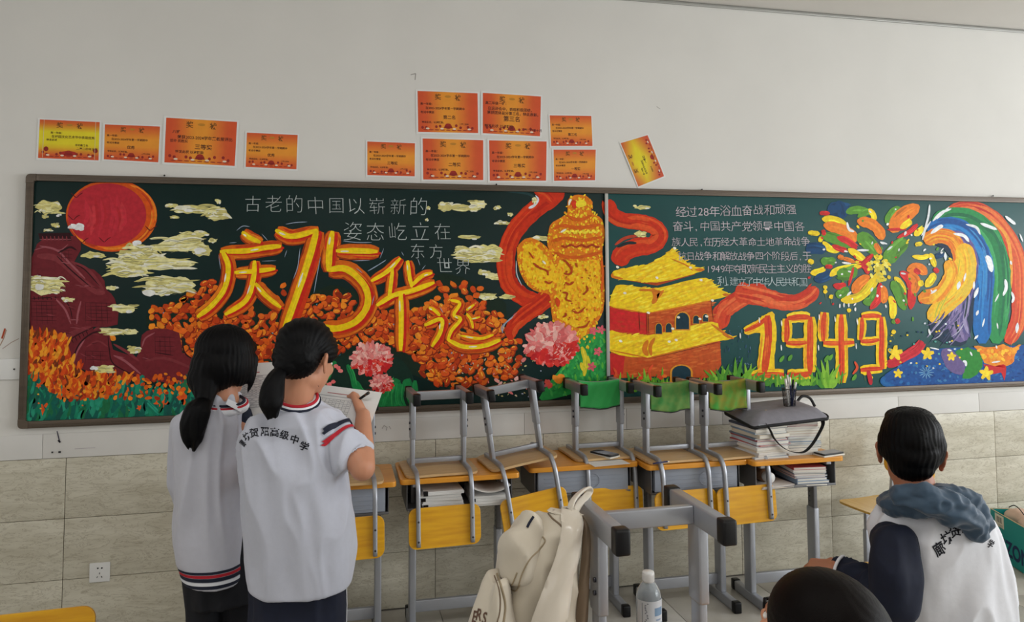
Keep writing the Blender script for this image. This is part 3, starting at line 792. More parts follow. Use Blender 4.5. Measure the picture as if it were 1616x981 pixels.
p.rib(P('85,270 130,240 190,228', C5), 5, (190, 66, 40)); p.rib(P('95,280 140,262 180,262', C5), 5, (30, 44, 48))
p.build('painted_ribbon', 'red ribbon curling above the yellow palace, painted on the right panel')
p = Paint(9, 36)
p.brush(P('545,640 560,570 620,520 700,480 760,480', C5), (30, 26), [(216, 70, 36), (226, 92, 48), (200, 52, 30), (232, 110, 60)], 18)
p.brush(P('0,490 60,500 150,520 230,540 300,540 360,510 395,470', C6), (34, 20), [(216, 70, 36), (226, 92, 48), (200, 52, 30), (232, 110, 60)], 22)
p.build('painted_ribbon', 'red ribbon waving above the painted year, from the palace to the fireworks')

# --- yellow stone column with cloud boards
p = Paint(13, 37)
YO = [(246, 176, 24), (250, 196, 30), (240, 150, 24), (252, 214, 40)]
OUT = '350,130 352,75 385,50 430,52 462,80 460,125 505,160 515,230 505,300 515,420 510,560 470,640 470,700 440,740 410,700 350,640 295,620 280,560 270,490 200,470 150,410 130,330 135,270 180,240 240,260 290,320 285,310 262,270 275,185 320,150'
p.poly(P(OUT, C4), (232, 128, 24), 3, rough=.6)
p.poly(P('320,340 400,345 490,340 495,440 500,560 450,620 420,700 400,640 320,600 300,560 305,470 300,410', C4), (244, 190, 26), 3)
p.poly(P('160,280 200,265 250,310 300,370 300,440 250,470 190,440 155,380', C4), (246, 196, 30), 3)
reg = P(OUT, C4)
for u, v in scatter(p.r, reg, 4.6):
    if inside(u, v, reg): p.rib([(u, v), (u + p.r.uniform(-4, 4), v + p.r.uniform(-6, 6))], p.r.uniform(2, 4.6), p.r.choice(YO + [(234, 136, 24), (250, 220, 50), (250, 206, 40)]), taper=.3)
for s_ in ('285,200 330,185 400,195 500,180', '280,255 340,240 420,250 505,235', '290,300 350,325 430,320 505,300', '350,140 400,160 460,140'): p.rib(P(s_, C4), 5, (214, 96, 18), wob=.3)
for k in range(22):
    x = 330 + k * 7.5; p.dab(*P('%f,%f' % (x, 275 + 5 * math.sin(k)), C4)[0], 2.2, 1.7, 0, (170, 56, 18)); p.dab(*P('%f,%f' % (x, 212 + 5 * math.sin(k * 2)), C4)[0], 2.4, 2, 0, (250, 224, 60))
for s_ in ('330,335 350,350 370,380 360,400 335,395', '340,435 360,445 380,432', '330,480 350,485 345,510 370,520', '420,490 440,470 435,450', '370,560 400,570 430,545', '395,635 430,630 450,605', '200,350 225,370 260,385 265,405', '250,430 270,440 285,430', '330,590 345,580 340,570', '385,350 395,370', '180,300 200,330'):
    p.rib(P(s_, C4), 3.2, (176, 64, 14), wob=.3)
for k in range(26):
    u, v = P('%f,%f' % (p.r.uniform(320, 490), p.r.uniform(350, 600)), C4)[0]; p.dab(u, v, 1.8, 1.1, p.r.uniform(0, 3), (186, 84, 16))
p.poly(P('365,85 385,70 395,100 380,110', C4), (214, 60, 24), 2); p.poly(P('395,75 425,72 435,95 400,105 388,95', C4), (250, 226, 50), 2)
for s_ in ('357,95 362,75 370,70', '240,340 255,355', '320,215 345,200'): p.rib(P(s_, C4), 3.4, (244, 240, 220))
p.poly(P('300,500 320,520 310,545 298,530', C4), (210, 70, 20), 2); p.rib(P('500,330 508,400 500,480', C4), 4, (222, 96, 20))
p.build('painted_column', 'yellow carved ceremonial column painted beside the board divider')
p = Paint(28, 39)
p.poly(P('400,700 450,660 520,640 522,900 470,905 330,940 240,960 240,920 330,800', C4), (40, 150, 70), 2, rough=1)
for u, v in scatter(p.r, P('330,800 400,720 500,660 520,700 520,900 300,950 250,930', C4), 6): p.rib([(u, v), (u + p.r.uniform(-5, 7), v - p.r.uniform(3, 12))], 4, p.r.choice([(44, 158, 72), (30, 130, 62), (70, 176, 84), (90, 180, 60)]), taper=.2)
for s_ in ('415,720 430,780 425,850', '440,760 445,820', '410,790 425,830'): p.brush(P(s_, C4), 8, [(216, 200, 40), (190, 190, 50), (236, 214, 60)], 4)
for u, v in P('486,742 458,808 465,650 500,645 265,885', C4):
    for k in range(5): p.dab(u + 4 * math.cos(k * 1.26), v + 4 * math.sin(k * 1.26), 3.6, 2.4, k * 1.26, (222, 96, 110))
for u, v in P('310,870 325,855 300,860', C4): p.dab(u, v, 7, 5, .6, (232, 140, 40))
peony(p, 870, 543, 37)
for u, v in P('265,882 262,876 272,890', C4): p.dab(u, v, 5, 4, .6, (226, 84, 70))
p.build('painted_peony', 'large pink peony on green leaves painted under the column')
# petals drifting
p = Paint(17, 41)
for u, v, w_, h_ in ((789, 605, 5, 2), (806, 616, 6, 2), (805, 618, 2, 6), (784, 600, 3, 5), (815, 597, 5, 3), (826, 568, 5, 3)): p.dab(u, v, w_, h_, -.8, p.r.choice(PK))
for k in range(70):
    u, v = p.r.uniform(700, 860), p.r.uniform(555, 628); p.dab(u, v, p.r.uniform(.8, 2.6), p.r.uniform(.7, 1.4), p.r.uniform(0, 3), p.r.choice([(210, 190, 160), (228, 130, 120), (160, 170, 190), (190, 180, 120)]))
p.build('painted_petals', 'scattered pink and white petals painted under the slogan', stuff=True)

# --- palace
p = Paint(14, 43)
OR2 = (200, 84, 30)
p.poly(P('62,540 225,570 510,515 520,610 550,700 555,800 520,860 300,850 80,860 62,700', C5), OR2, 1)
p.poly(P('62,540 225,570 228,665 62,650', C5), (204, 40, 36), 1); p.poly(P('62,750 130,755 120,840 66,845', C5), (204, 40, 36), 1)
p.poly(P('100,420 270,450 440,400 440,370 270,425 100,410', C5), (176, 70, 22), 1)
for u, v in scatter(p.r, P('240,580 510,520 520,600 240,670', C5) , 6) + scatter(p.r, P('140,770 550,700 550,800 140,850', C5), 7): p.rib([(u - 5, v + 1), (u + 8, v - 1)], p.r.uniform(2.5, 4), p.r.choice([(206, 92, 34), (192, 74, 24), (216, 108, 44)]), taper=.2)
for u, v in scatter(p.r, P('64,550 222,580 222,655 64,645', C5), 7): p.rib([(u - 4, v), (u + 6, v + 1)], 3.4, p.r.choice([(208, 40, 38), (196, 56, 36), (214, 30, 40)]), taper=.2)
for s_ in ('80,385 120,375 230,355 310,310 345,280 355,300 420,360 480,375 440,395 270,435 90,420 70,405', '62,520 90,450 150,450 270,460 440,420 500,420 540,460 590,490 510,515 230,570 62,540', '62,650 110,660 230,670 510,610 550,650 610,680 520,700 230,765 62,740'):
    p.poly(P(s_, C5), (244, 206, 24), 3, rough=.4)
    for u, v in scatter(p.r, P(s_, C5), 6): p.rib([(u - 5, v + 2), (u + 7, v - 2)], p.r.uniform(2, 4), p.r.choice([(250, 218, 30), (240, 196, 24), (252, 228, 60), (236, 186, 30)]), taper=.2)
for s_, w_ in (('75,395 75,410 120,420', 4), ('440,380 480,380', 6), ('560,490 590,490', 5), ('62,545 225,572', 2.4), ('230,572 400,540 510,515', 2.4), ('560,665 610,685', 5), ('62,735 225,768', 2.6), ('235,768 400,730 520,700', 2.6), ('250,460 265,500 250,530', 8), ('280,470 270,500 300,470', 6), ('230,690 215,730 230,760', 8), ('260,680 240,720 245,760', 6), ('510,620 560,655 600,685', 4), ('330,330 400,360 430,385', 2), ('190,470 240,470 300,480', 4)):
    p.rib(P(s_, C5), w_, (214, 120, 24), taper=.2)
for s_ in ('225,570 226,665', '232,572 234,665', '510,520 520,605', '190,560 195,650', '250,770 540,700'): p.rib(P(s_, C5), 1, (90, 36, 20))
BL = (18, 52, 66)
for cx_, cy_, w_, h_ in ((278, 640, 28, 46), (322, 636, 26, 40), (383, 606, 58, 74), (443, 600, 26, 36), (485, 592, 24, 34), (378, 838, 84, 70)):
    q = [(cx_ + w_ / 2 * math.cos(a), cy_ - h_ * .08 - h_ * .42 * math.sin(a)) for a in [PI * k / 8 for k in range(9)]] + [(cx_ - w_ / 2, cy_ + h_ / 2), (cx_ + w_ / 2, cy_ + h_ / 2)]
    q2 = [(cx_ + (x - cx_) * 1.2, cy_ + (y - cy_) * 1.15) for x, y in q]
    f_ = lambda L_: [(x / C5[2] + C5[0], y / C5[2] + C5[1]) for x, y in L_]
    p.poly(f_(q2), (226, 150, 40), 1); p.poly(f_(q), BL, 1)
for u, v in P('95,368 348,285 418,370 270,415 232,570 515,515 128,483 110,695 325,697 355,690 365,590 460,597 490,585 340,640 465,425', C5): p.dab(u, v, 2.8, 2, .3, (244, 240, 220))
p.build('painted_palace', 'yellow-roofed red palace gate painted on the right panel')

# --- grasses
p = Paint(29, 45)
GG = [(110, 172, 44), (90, 156, 42), (132, 188, 56), (70, 140, 44)]
def tuft(p, u, v, n, h_, sp, w_=5, cols=GG):
    for k in range(n):
        a = (k / (n - 1) - .5) * sp if n > 1 else 0
        hh = h_ * p.r.uniform(.6, 1) * (1 - abs(a) / (sp + 1) * .8)
        p.rib([(u + a * .3, v), (u + a * .7, v - hh * .55), (u + a * 1.3, v - hh)], (w_ * 1.2, w_ * .25), p.r.choice(cols), 4, taper=.3)
for u, v, n, h_, sp, w_ in ((975, 620, 4, 40, 20, 6), (998, 618, 5, 42, 28, 7), (1020, 615, 6, 44, 34, 7), (1045, 615, 5, 36, 30, 6), (1070, 612, 3, 24, 24, 5), (1140, 614, 7, 52, 46, 8), (1160, 612, 7, 58, 52, 8), (1180, 610, 6, 50, 40, 7), (1200, 608, 6, 26, 50, 7), (1240, 606, 6, 22, 60, 6), (1305, 612, 7, 54, 46, 8), (1275, 608, 5, 22, 40, 6), (1170, 606, 3, 40, 12, 6)):
    p = Paint(29, int(u)); tuft(p, u, v, n, h_, sp, w_); p.build('painted_grass_tuft')
p = Paint(33, 46)
for k in range(50): u = p.r.uniform(962, 1330); p.rib([(u, 622 - (u - 962) * .045), (u + p.r.uniform(-3, 3), 602 - (u - 962) * .045)], 4, p.r.choice(GG))
for s_ in ('965,600 972,590 968,580', '1027,600 1024,585 1030,575', '1105,600 1108,592', '1345,590 1352,580 1348,570'): p.rib(P(s_), 4, (220, 80, 40))
for k in range(8): p.dab(p.r.uniform(965, 1100), p.r.uniform(590, 606), 4, 3, 0, p.r.choice([(214, 70, 36), (230, 110, 40)]))
for u, v in P('225,815 265,810 440,815 460,808 575,905 1350,1', C6)[:-1]: p.dab(u, v, 6, 3, -1, (90, 156, 52))
p.build('painted_grass', 'light green grass painted along the bottom of the right panel', stuff=True)
p = Paint(19, 47)
for k in range(46):
    u, v = p.r.uniform(1140, 1185), p.r.uniform(515, 580); p.rib([(u, v), (u + p.r.uniform(-3, 3), v + p.r.uniform(-6, 6))], 1.6, p.r.choice([(60, 90, 130), (90, 120, 150), (36, 66, 90)]))
p.build('painted_blue_strokes', 'small blue strokes painted beside the palace', stuff=True)

# --- 1949
DG = [('45,680 110,650 160,610', 12), ('155,605 160,700 150,800 140,880', 22), ('65,905 130,895 235,890', 17)], \
     [('250,620 310,612 360,615', 15), ('248,620 250,680 245,735', 14), ('245,738 300,740 345,735', 13), ('362,612 362,720 360,800 362,880', 18), ('250,890 300,895 370,885', 17)], \
     [('432,590 425,660 425,730', 15), ('425,738 500,740 575,735', 13), ('512,600 512,720 515,830 512,930', 17)], \
     [('610,610 660,606 705,610', 12), ('612,615 612,670 605,725', 12), ('605,730 650,730 695,722', 12), ('705,612 708,720 705,800 712,865', 15), ('605,870 650,865 710,862', 13)]
for di, dg_ in enumerate(DG):
    p = Paint(24, 50 + di)
    if di == 0: p.poly(P('42,682 100,655 158,592 190,600 186,700 190,850 184,905 112,910 118,800 124,690 62,700', C6), (244, 196, 30), 2)
    for s_, w_ in dg_: p.brush(P(s_, C6), w_ * 1.15, [(246, 206, 24), (250, 222, 50), (238, 180, 24), (236, 150, 30)], 6, taper=.7)
    for s_, w_ in dg_: p.brush(P(s_, C6), w_ * .55, [(222, 76, 26), (206, 48, 30), (232, 110, 34)], 5, taper=.6)
    for s_, w_ in dg_:
        q = P(s_, C6)
        if p.r.random() < .6: p.rib([(q[0][0] - w_ * .6, q[0][1] + 3), (q[0][0] - w_ * .55, q[0][1] + 12)], 2.2, (240, 240, 236))
    p.build('painted_numeral', ['red and yellow numeral 1 at the left of the painted year', 'red and yellow numeral 9 second in the painted year', 'red and yellow numeral 4 in the painted year', 'red and yellow numeral 9 last in the painted year'][di])

# --- fireworks
def ext(q, f=.22):
    a = (q[0][0] + (q[0][0] - q[1][0]) * f, q[0][1] + (q[0][1] - q[1][1]) * f); b = (q[-1][0] + (q[-1][0] - q[-2][0]) * f, q[-1][1] + (q[-1][1] - q[-2][1]) * f)
    return [a] + q[1:-1] + [b] if len(q) > 2 else [a, ((a[0] + b[0]) / 2, (a[1] + b[1]) / 2), b]
p = Paint(16, 61)
FC = {'b': (16, 66, 110), 'g': (92, 150, 50), 'y': (246, 212, 34), 'o': (236, 128, 36), 'r': (208, 42, 40), 'w': (238, 240, 242), 't': (60, 140, 80), 'd': (26, 74, 80)}
FW_ = [('b', '455,100 495,90 545,95', 20), ('b', '500,60 515,100 520,130', 14), ('g', '545,105 590,95 640,105', 11), ('g', '600,125 640,105 660,115', 9), ('y', '650,95 668,120 672,145', 8), ('y', '430,140 480,145 530,165', 11), ('o', '440,170 500,185 555,210 575,245', 15),
       ('o', '600,150 650,160 690,190 710,230', 15), ('g', '430,220 500,240 555,265', 15), ('y', '430,255 460,285 500,290', 9), ('r', '475,270 510,285 535,290', 8), ('r', '500,230 540,245 580,275', 9), ('b', '350,285 390,280 430,290', 16), ('g', '600,220 640,250 680,300', 20), ('o', '680,265 700,300', 8),
       ('y', '555,290 600,320 645,370', 10), ('r', '590,345 630,375 640,400', 8), ('r', '655,320 600,370', 7), ('g', '420,340 450,345 480,340', 12), ('y', '370,400 400,395 430,385', 9), ('b', '390,430 430,420 465,400', 14), ('y', '465,410 500,385 590,370', 9), ('g', '500,400 540,405 580,385', 18), ('o', '575,490 600,450 640,420', 14), ('y', '525,530 590,520 640,480 690,410', 13),
       ('r', '480,460 510,465 530,455', 9), ('g', '490,500 515,500 540,475', 12), ('r', '570,380 560,420 550,455', 4), ('g', '625,540 660,530 680,480', 12), ('r', '700,460 695,520 660,565', 10), ('o', '715,470 722,510 715,540', 10), ('r', '415,110 450,112', 6), ('y', '360,205 400,210', 7), ('y', '405,235 420,240', 8), ('r', '425,195 430,215', 6), ('o', '530,330 570,345', 6), ('y', '755,520 760,560 758,610', 9), ('o', '500,320 520,328', 7), ('r', '440,368 465,370', 6), ('y', '356,340 375,350', 7)]
for pi_, (c, s_, w_) in enumerate(FW_):
    base = FC[c]; lt = tuple(min(255, int(q * 1.12 + 10)) for q in base)
    p = Paint(14 + pi_ * .17, len(s_) + int(w_)); p.brush(ext(P(s_, C6)), w_ * 1.12, [base, lt, tuple(int(q * .85) for q in base)], 3, taper=.2); p.build('painted_spark')
F7 = [('g', '60,150 90,110 120,90', 13), ('o', '90,190 130,130 200,85', 22), ('r', '75,190 140,188', 4), ('y', '130,180 160,160 175,150', 9), ('r', '120,225 170,200 200,170', 7), ('y', '195,215 215,200 235,185', 9), ('g', '60,340 100,290 145,250', 22), ('y', '190,320 230,325 260,315', 7), ('y', '270,310 280,335 290,365', 8), ('o', '165,385 210,375 245,400', 14), ('r', '195,385 215,400', 8),
      ('r', '130,400 165,430 180,490 175,560', 12), ('o', '170,410 200,440 190,490', 13), ('y', '100,425 125,450 145,495', 8), ('g', '90,450 120,500 140,565', 16), ('y', '75,520 90,560 88,610', 10), ('y', '250,460 275,430 285,405', 11), ('y', '220,440 225,460', 8), ('r', '290,380 305,395', 7), ('b', '300,320 330,310', 8), ('g', '85,632 100,638', 6), ('r', '105,625 115,640', 7), ('y', '200,262 225,258', 6)]
for pi_, (c, s_, w_) in enumerate(F7):
    base = FC[c]; lt = tuple(min(255, int(q * 1.12 + 10)) for q in base)
    p = Paint(14 + pi_ * .17, len(s_) + int(w_)); p.brush(ext(P(s_, C7)), w_ * 1.12, [base, lt, tuple(int(q * .85) for q in base)], 3, taper=.2); p.build('painted_spark')
p = Paint(20, 62)
cu, cv = P('25,380', C7)[0]
for k in range(60): a, d = p.r.uniform(0, 2 * PI), p.r.uniform(0, 18); p.dab(cu + d * math.cos(a), cv + d * math.sin(a) * 1.2, p.r.uniform(2.5, 4.5), p.r.uniform(2, 3), p.r.uniform(0, 3), p.r.choice([(244, 218, 40), (232, 200, 40), (216, 200, 70), (246, 234, 110)]))
for k in range(60):
    a, d = p.r.uniform(0, 2 * PI), p.r.uniform(30, 118); u, v = cu + d * math.cos(a), cv + d * math.sin(a) * .82
    if u < 1275: continue
    c = p.r.choice([(240, 240, 240), (240, 240, 240), (246, 214, 40), (210, 44, 40), (90, 150, 50)])
    p.dab(u, v, p.r.uniform(1.5, 3.5), p.r.uniform(1, 2), a + p.r.uniform(-.6, .6), c)
for s_ in ('540,155 550,190 575,200', '590,290 645,290', '720,260 700,250', '515,350 560,355', '540,510 560,490', '655,490 665,470'): p.rib(P(s_, C6), 4, (238, 240, 240))
for s_ in ('25,250 60,260', '60,290 85,270', '125,400 150,405', '230,240 245,180 260,120 265,70', '225,220 270,150'): p.rib(P(s_, C7), 3.4, (226, 232, 236))
for u, v in P('435,470 462,515 550,580 765,685 435,490 625,885 655,905', C6): p.dab(u, v, 3.6, 3.6, 0, (240, 206, 34)); p.rib([(u, v + 3), (u + 1, v + 12)], .8, (120, 130, 60))
for u, v in P('580,575 505,560 525,555 548,555', C6): p.dab(u, v, 1.4, 3.6, 0, (236, 236, 236))
p.build('painted_fireworks', 'yellow heart and loose specks of the painted firework burst', stuff=True)

# --- rainbow wave
p = Paint(18, 63)
p.poly(P('250,250 330,180 450,180 520,300 500,420 480,620 440,740 380,750 300,720 260,640 330,500 400,400 330,280', C7), (24, 46, 70), 2)
WV = [('300,160 420,90 530,110 620,190 690,330 700,500 690,640 640,740', 20, [(206, 66, 34), (220, 90, 46), (190, 44, 38), (232, 120, 60)], 30),
      ('560,140 640,230 660,400 640,560', 4, [(236, 160, 60)], 0),
      ('280,160 380,130 480,150 560,230 600,340 610,480 600,600 585,740', 26, [(42, 146, 80), (30, 126, 70), (64, 164, 96), (24, 110, 70)], 34),
      ('260,205 330,175 420,190 490,260 530,360 530,480 520,600 520,740', 24, [(24, 104, 176), (40, 130, 200), (18, 80, 150), (60, 140, 200)], 34),
      ('350,205 430,230 480,330 470,450 430,600 400,700', 10, [(112, 92, 150), (90, 80, 140), (60, 66, 120), (140, 120, 170)], 16),
      ('420,470 410,560 400,640 430,730', 26, [(110, 96, 148), (90, 84, 140), (140, 124, 170), (30, 50, 60), (160, 150, 190)], 26),
      ('240,250 300,220 370,235 410,300 410,380 380,450 310,500 210,525', 20, [(238, 140, 34), (244, 170, 40), (230, 112, 30)], 26),
      ('420,260 445,340 440,430 400,500 330,560 265,630', 24, [(244, 186, 40), (238, 150, 36), (250, 206, 50), (226, 190, 60)], 34), ('400,330 380,430 310,560 290,640', 10, [(246, 200, 44), (190, 190, 60)], 8), ('350,340 370,400 330,480 270,540', 18, [(242, 168, 38), (248, 200, 50), (236, 140, 34)], 16)]
for s_, w_, cols, n in WV: p.brush(P(s_, C7), w_ * 1.22, cols if len(cols) > 1 else cols * 2, n, sw=.12)
for k in range(26):
    u, v = P('%f,%f' % (p.r.uniform(310, 430), p.r.uniform(560, 680)), C7)[0]
    p.rib([(u, v), (u - 8, v + 12), (u - 20, v + p.r.uniform(18, 28))], (2.5, .8), p.r.choice([(140, 126, 170), (110, 100, 150), (180, 180, 200), (60, 66, 100)]), 3)
for s_, w_ in (('270,210 310,180 330,172', 6), ('280,150 320,110 370,90', 4), ('300,140 360,80', 3), ('380,210 430,220 455,250', 5), ('440,165 490,180 510,215', 4), ('510,160 550,175 590,190', 5), ('540,315 555,350 565,395', 9), ('500,470 480,520', 6), ('480,440 478,480', 4), ('630,430 635,470 620,510', 5), ('660,490 670,520 662,545', 4), ('690,640 685,690', 6), ('600,500 580,540', 3), ('630,125 660,150 680,165', 5), ('410,440 400,480', 7), ('440,400 430,440', 4), ('530,620 520,660', 3), ('590,640 595,670', 2.5), ('340,300 342,340', 5), ('270,500 300,480', 4), ('260,670 268,700', 4), ('500,580 490,605', 5), ('655,340 660,360', 4), ('480,720 500,700', 4), ('700,210 715,250', 3)):
    p.brush(P(s_, C7), w_, [(236, 240, 242), (220, 226, 236)], 1, taper=.2)
p.build('painted_wave', 'curling rainbow wave painted at the right end of the chalkboard')

# --- blue foreground with stars and flowers
p = Paint(22, 65)
p.poly(P('50,890 120,850 180,800 270,770 400,760 520,760 700,750 740,760 740,930 400,960 60,965', C7), (26, 80, 150), 2)
for u, v in scatter(p.r, P('60,890 200,800 400,770 740,770 740,925 400,950 60,950', C7), 6.5): p.rib([(u, v), (u + p.r.uniform(-8, 8), v + p.r.uniform(-4, 4))], p.r.uniform(3, 6), p.r.choice([(28, 90, 160), (20, 64, 130), (40, 110, 176), (24, 74, 140), (60, 120, 170)]), taper=.2)
p.brush(P('60,850 130,810 200,770 230,730', C7), 16, [(196, 36, 50), (210, 50, 60), (176, 30, 44)], 8)
p.poly(P('390,780 450,760 510,790 520,850 480,900 420,910 440,850 400,820', C7), (44, 132, 50), 3, rough=1)
p.poly(P('320,780 360,760 400,800 435,850 420,890 370,880 330,830', C7), (108, 92, 142), 3, rough=1)
p.poly(P('480,750 560,760 620,745 660,760 705,745 680,790 660,840 600,850 530,835 510,790', C7), (234, 140, 36), 3, rough=1)
p.poly(P('525,840 580,850 620,840 635,860 625,920 610,880 560,890', C7), (196, 36, 40), 2)
for u, v in scatter(p.r, P('500,765 690,760 660,830 540,830', C7), 5): p.dab(u, v, 4, 2.6, p.r.uniform(0, 3), p.r.choice([(240, 160, 44), (246, 190, 50), (226, 120, 30)]))
for x, y, R_ in ((98, 785, 13), (255, 790, 11), (112, 885, 8), (370, 803, 8), (537, 885, 12)):
    u, v = P('%d,%d' % (x, y), C7)[0]
    for k in range(5): p.dab(u + R_ * .45 * math.cos(k * 1.257 - 1.5), v + R_ * .45 * math.sin(k * 1.257 - 1.5), R_ * .55, R_ * .3, k * 1.257 - 1.5, (244, 208, 44))
    p.dab(u, v, R_ * .45, R_ * .45, 0, (246, 214, 50))
u, v = P('248,880', C7)[0]
for k in range(12): a = k * PI / 6; p.rib([(u + 2 * math.cos(a), v + 2 * math.sin(a)), (u + 12 * math.cos(a), v + 10 * math.sin(a))], 1.5, (110, 160, 200))
for s_, w_ in (('425,825 438,830 440,850', 4), ('565,832 605,826', 3), ('460,780 470,800', 3), ('350,770 370,775', 3), ('585,750 590,765', 3), ('265,760 290,765 310,770', 2)): p.rib(P(s_, C7), w_, (232, 236, 240))
for k in range(34): u, v = P('%f,%f' % (p.r.uniform(60, 420), p.r.uniform(640, 900)), C7)[0]; p.dab(u, v, 1.8, 1.5, 0, p.r.choice([(220, 230, 240), (240, 206, 50), (20, 60, 90), (90, 170, 160)]))
p.rib(P('640,870 650,905 655,940', C6), 7, (196, 36, 50)); p.brush(P('720,900 715,930 770,950', C6), 8, [(26, 96, 160), (40, 110, 176)], 3)
p.build('painted_sea', 'blue sea with yellow stars and flowers painted at the lower right of the chalkboard', stuff=True)

# --- chalk writing
def chalk_line(s, u0, v0, u1, v1, h_, col, name, label, bold=-.008, jitter=.6, seed=1, aspect=1.0):
    r = random.Random(seed); mb = MB(); n = len(s)
    wts = [0.55 if ord(c) < 128 else 1.0 for c in s]; tot = sum(wts); acc = 0
    for c, wt in zip(s, wts):
        f = (acc + wt * .5) / tot; acc += wt
        cu_, cv_ = u0 + (u1 - u0) * f, v0 + (v1 - v0) * f
        vs, fs = text_tris(c, 1.0, bold)
        if not vs: continue
        xs = [q[0] for q in vs]; ys = [q[1] for q in vs]
        mx_ = (min(xs) + max(xs)) / 2
        sc = h_ * r.uniform(.92, 1.06); sh = r.uniform(-.10, .06); du, dv = r.uniform(-jitter, jitter), r.uniform(-jitter, jitter)
        pts = []
        for x, y in vs:
            X = (x - mx_) * aspect; Y = y - .36
            pts.append(at(cu_ + du + (X + sh * Y) * sc, cv_ + dv - Y * sc, YB - 0.0036))
        k = r.uniform(.8, 1.05); c_ = rgb(*col)
        mb.add(pts, fs, False, (c_[0] * k, c_[1] * k, c_[2] * k, 1))
    o = mb.build(name, MATS['chalk'], board); o.location = -board.location; o['label'] = label
    return o
CW = (196, 206, 206)
chalk_line('古老的中国以崭新的', 382, 322, 678, 327, 30, CW, 'chalk_writing', 'top line of grey chalk writing on the left panel', -.02, 1, 1)
chalk_line('姿态屹立在', 540, 366, 716, 366, 31, CW, 'chalk_writing', 'second line of grey chalk writing on the left panel', -.02, 1, 2)
chalk_line('东方', 645, 396, 702, 398, 27, CW, 'chalk_writing', 'third line of grey chalk writing on the left panel', -.02, 1, 3)
chalk_line('世界', 688, 420, 744, 420, 28, CW, 'chalk_writing', 'fourth line of grey chalk writing on the left panel', -.02, 1, 4)
CP = (206, 196, 204)
for k, (s_, a0, b0, a1, b1, h_) in enumerate((('经过28年浴血奋战和顽强', 1066, 335, 1257, 330, 18), ('奋斗,中国共产党领导中国各', 1061, 357, 1270, 357, 18), ('族人民,在历经大革命土地革命战争', 1060, 382, 1278, 381, 15.5),
        ('抗日战争和解放战争四个阶段后,于', 1070, 404, 1280, 404, 15), ('1949年夺取新民主主义的胜', 1114, 424, 1280, 424, 16), ('利,建立了中华人民共和国', 1133, 444, 1274, 445, 15.5))):
    chalk_line(s_, a0, b0, a1, b1, h_, CP if k < 5 else (190, 206, 210), 'chalk_writing', 'line %s of pinkish white chalk writing beside the fireworks' % ('one', 'two', 'three', 'four', 'five', 'six')[k], -.008, .5, 10 + k)
# smeared chalk dust on the board
p = Paint(1, 71)
p.rib(P('620,292 660,300 780,300'), 3, (24, 50, 52)); p.rib(P('790,300 830,305 845,312'), 4, (34, 64, 66)); 
p.build('chalk_dust', stuff=True)

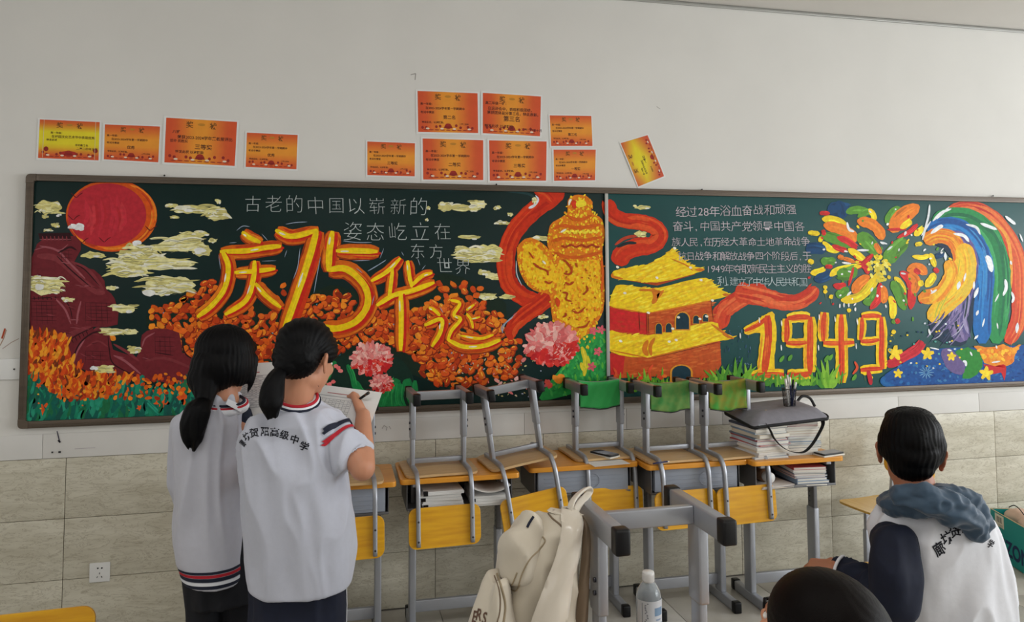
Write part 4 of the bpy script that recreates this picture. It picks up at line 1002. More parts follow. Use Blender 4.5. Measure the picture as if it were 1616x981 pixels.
# ------------------------------------------------------------------ award certificates
GOLD, DRK = (120, 74, 18), (70, 26, 14)
def certificate(c4, kind, lines, label, seed):
    "c4: pixel corners TL TR BR BL"
    P4 = [at(u, v, -0.0015) for u, v in c4]
    ctr = sum(P4, Vector()) / 4
    t = thing('award_certificate', label, 'certificate', ctr, group=None)
    def Q(s_, t_, lift=0.0):
        a = P4[0].lerp(P4[1], s_); b = P4[3].lerp(P4[2], s_); q = a.lerp(b, t_) - ctr
        q.y = -0.0004 - lift - 0.0035 * abs(math.sin(s_ * 3.1)) * (1 if kind == 'tilt' else .25); return q
    def grid(m, s0, t0, s1, t1, nx, ny, cf, lift):
        vs = []; fs = []; o = len(m.v)
        for j in range(ny + 1):
            for i in range(nx + 1):
                s_, t_ = s0 + (s1 - s0) * i / nx, t0 + (t1 - t0) * j / ny
                m.v.append(Q(s_, t_, lift)); c = cf(s_, t_); m.c.append(rgb(*c)); 
        for j in range(ny):
            for i in range(nx): m.f.append((o + j * (nx + 1) + i, o + j * (nx + 1) + i + 1, o + (j + 1) * (nx + 1) + i + 1, o + (j + 1) * (nx + 1) + i)); m.sm.append(False)
    sh = MB(); grid(sh, -.012, -.015, 1.012, 1.03, 10, 2, lambda a, b: (228, 224, 216), 0.0)
    sh.build('sheet', MATS['paper_white'], t)
    def mixc(a, b, f): return tuple(a[i] + (b[i] - a[i]) * f for i in range(3))
    R1, O1, Y1 = (216, 84, 40), (236, 152, 44), (232, 214, 34)
    if kind == 'h': cf = lambda a, b: mixc(R1, O1, max(0, min(1, 1.35 - abs(a - .5) * 3.6)))
    elif kind == 'v': cf = lambda a, b: mixc(R1, O1, max(0, min(1, 1.3 - abs(b - .48) * 2.8)))
    elif kind == 'y': cf = lambda a, b: mixc(R1, Y1, max(0, min(1, 1.7 - abs(b - .48) * 4.0)))
    else: cf = lambda a, b: mixc((208, 84, 50), Y1, max(0, min(1, 1.4 - abs(b - .42) * 2.0 - abs(a - .5) * 1.2)))
    pr = MB(); grid(pr, .02, .02, .985, .985, 14, 10, cf, 0.0004)
    pr.build('printed_field', MATS['print'], t)
    dk = MB(); r = random.Random(seed)
    asp = (P4[1] - P4[0]).length / (P4[3] - P4[0]).length
    def put(s, s_, t_, hh, col, bold=0.0):
        vs, fs = text_tris(s, 1.0, bold)
        if not vs: return
        dk.add([Q(s_ + x * hh / asp, t_ - y * hh, 0.0009) for x, y in vs], fs, False, rgb(*col))
    def blob(s_, t_, a, b, col, n=10, lift=.0009):
        dk.add([Q(s_, t_, lift)] + [Q(s_ + a * math.cos(2 * PI * i / n), t_ + b * math.sin(2 * PI * i / n), lift) for i in range(n)], [(0, i + 1, (i + 1) % n + 1) for i in range(n)], False, rgb(*col))
    put('奖', .29, .2, .15, GOLD, .02); put('状', .61, .2, .15, GOLD, .02)
    blob(.5, .13, .05, .03, (196, 132, 40))
    for (s, s_, t_, hh) in lines: put(s, s_, t_, hh, DRK, .015)
    # palace, cranes and cloud border at the foot
    blob(.5, .845, .062, .055, (150, 30, 22)); blob(.5, .8, .045, .03, (170, 44, 26)); blob(.5, .87, .075, .02, (120, 20, 18))
    for s_ in (.09, .15, .31, .37, .63, .70, .82, .89): blob(s_, .85 + r.uniform(-.03, .04), .022, .035, (150, 36, 26), 8)
    for s_ in (.17, .40, .60, .84): blob(s_, .9, .03, .022, (236, 214, 190), 7, .0011)
    for k in range(9): blob(.14 + k * .09, .93, .04, .012, (160, 50, 30), 7)
    if kind in ('y',):
        for s_ in (.09, .92): dk.add([Q(s_ - .003, .02, .001), Q(s_ + .003, .02, .001), Q(s_ + .003, .97, .001), Q(s_ - .003, .97, .001)], [(0, 1, 2, 3)], False, rgb(230, 220, 180))
        blob(.14, .75, .04, .06, (140, 24, 20)); blob(.93, .75, .04, .06, (140, 24, 20)); blob(.5, .85, .14, .07, (176, 36, 26))
    tag(dk.build('print', MATS['print'], t), kind='stuff')
    if kind == 'tilt': pass
    return t
L2 = lambda big_: [('高一年级：', .06, .34, .065), ('在2023-2024学年第一学期期中', .14, .44, .07), ('考试中荣获', .06, .54, .065), (big_, .42, .66, .10), ('特发此状，以资鼓励。', .08, .77, .055), ('二零二四年', .68, .80, .045)]
HW = [('高二年级一班：', .06, .28, .08), ('在运动会中，表现积极团结，', .10, .41, .088), ('荣获团体总分第三名，特此表彰。', .09, .51, .088), ('第三名', .36, .66, .14), ('特发此状', .05, .83, .085), ('以资鼓励', .30, .83, .085), ('二零二四年十月', .66, .88, .075)]
certificate([(61, 187), (159, 191.5), (157, 254), (58, 250)], 'y', [('高一年级：', .2, .36, .06), ('在校园文化艺术节中表现优秀', .22, .46, .075), ('特发此状', .14, .54, .06), ('学校教务处', .60, .65, .06), ('二零二四年五月', .62, .74, .07)], 'yellow-centred award certificate, leftmost on the white wall', 1)
certificate([(164, 195), (254, 198.5), (251, 257), (162, 252)], 'v', L2('优秀'), 'small plain orange award certificate, second from the left above the chalkboard', 2)
certificate([(260, 184), (376, 191), (372, 263), (257, 257)], 'h', [('八班', .11, .34, .08), ('荣获2023-2024学年黑板报评比', .18, .45, .085), ('活动 优胜奖', .08, .53, .07), ('三等奖', .42, .66, .12), ('特发此状 以资鼓励', .16, .76, .07)], 'largest orange award certificate of the left-hand row, third from the left', 3)
certificate([(388, 208), (471, 212), (469, 268), (386, 264)], 'v', L2('优秀'), 'small orange award certificate at the right end of the left-hand row', 4)
certificate([(578, 222), (656, 225), (655.5, 279), (578, 277)], 'v', L2('三等奖'), 'small orange certificate at the lower left of the middle cluster', 5)
certificate([(657, 142), (755, 146), (756, 211), (658, 209)], 'h', L2('第二名'), 'orange certificate at the top left of the middle cluster', 6)
certificate([(760, 145), (855, 151), (853.5, 216), (760, 211)], 'h', HW, 'orange certificate filled in by hand, top middle of the cluster', 7)
certificate([(665, 217), (764, 220), (764, 285), (666, 284)], 'h', L2('二等奖'), 'orange certificate in the lower row, directly above the board frame left of centre', 8)
certificate([(770, 220), (864, 222), (863, 286), (771, 286)], 'h', L2('三等奖'), 'orange certificate in the lower row under the handwritten one', 9)
certificate([(866, 181), (934, 182), (936, 231), (868.5, 231)], 'v', L2('第三名'), 'small red-edged certificate at the upper right of the cluster', 10)
certificate([(872, 235), (941, 235), (940, 285), (873, 286)], 'v', L2('一等奖'), 'small orange certificate at the lower right of the cluster', 11)
# the crooked one hangs turned on its side: its top edge is on the left
certificate([(1007, 296), (978, 225), (1022, 212), (1049, 279)], 'tilt', [('高一年级：', .2, .38, .06), ('在艺术节中获奖', .2, .48, .07), ('一等奖', .42, .60, .09), ('特发此状', .2, .7, .05)], 'crooked yellow-red certificate hanging loose at the right of the others', 12)
# ------------------------------------------------------------------ school furniture
mat('steel_grey', (166, 169, 176), 0.36, metal=0.55, var=0.06, scale=12)
mat('steel_dark', (112, 112, 114), 0.42, metal=0.5, var=0.08, scale=10)
mat('cap_black', (13, 13, 15), 0.4, spec=0.35)
mat('ply_yellow', (236, 178, 30), 0.32, coat=0.25, var=0.12, scale=6, stretch=(1, 1, 9), col2=(214, 150, 20))
mat('ply_tan', (206, 172, 124), 0.4, var=0.1, scale=5, stretch=(1.5, 14, 1), col2=(190, 154, 106))
mat('desk_wood', (230, 158, 50), 0.35, coat=0.2, var=0.1, scale=5, stretch=(1.2, 14, 6), col2=(214, 140, 36))
mat('plastic_clear', (178, 186, 200), 0.25, trans=0.35, spec=0.5)
mat('bolt', (70, 70, 76), 0.3, metal=0.8)
mat('seat_yellow', (222, 178, 84), 0.25, coat=0.4, var=0.1, scale=5, stretch=(1.5, 10, 1), col2=(206, 158, 60))

SEAT_H = 0.40
def make_chair(name, label, group=None, seat_m='ply_tan'):
    t = thing(name, label, 'chair', group=group)
    X = 0.13
    # ply seat, slightly dished
    bm = bmesh.new(); nx, ny = 10, 8; grid = []
    def seat_pt(a, b, top):
        x = (a - .5) * .36; y = (b - .5) * .34 + 0.02
        # rounded corners
        r = .05; dx = max(0, abs(x) - (.18 - r)); dy = max(0, abs(y - .02) - (.17 - r)); d = math.hypot(dx, dy)
        if d > r: k = r / d; x = math.copysign(.18 - r + dx * k, x); y = .02 + math.copysign(.17 - r + dy * k, y - .02)
        z = SEAT_H - .006 + .006 * (abs(b - .5) * 2) ** 2 - .004 * (1 - (abs(a - .5) * 2) ** 2)
        return (x, y, z + (0.0 if top else -.011))
    mb = MB(); N1 = 12
    top = [seat_pt(i / N1, j / N1, True) for j in range(N1 + 1) for i in range(N1 + 1)]
    bot = [seat_pt(i / N1, j / N1, False) for j in range(N1 + 1) for i in range(N1 + 1)]
    n = (N1 + 1) ** 2; fs = []
    for j in range(N1):
        for i in range(N1):
            a = j * (N1 + 1) + i; fs.append((a, a + 1, a + N1 + 2, a + N1 + 1)); fs.append((n + a, n + a + N1 + 1, n + a + N1 + 2, n + a + 1))
    ring = [i for i in range(N1)] + [j * (N1 + 1) + N1 for j in range(N1)] + [N1 * (N1 + 1) + i for i in range(N1, 0, -1)] + [j * (N1 + 1) for j in range(N1, 0, -1)]
    for k in range(len(ring)): a, b = ring[k], ring[(k + 1) % len(ring)]; fs.append((a, n + a, n + b, b))
    mb.add(top + bot, fs, False); mb.build('seat', MATS[seat_m], t)
    # backrest: curved ply
    mb = MB(); o = rrect(.348, .186, .038, 6)
    M = Matrix.Translation((0, -.188, .622)) @ Matrix.Rotation(math.radians(96), 4, 'X')
    mb.plate(o, .011, M, bev=.0025); mb.build('backrest', MATS['ply_yellow'], t)
    for s in (-1, 1):
        sk = MB().box((s * X, 0, .029), (.030, .29, .052), bev=.005); sk = sk.build('runner', MATS['steel_grey'], t)
        for e in (-1, 1):
            MB().box((s * X, e * .142, .029), (.035, .036, .058), bev=.006).build('end_cap', MATS['cap_black'], sk)
        up = MB().box((s * X, 0, .145), (.026, .062, .19), bev=.005).build('leg', MATS['steel_grey'], t)
        MB().box((s * X, 0, .30), (.020, .050, .18), bev=.004).build('inner_tube', MATS['steel_grey'], up)
        for k in range(2): MB().lathe([(.0001, 0), (.006, 0), (.006, .006), (.0001, .006)], (s * (X + .013), -.012, .16 + k * .03), 8, Matrix.Rotation(s * PI / 2, 3, 'Y')).build('bolt', MATS['bolt'], up)
        path = catmull([(s * X, .13, SEAT_H - .024), (s * X, .05, SEAT_H - .024), (s * X, -.10, SEAT_H - .024), (s * X, -.155, SEAT_H - .012), (s * X, -.185, SEAT_H + .035), (s * X, -.195, .50), (s * X, -.203, .60), (s * X, -.210, .70)], 5)
        rl = MB().tube(path, 1.0, 12, flat=(.020, .024), up=(0, 0, 1)).build('back_frame', MATS['steel_grey'], t)
        for zz in (.585, .675):
            MB().lathe([(.0001, 0), (.0055, 0), (.005, .003), (.0001, .003)], (s * X, -.2125 - (zz - .6) * .08, zz), 8, Matrix.Rotation(PI / 2, 3, 'X')).build('bolt', MATS['bolt'], rl)
    MB().box((0, 0.0, .030), (2 * X - .03, .022, .044), bev=.003).build('stretcher', MATS['steel_grey'], t)
    MB().box((0, 0.0, SEAT_H - .050), (2 * X - .018, .020, .024), bev=.003).build('seat_rail', MATS['steel_grey'], t)
    return t
DZ = 0.78
chair0 = make_chair('school_chair', 'upturned school chair')
index_kids()
GRP = 'chairs upturned on the desks by the wall'
def upturned(x, y, yaw, label, zt=DZ, group=GRP, first=False):
    c = chair0 if first else copy_tree(chair0)
    c['label'] = label
    if group: c['group'] = group
    c.rotation_mode = 'QUATERNION'
    q = Matrix.Rotation(math.radians(yaw), 4, 'Z') @ Matrix.Rotation(PI, 4, 'Y')
    c.rotation_quaternion = q.to_quaternion(); c.location = (x, y, zt + SEAT_H + .001)
    return c
upturned(0.030, -0.38, 3, 'upturned school chair on the desk behind the girl writing, leftmost of the upturned chairs', first=True)
upturned(0.493, -0.300, 3, 'upturned school chair with its whole yellow backrest in view, second from the left')
c3 = upturned(0.905, -0.285, 5, 'upturned school chair leaning askew, above the beige backpack')
c3.rotation_quaternion = (Matrix.Rotation(math.radians(-8), 4, 'Y') @ c3.rotation_quaternion.to_matrix().to_4x4()).to_quaternion(); c3.location = (0.905 - .055, -0.285, DZ + SEAT_H + .022)
upturned(1.382, -0.175, 2, 'upturned school chair with the bright green cloth and a phone on its seat')
upturned(1.728, -0.318, 3, 'upturned school chair with the olive-green cloth hung over its bar')
upturned(2.063, -0.322, 4, 'rightmost upturned school chair, beside the stacked books, with a patchy green cloth')
upturned(0.741, -2.395, 1, 'upturned chair in the foreground carrying the beige backpack', group='')

def place_chair(x, y, yaw, label, z=0.0, seat=None):
    c = copy_tree(chair0); c['label'] = label
    if 'group' in c: del c['group']
    c.rotation_mode = 'XYZ'; c.rotation_euler = (0, 0, math.radians(yaw)); c.location = (x, y, z)
    if seat:
        for ch in c.children:
            if ch.name.startswith('seat') and 'rail' not in ch.name:
                ch.data = ch.data.copy(); ch.data.materials[0] = MATS[seat]
    return c

# ---- desks
def make_desk(name, x, yf, label, drawer, w_=0.585, d_=0.37, group='desks along the tiled wall', zt=DZ):
    t = thing(name, label, 'desk', (x, yf + d_ / 2, 0), group=group)
    M = Matrix.Translation((0, 0, zt - .0125))
    MB().plate(rrect(w_, d_, .022), .025, M, bev=.004).build('tabletop', MATS['desk_wood'], t)
    hx = w_ / 2 - .075
    # metal book box, open towards the room
    b = MB()
    y0, y1 = -d_ / 2 + .035, d_ / 2 - .03; z0, z1 = zt - .155, zt - .026
    b.box((0, (y0 + y1) / 2, z0), (w_ - .07, y1 - y0, .004)); b.box((0, y1, (z0 + z1) / 2), (w_ - .07, .004, z1 - z0))
    for s in (-1, 1): b.box((s * (w_ / 2 - .035), (y0 + y1) / 2, (z0 + z1) / 2), (.004, y1 - y0, z1 - z0))
    b.box((0, y0, z0 + .004), (w_ - .07, .010, .012), bev=.002)
    b.build('book_box', MATS['steel_dark'], t)
    if drawer:
        dr = MB(); zz = (z0 + z1) / 2 + .004
        dr.box((0, y0 - .004, zz), (w_ - .10, .006, z1 - z0 - .018), bev=.002)
        for s in (-1, 1): dr.box((s * (w_ / 2 - .052), (y0 + y1) / 2, zz), (.003, y1 - y0 - .02, z1 - z0 - .02))
        for k in range(4): dr.box((0, y0 - .008, z0 + .03 + k * .02), (w_ - .16, .003, .0035), bev=.001)
        dd = dr.build('drawer', MATS['plastic_clear'], t)
        dd['label'] = 'translucent grey plastic drawer'
        MB().tube([(.035 * math.cos(a) + .05, y0 - .011, zz + .035 * math.sin(a)) for a in [k * PI / 8 for k in range(16)]], .0016, 6, closed=True).build('finger_ring', MATS['plastic_clear'], dd)
    for s in (-1, 1):
        lg = MB().box((s * hx, .0, .26), (.032, .072, .42), bev=.006).build('leg', MATS['steel_grey'], t)
        MB().box((s * hx, .0, .60), (.024, .056, .30), bev=.005).build('inner_tube', MATS['steel_dark'], lg)
        hl = MB()
        for k in range(7):
            for sd in (-1, 1):
                hl.lathe([(.0001, 0), (.0045, 0), (.0045, .001), (.0001, .001)], (s * hx + sd * .0122, .008, .50 + k * .026), 8, Matrix.Rotation(sd * PI / 2, 3, 'Y'))
        hl.build('holes', MATS['bolt'], lg)
        MB().box((s * hx, 0, zt - .036), (.03, d_ - .06, .02), bev=.003).build('top_bearer', MATS['steel_grey'], lg)
        ru = MB().box((s * hx, -.005, .027), (.036, d_ - .02, .05), bev=.006).build('runner', MATS['steel_grey'], t)
        for e in (-1, 1): MB().box((s * hx, -.005 + e * (d_ / 2 - .022), .028), (.041, .04, .056), bev=.007).build('end_cap', MATS['cap_black'], ru)
    MB().box((0, .012, .11), (2 * hx - .03, .022, .055), bev=.003).build('crossbar', MATS['steel_grey'], t)
    return t
DESKS = {}
for k, (x, yf, lab, dr) in enumerate(((-.02, -.485, 'desk with translucent grey drawer, behind the girl writing', True),
        (.585, -.462, 'desk with loose papers in its open book box, under the second and third upturned chairs', False),
        (1.238, -.388, 'desk with translucent drawer, under the chair with the bright green cloth', True),
        (1.822, -.482, 'desk with translucent drawer, between the books desk and the phone desk', True),
        (2.375, -.530, 'desk at the right end of the row, loaded with stacks of books', False))):
    DESKS[k] = make_desk('school_desk', x, yf, lab, dr, w_=(0.585, 0.585, 0.585, 0.565, 0.54)[k])
make_desk('school_desk', .90, -2.62, 'foreground desk just below the frame, carrying an upturned chair and a water bottle', False, w_=.60, d_=.40, group='', zt=DZ)

# ---- upright chairs
c = place_chair(3.06, -0.31, 97, 'upright chair with glossy yellow seat behind the seated boy, against the tiled wall', seat='seat_yellow'); c.scale = (1, 1, 1.09)
_q = atz(1338, 890, SEAT_H)
place_chair(_q.x + .17, _q.y - .16, 88, 'yellow chair mostly hidden behind the elbow of the boy', seat='seat_yellow')
_q = atz(152, 958, .712)
place_chair(_q.x - .168, _q.y - .19, 183, 'chair whose yellow backrest top shows in the lower left corner')

# ---- green cloths hung over the stretchers of three upturned chairs
mat('cloth_green', (40, 158, 74), 0.8, var=0.15, scale=14, sheen=0.3)
mat('cloth_olive', (62, 132, 62), 0.85, var=0.5, scale=22, col2=(112, 140, 70))
mat('cloth_patchy', (66, 148, 56), 0.85, var=0.5, scale=16, col2=(150, 130, 44))
def hung_cloth(x, y, yaw, w_, drop, m, label, seed, trim=True):
    zt = DZ + SEAT_H - .004; r = random.Random(seed)
    t = thing('cleaning_cloth', label, 'cloth', (x, y, zt), math.radians(yaw), 'green cloths hung over upturned chairs')
    nx, ny = 26, 26; vs = []; fs = []
    L_ = drop * 2 + .05
    for j in range(ny + 1):
        s_ = (j / ny - .5) * L_
        for i in range(nx + 1):
            a = i / nx - .5
            dr_ = drop * (1 - .08 * abs(a) * 2 + .012 * math.sin(a * 9 + seed))
            sc = s_ / (L_ / 2)
            if abs(s_) < .018: yy = s_; zz = 0.006
            else:
                f = (abs(s_) - .018) / (L_ / 2 - .018)
                yy = math.copysign(.018 + .010 * f + .004 * math.sin(a * 14 + f * 4 + seed) * f + .0025 * math.sin(a * 27 + f * 9 + seed), s_); zz = .004 - f * dr_
            zz -= .010 * math.cos(a * PI) * (abs(sc) < .4)
            vs.append((a * w_ * (1 - .04 * abs(sc)), yy, zz))
    for j in range(ny):
        for i in range(nx): b = j * (nx + 1) + i; fs.append((b, b + 1, b + nx + 2, b + nx + 1))
    o = MB().add(vs, fs, True).build('fabric', MATS[m], t)
    sd = o.modifiers.new('s', 'SOLIDIFY'); sd.thickness = .002
    e = MB().tube([Vector(vs[i]) + Vector((0, -.001, -.001)) for i in range(nx + 1)], .003, 6).build('dark_hem', MATS['dark_plastic'], t)
    return t
hung_cloth(1.384, -.185, 2, .238, .150, 'cloth_green', 'bright green cloth hung over the bar of an upturned chair', 1)
hung_cloth(1.728, -.328, 3, .236, .158, 'cloth_olive', 'mottled olive-green cloth, middle of the three hung cloths', 2)
hung_cloth(2.063, -.332, 4, .236, .165, 'cloth_patchy', 'green cloth with yellowish patches, nearest the pen holder', 3)
# ------------------------------------------------------------------ books, bag, phones, bottle, box
mat('page_edge', (226, 222, 212), 0.85, var=0.12, scale=12, stretch=(1, 1, 60))
mat('cover_var', (255, 255, 255), 0.55, attr='paint')
mat('phone_glass', (14, 14, 16), 0.12, coat=0.6)
mat('bag_grey', (136, 134, 142), 0.8, var=0.15, scale=30, bump=0.1)
mat('bag_black', (24, 24, 27), 0.7)
mat('mesh_black', (22, 24, 34), 0.5, metal=0.3)
mat('pen_white', (232, 230, 226), 0.35)
mat('pen_navy', (30, 38, 84), 0.35)
mat('card_teal', (16, 150, 148), 0.6, var=0.06, scale=8)
mat('card_edge', (196, 168, 122), 0.8)
mat('paper_pink', (222, 190, 170), 0.7, var=0.1, scale=8)
mat('bottle_clear', (236, 242, 246), 0.08, trans=0.78, ior=1.30)
mat('label_white', (206, 210, 216), 0.5, attr='paint')
mat('brown_tube', (120, 88, 62), 0.6)

def book(x, y, z, w_, d_, h_, yaw, cover, label, group, name='book', cat='book'):
    t = thing(name, label, cat, (x, y, z), math.radians(yaw), group)
    r = random.Random(int(z * 9999) + int(x * 999))
    MB().box((0, 0, h_ / 2), (w_ - .006, d_ - .004, h_ - .0022), bev=.0008).build('pages', MATS['page_edge'], t)
    c = rgb(*cover)
    MB().box((0, 0, .0005), (w_, d_, .001), col=c).box((0, 0, h_ - .0005), (w_, d_, .001), col=c).box((-w_ / 2, 0, h_ / 2), (.0012, d_, h_), col=c).build('cover', MATS['cover_var'], t)
    return t
COV = [(236, 232, 226), (222, 214, 208), (206, 216, 226), (196, 90, 90), (226, 226, 230), (150, 172, 196), (232, 220, 200), (120, 132, 150), (214, 190, 190), (70, 76, 96)]
CN = ['cream', 'beige', 'pale blue', 'red', 'white', 'blue', 'sand', 'slate', 'pink', 'navy']
ORD = ['', 'second', 'third', 'fourth', 'fifth', 'sixth', 'seventh', 'eighth', 'ninth', 'tenth', 'eleventh', 'twelfth', 'thirteenth', 'fourteenth', 'fifteenth', 'sixteenth']
def stack(x, y, z0, w_, d_, total, n, yaw, seed, where, group):
    r = random.Random(seed); hs = [r.uniform(.5, 1.6) for _ in range(n)]; k = total / sum(hs); z = z0
    for i, h_ in enumerate(hs):
        ci = r.randrange(len(COV)); hh = h_ * k
        pos = 'lowest in' if i == 0 else ('topmost in' if i == n - 1 else '%s from the bottom in' % ORD[i])
        book(x + r.uniform(-.008, .008), y + r.uniform(-.01, .006), z, w_ * r.uniform(.92, 1.0), d_ * r.uniform(.95, 1.0), hh - .0003, yaw + r.uniform(-4, 4), COV[ci], '%s-covered book, %s %s' % (CN[ci], pos, where), group)
        z += hh
    return z
Z0 = DZ + .0005
zt1 = stack(2.24, -.36, Z0, .205, .25, .180, 15, 6, 3, 'the stack nearest the upturned chairs', 'books stacked under the grey bag')
zt2 = stack(2.46, -.33, Z0, .205, .25, .196, 16, -3, 8, 'the stack nearest the phone', 'books stacked under the grey bag')
# papers and books inside the box of that desk, and the tube and bottle beside them
zs = DZ - .152
stack(2.475, -.375, zs, .19, .24, .098, 9, -4, 12, 'the pile inside the right-hand desk', 'books inside the right-hand desk')
t = thing('drink_bottle', 'dark bottle with round white cap lying inside the right-hand desk', 'bottle', (2.235, -.36, zs + .0495))
RB_ = Matrix.Rotation(PI / 2, 3, 'X') 
MB().lathe([(.0001, -.10), (.036, -.10), (.038, -.09), (.038, .05), (.03, .075), (.0001, .076)], (0, 0, 0), 20, RB_).build('body', MATS['brown_tube'], t)
MB().lathe([(.0001, .07), (.026, .07), (.028, .075), (.028, .115), (.025, .12), (.0001, .12)], (0, 0, 0), 20, RB_).build('cap', MATS['white_plastic'], t)
for k in range(3):
    book(2.26, -.385 + .002 * k, zs + .0002 + k * .004, .20, .24, .0037, 3 + k * 2, COV[(6, 1, 0)[k]], ('sand', 'beige', 'cream')[k] + ' thin booklet lying flat under the lying bottle, ' + ('lowest', 'middle', 'topmost')[k], 'booklets inside the right-hand desk', 'booklet', 'booklet')
# papers in the second desk
def paperstack(x, y, w_, d_, n, th, seed, cols, where):
    r = random.Random(seed); z = zs
    for i in range(n):
        t = thing('paper_bundle', '%s bundle of papers, %s in %s' % (cols[i % len(cols)][0], ('lowest', 'second lowest', 'third', 'fourth', 'fifth', 'sixth')[i], where), 'papers', (x + r.uniform(-.006, .006), y + r.uniform(-.01, .004), z), math.radians(r.uniform(-3, 3)), 'paper bundles in the open desk')
        h_ = th * r.uniform(.7, 1.2)
        mb = MB(); q = 8
        for kk in range(3): mb.box((0, 0, h_ * (kk + .5) / 3), (w_ - .004 * kk, d_, h_ / 3 - .0006), Matrix.Rotation(r.uniform(-.02, .02), 3, 'Z'))
        mb.build('sheets', MATS['paper_white'], t)
        if i % 2 == 0: MB().box((-w_ / 2 + .012, -d_ / 2 + .004, h_ / 2), (.022, .012, h_ + .004), bev=.001).build('binder_clip', MATS['cap_black'], t)
        z += h_ + .0006
    return z
paperstack(.50, -.30, .20, .27, 5, .0155, 5, [('white',), ('off-white',)], 'the left pile of the open desk')
paperstack(.735, -.31, .19, .27, 4, .013, 6, [('white',), ('grey-white',)], 'the right pile of the open desk')
t = thing('magazine', 'glossy curved magazine sheet lying over the right-hand pile in the open desk', 'magazine', (.735, -.32, zs + .066), 0)
vs = []; fs = []
for j in range(9):
    for i in range(13): vs.append(((i / 12 - .5) * .19, (j / 8 - .5) * .27, .030 * (1 - math.sin(i / 12 * PI) ** .7) + .001))
for j in range(8):
    for i in range(12): b = j * 13 + i; fs.append((b, b + 1, b + 14, b + 13))
o = MB().add(vs, fs, True).build('sheet', MATS['tile_white'], t); o.modifiers.new('s', 'SOLIDIFY').thickness = .003

# grey laptop bag over the books
t = thing('laptop_bag', 'flat grey laptop bag with black piping lying over the stacked books', 'bag', (2.36, -.335, DZ + .205))
def bag_z(x, y): return .002 + .010 * math.sin((x + .3) * 3) + .010 * (x > .02) * min(1, (x - .02) * 8) - .030 * (max(0, -y - .07) / .09) ** 2 + .014 * max(0, y) / .15 - .028 * (max(0, -x - .12) / .115) ** 2 - .014 * (max(0, x - .14) / .1) ** 2
out = rrect(.47, .32, .04, 6); vs = []; fs = []
ring_n = 5
def bpt(f, k):
    x, y = out[k % len(out)]; return x * f, y * f
pts_t, pts_b = [], []
for rr in range(1, ring_n + 1):
    f = rr / ring_n
    for k in range(len(out)):
        x, y = bpt(f, k); th = .022 * math.sqrt(max(0, 1 - f ** 4)) + .005
        wv = (.003 * math.sin(x * 60 + y * 30) + .006 * noise.noise(Vector((x * 14, y * 14, 2)))) * f
        pts_t.append((x, y, bag_z(x, y) + th + wv)); pts_b.append((x, y, bag_z(x, y) - th * .3 + wv))
M_ = len(out); vs = [(0, 0, bag_z(0, 0) + .02)] + pts_t + [(0, 0, bag_z(0, 0) - .006)] + pts_b; ob = 1 + len(pts_t)
for k in range(M_):
    k2 = (k + 1) % M_
    fs.append((0, 1 + k, 1 + k2)); fs.append((ob, ob + 1 + k2, ob + 1 + k))
    for rr in range(ring_n - 1):
        a, b = 1 + rr * M_, 1 + (rr + 1) * M_; fs.append((a + k, b + k, b + k2, a + k2)); fs.append((ob + a + k2, ob + b + k2, ob + b + k, ob + a + k))
    a = 1 + (ring_n - 1) * M_; fs.append((a + k, ob + a + k, ob + a + k2, a + k2))
MB().add(vs, fs, True).build('body', MATS['bag_grey'], t)
edge = [Vector((x, y, bag_z(x, y) + .001)) for x, y in out]
MB().tube(edge, 1.0, 10, closed=True, flat=(.010, .016)).build('piping', MATS['bag_black'], t)
MB().box((-.10, -.07, bag_z(-.1, -.07) + .021), (.006, .004, .014), bev=.001).build('zip_pull', MATS['seat_yellow'], t)
L0 = Vector(t.location)
strap = [at(1203, 664, -.46), at(1214, 676, -.50), at(1222, 692, -.50), at(1236, 706, -.50), at(1252, 713, -.50), at(1268, 713, -.50), at(1280, 703, -.50), at(1291, 686, -.495), at(1299, 668, -.47), at(1294, 656, -.42)]
strap = catmull([q - L0 for q in strap], 5)
MB().tube(strap, 1.0, 10, flat=(.003, .024), up=(0, -1, 0)).build('strap', MATS['bag_black'], t)
b1 = at(1251, 640, -.40) - L0
MB().tube(catmull([at(1256, 636, -.20) - L0, at(1266, 625, -.19) - L0, at(1278, 628, -.19) - L0, at(1286, 641, -.20) - L0], 5), .008, 8).build('carry_handle', MATS['bag_black'], t)

# wire mesh pen holder on the bag
hz = DZ + .197
hp = at(1246, 640, -.35)
t = thing('pen_holder', 'black wire mesh pen holder standing on the grey laptop bag', 'pen holder', (hp.x, -.35, hp.z - .004))
m = MB(); R0, R1, HH = .030, .038, .098
m.lathe([(.0001, 0), (R0, 0), (R0, .002), (.0001, .002)], (0, 0, 0), 20); m.tube([(R1 * math.cos(a), R1 * math.sin(a), HH) for a in [k * PI / 12 for k in range(24)]], .0022, 6, closed=True)
m.tube([(R0 * math.cos(a), R0 * math.sin(a), .002) for a in [k * PI / 12 for k in range(24)]], .002, 6, closed=True)
for k in range(30):
    a = k * 2 * PI / 30
    for s in (-1, 1): m.tube([(( R0 + (R1 - R0) * f) * math.cos(a + s * f * 1.1), (R0 + (R1 - R0) * f) * math.sin(a + s * f * 1.1), HH * f) for f in (0, .25, .5, .75, 1)], .0007, 4)
o = m.build('mesh_cup', MATS['mesh_black'], t); o['kind'] = 'stuff'
PB = Vector(t.location)
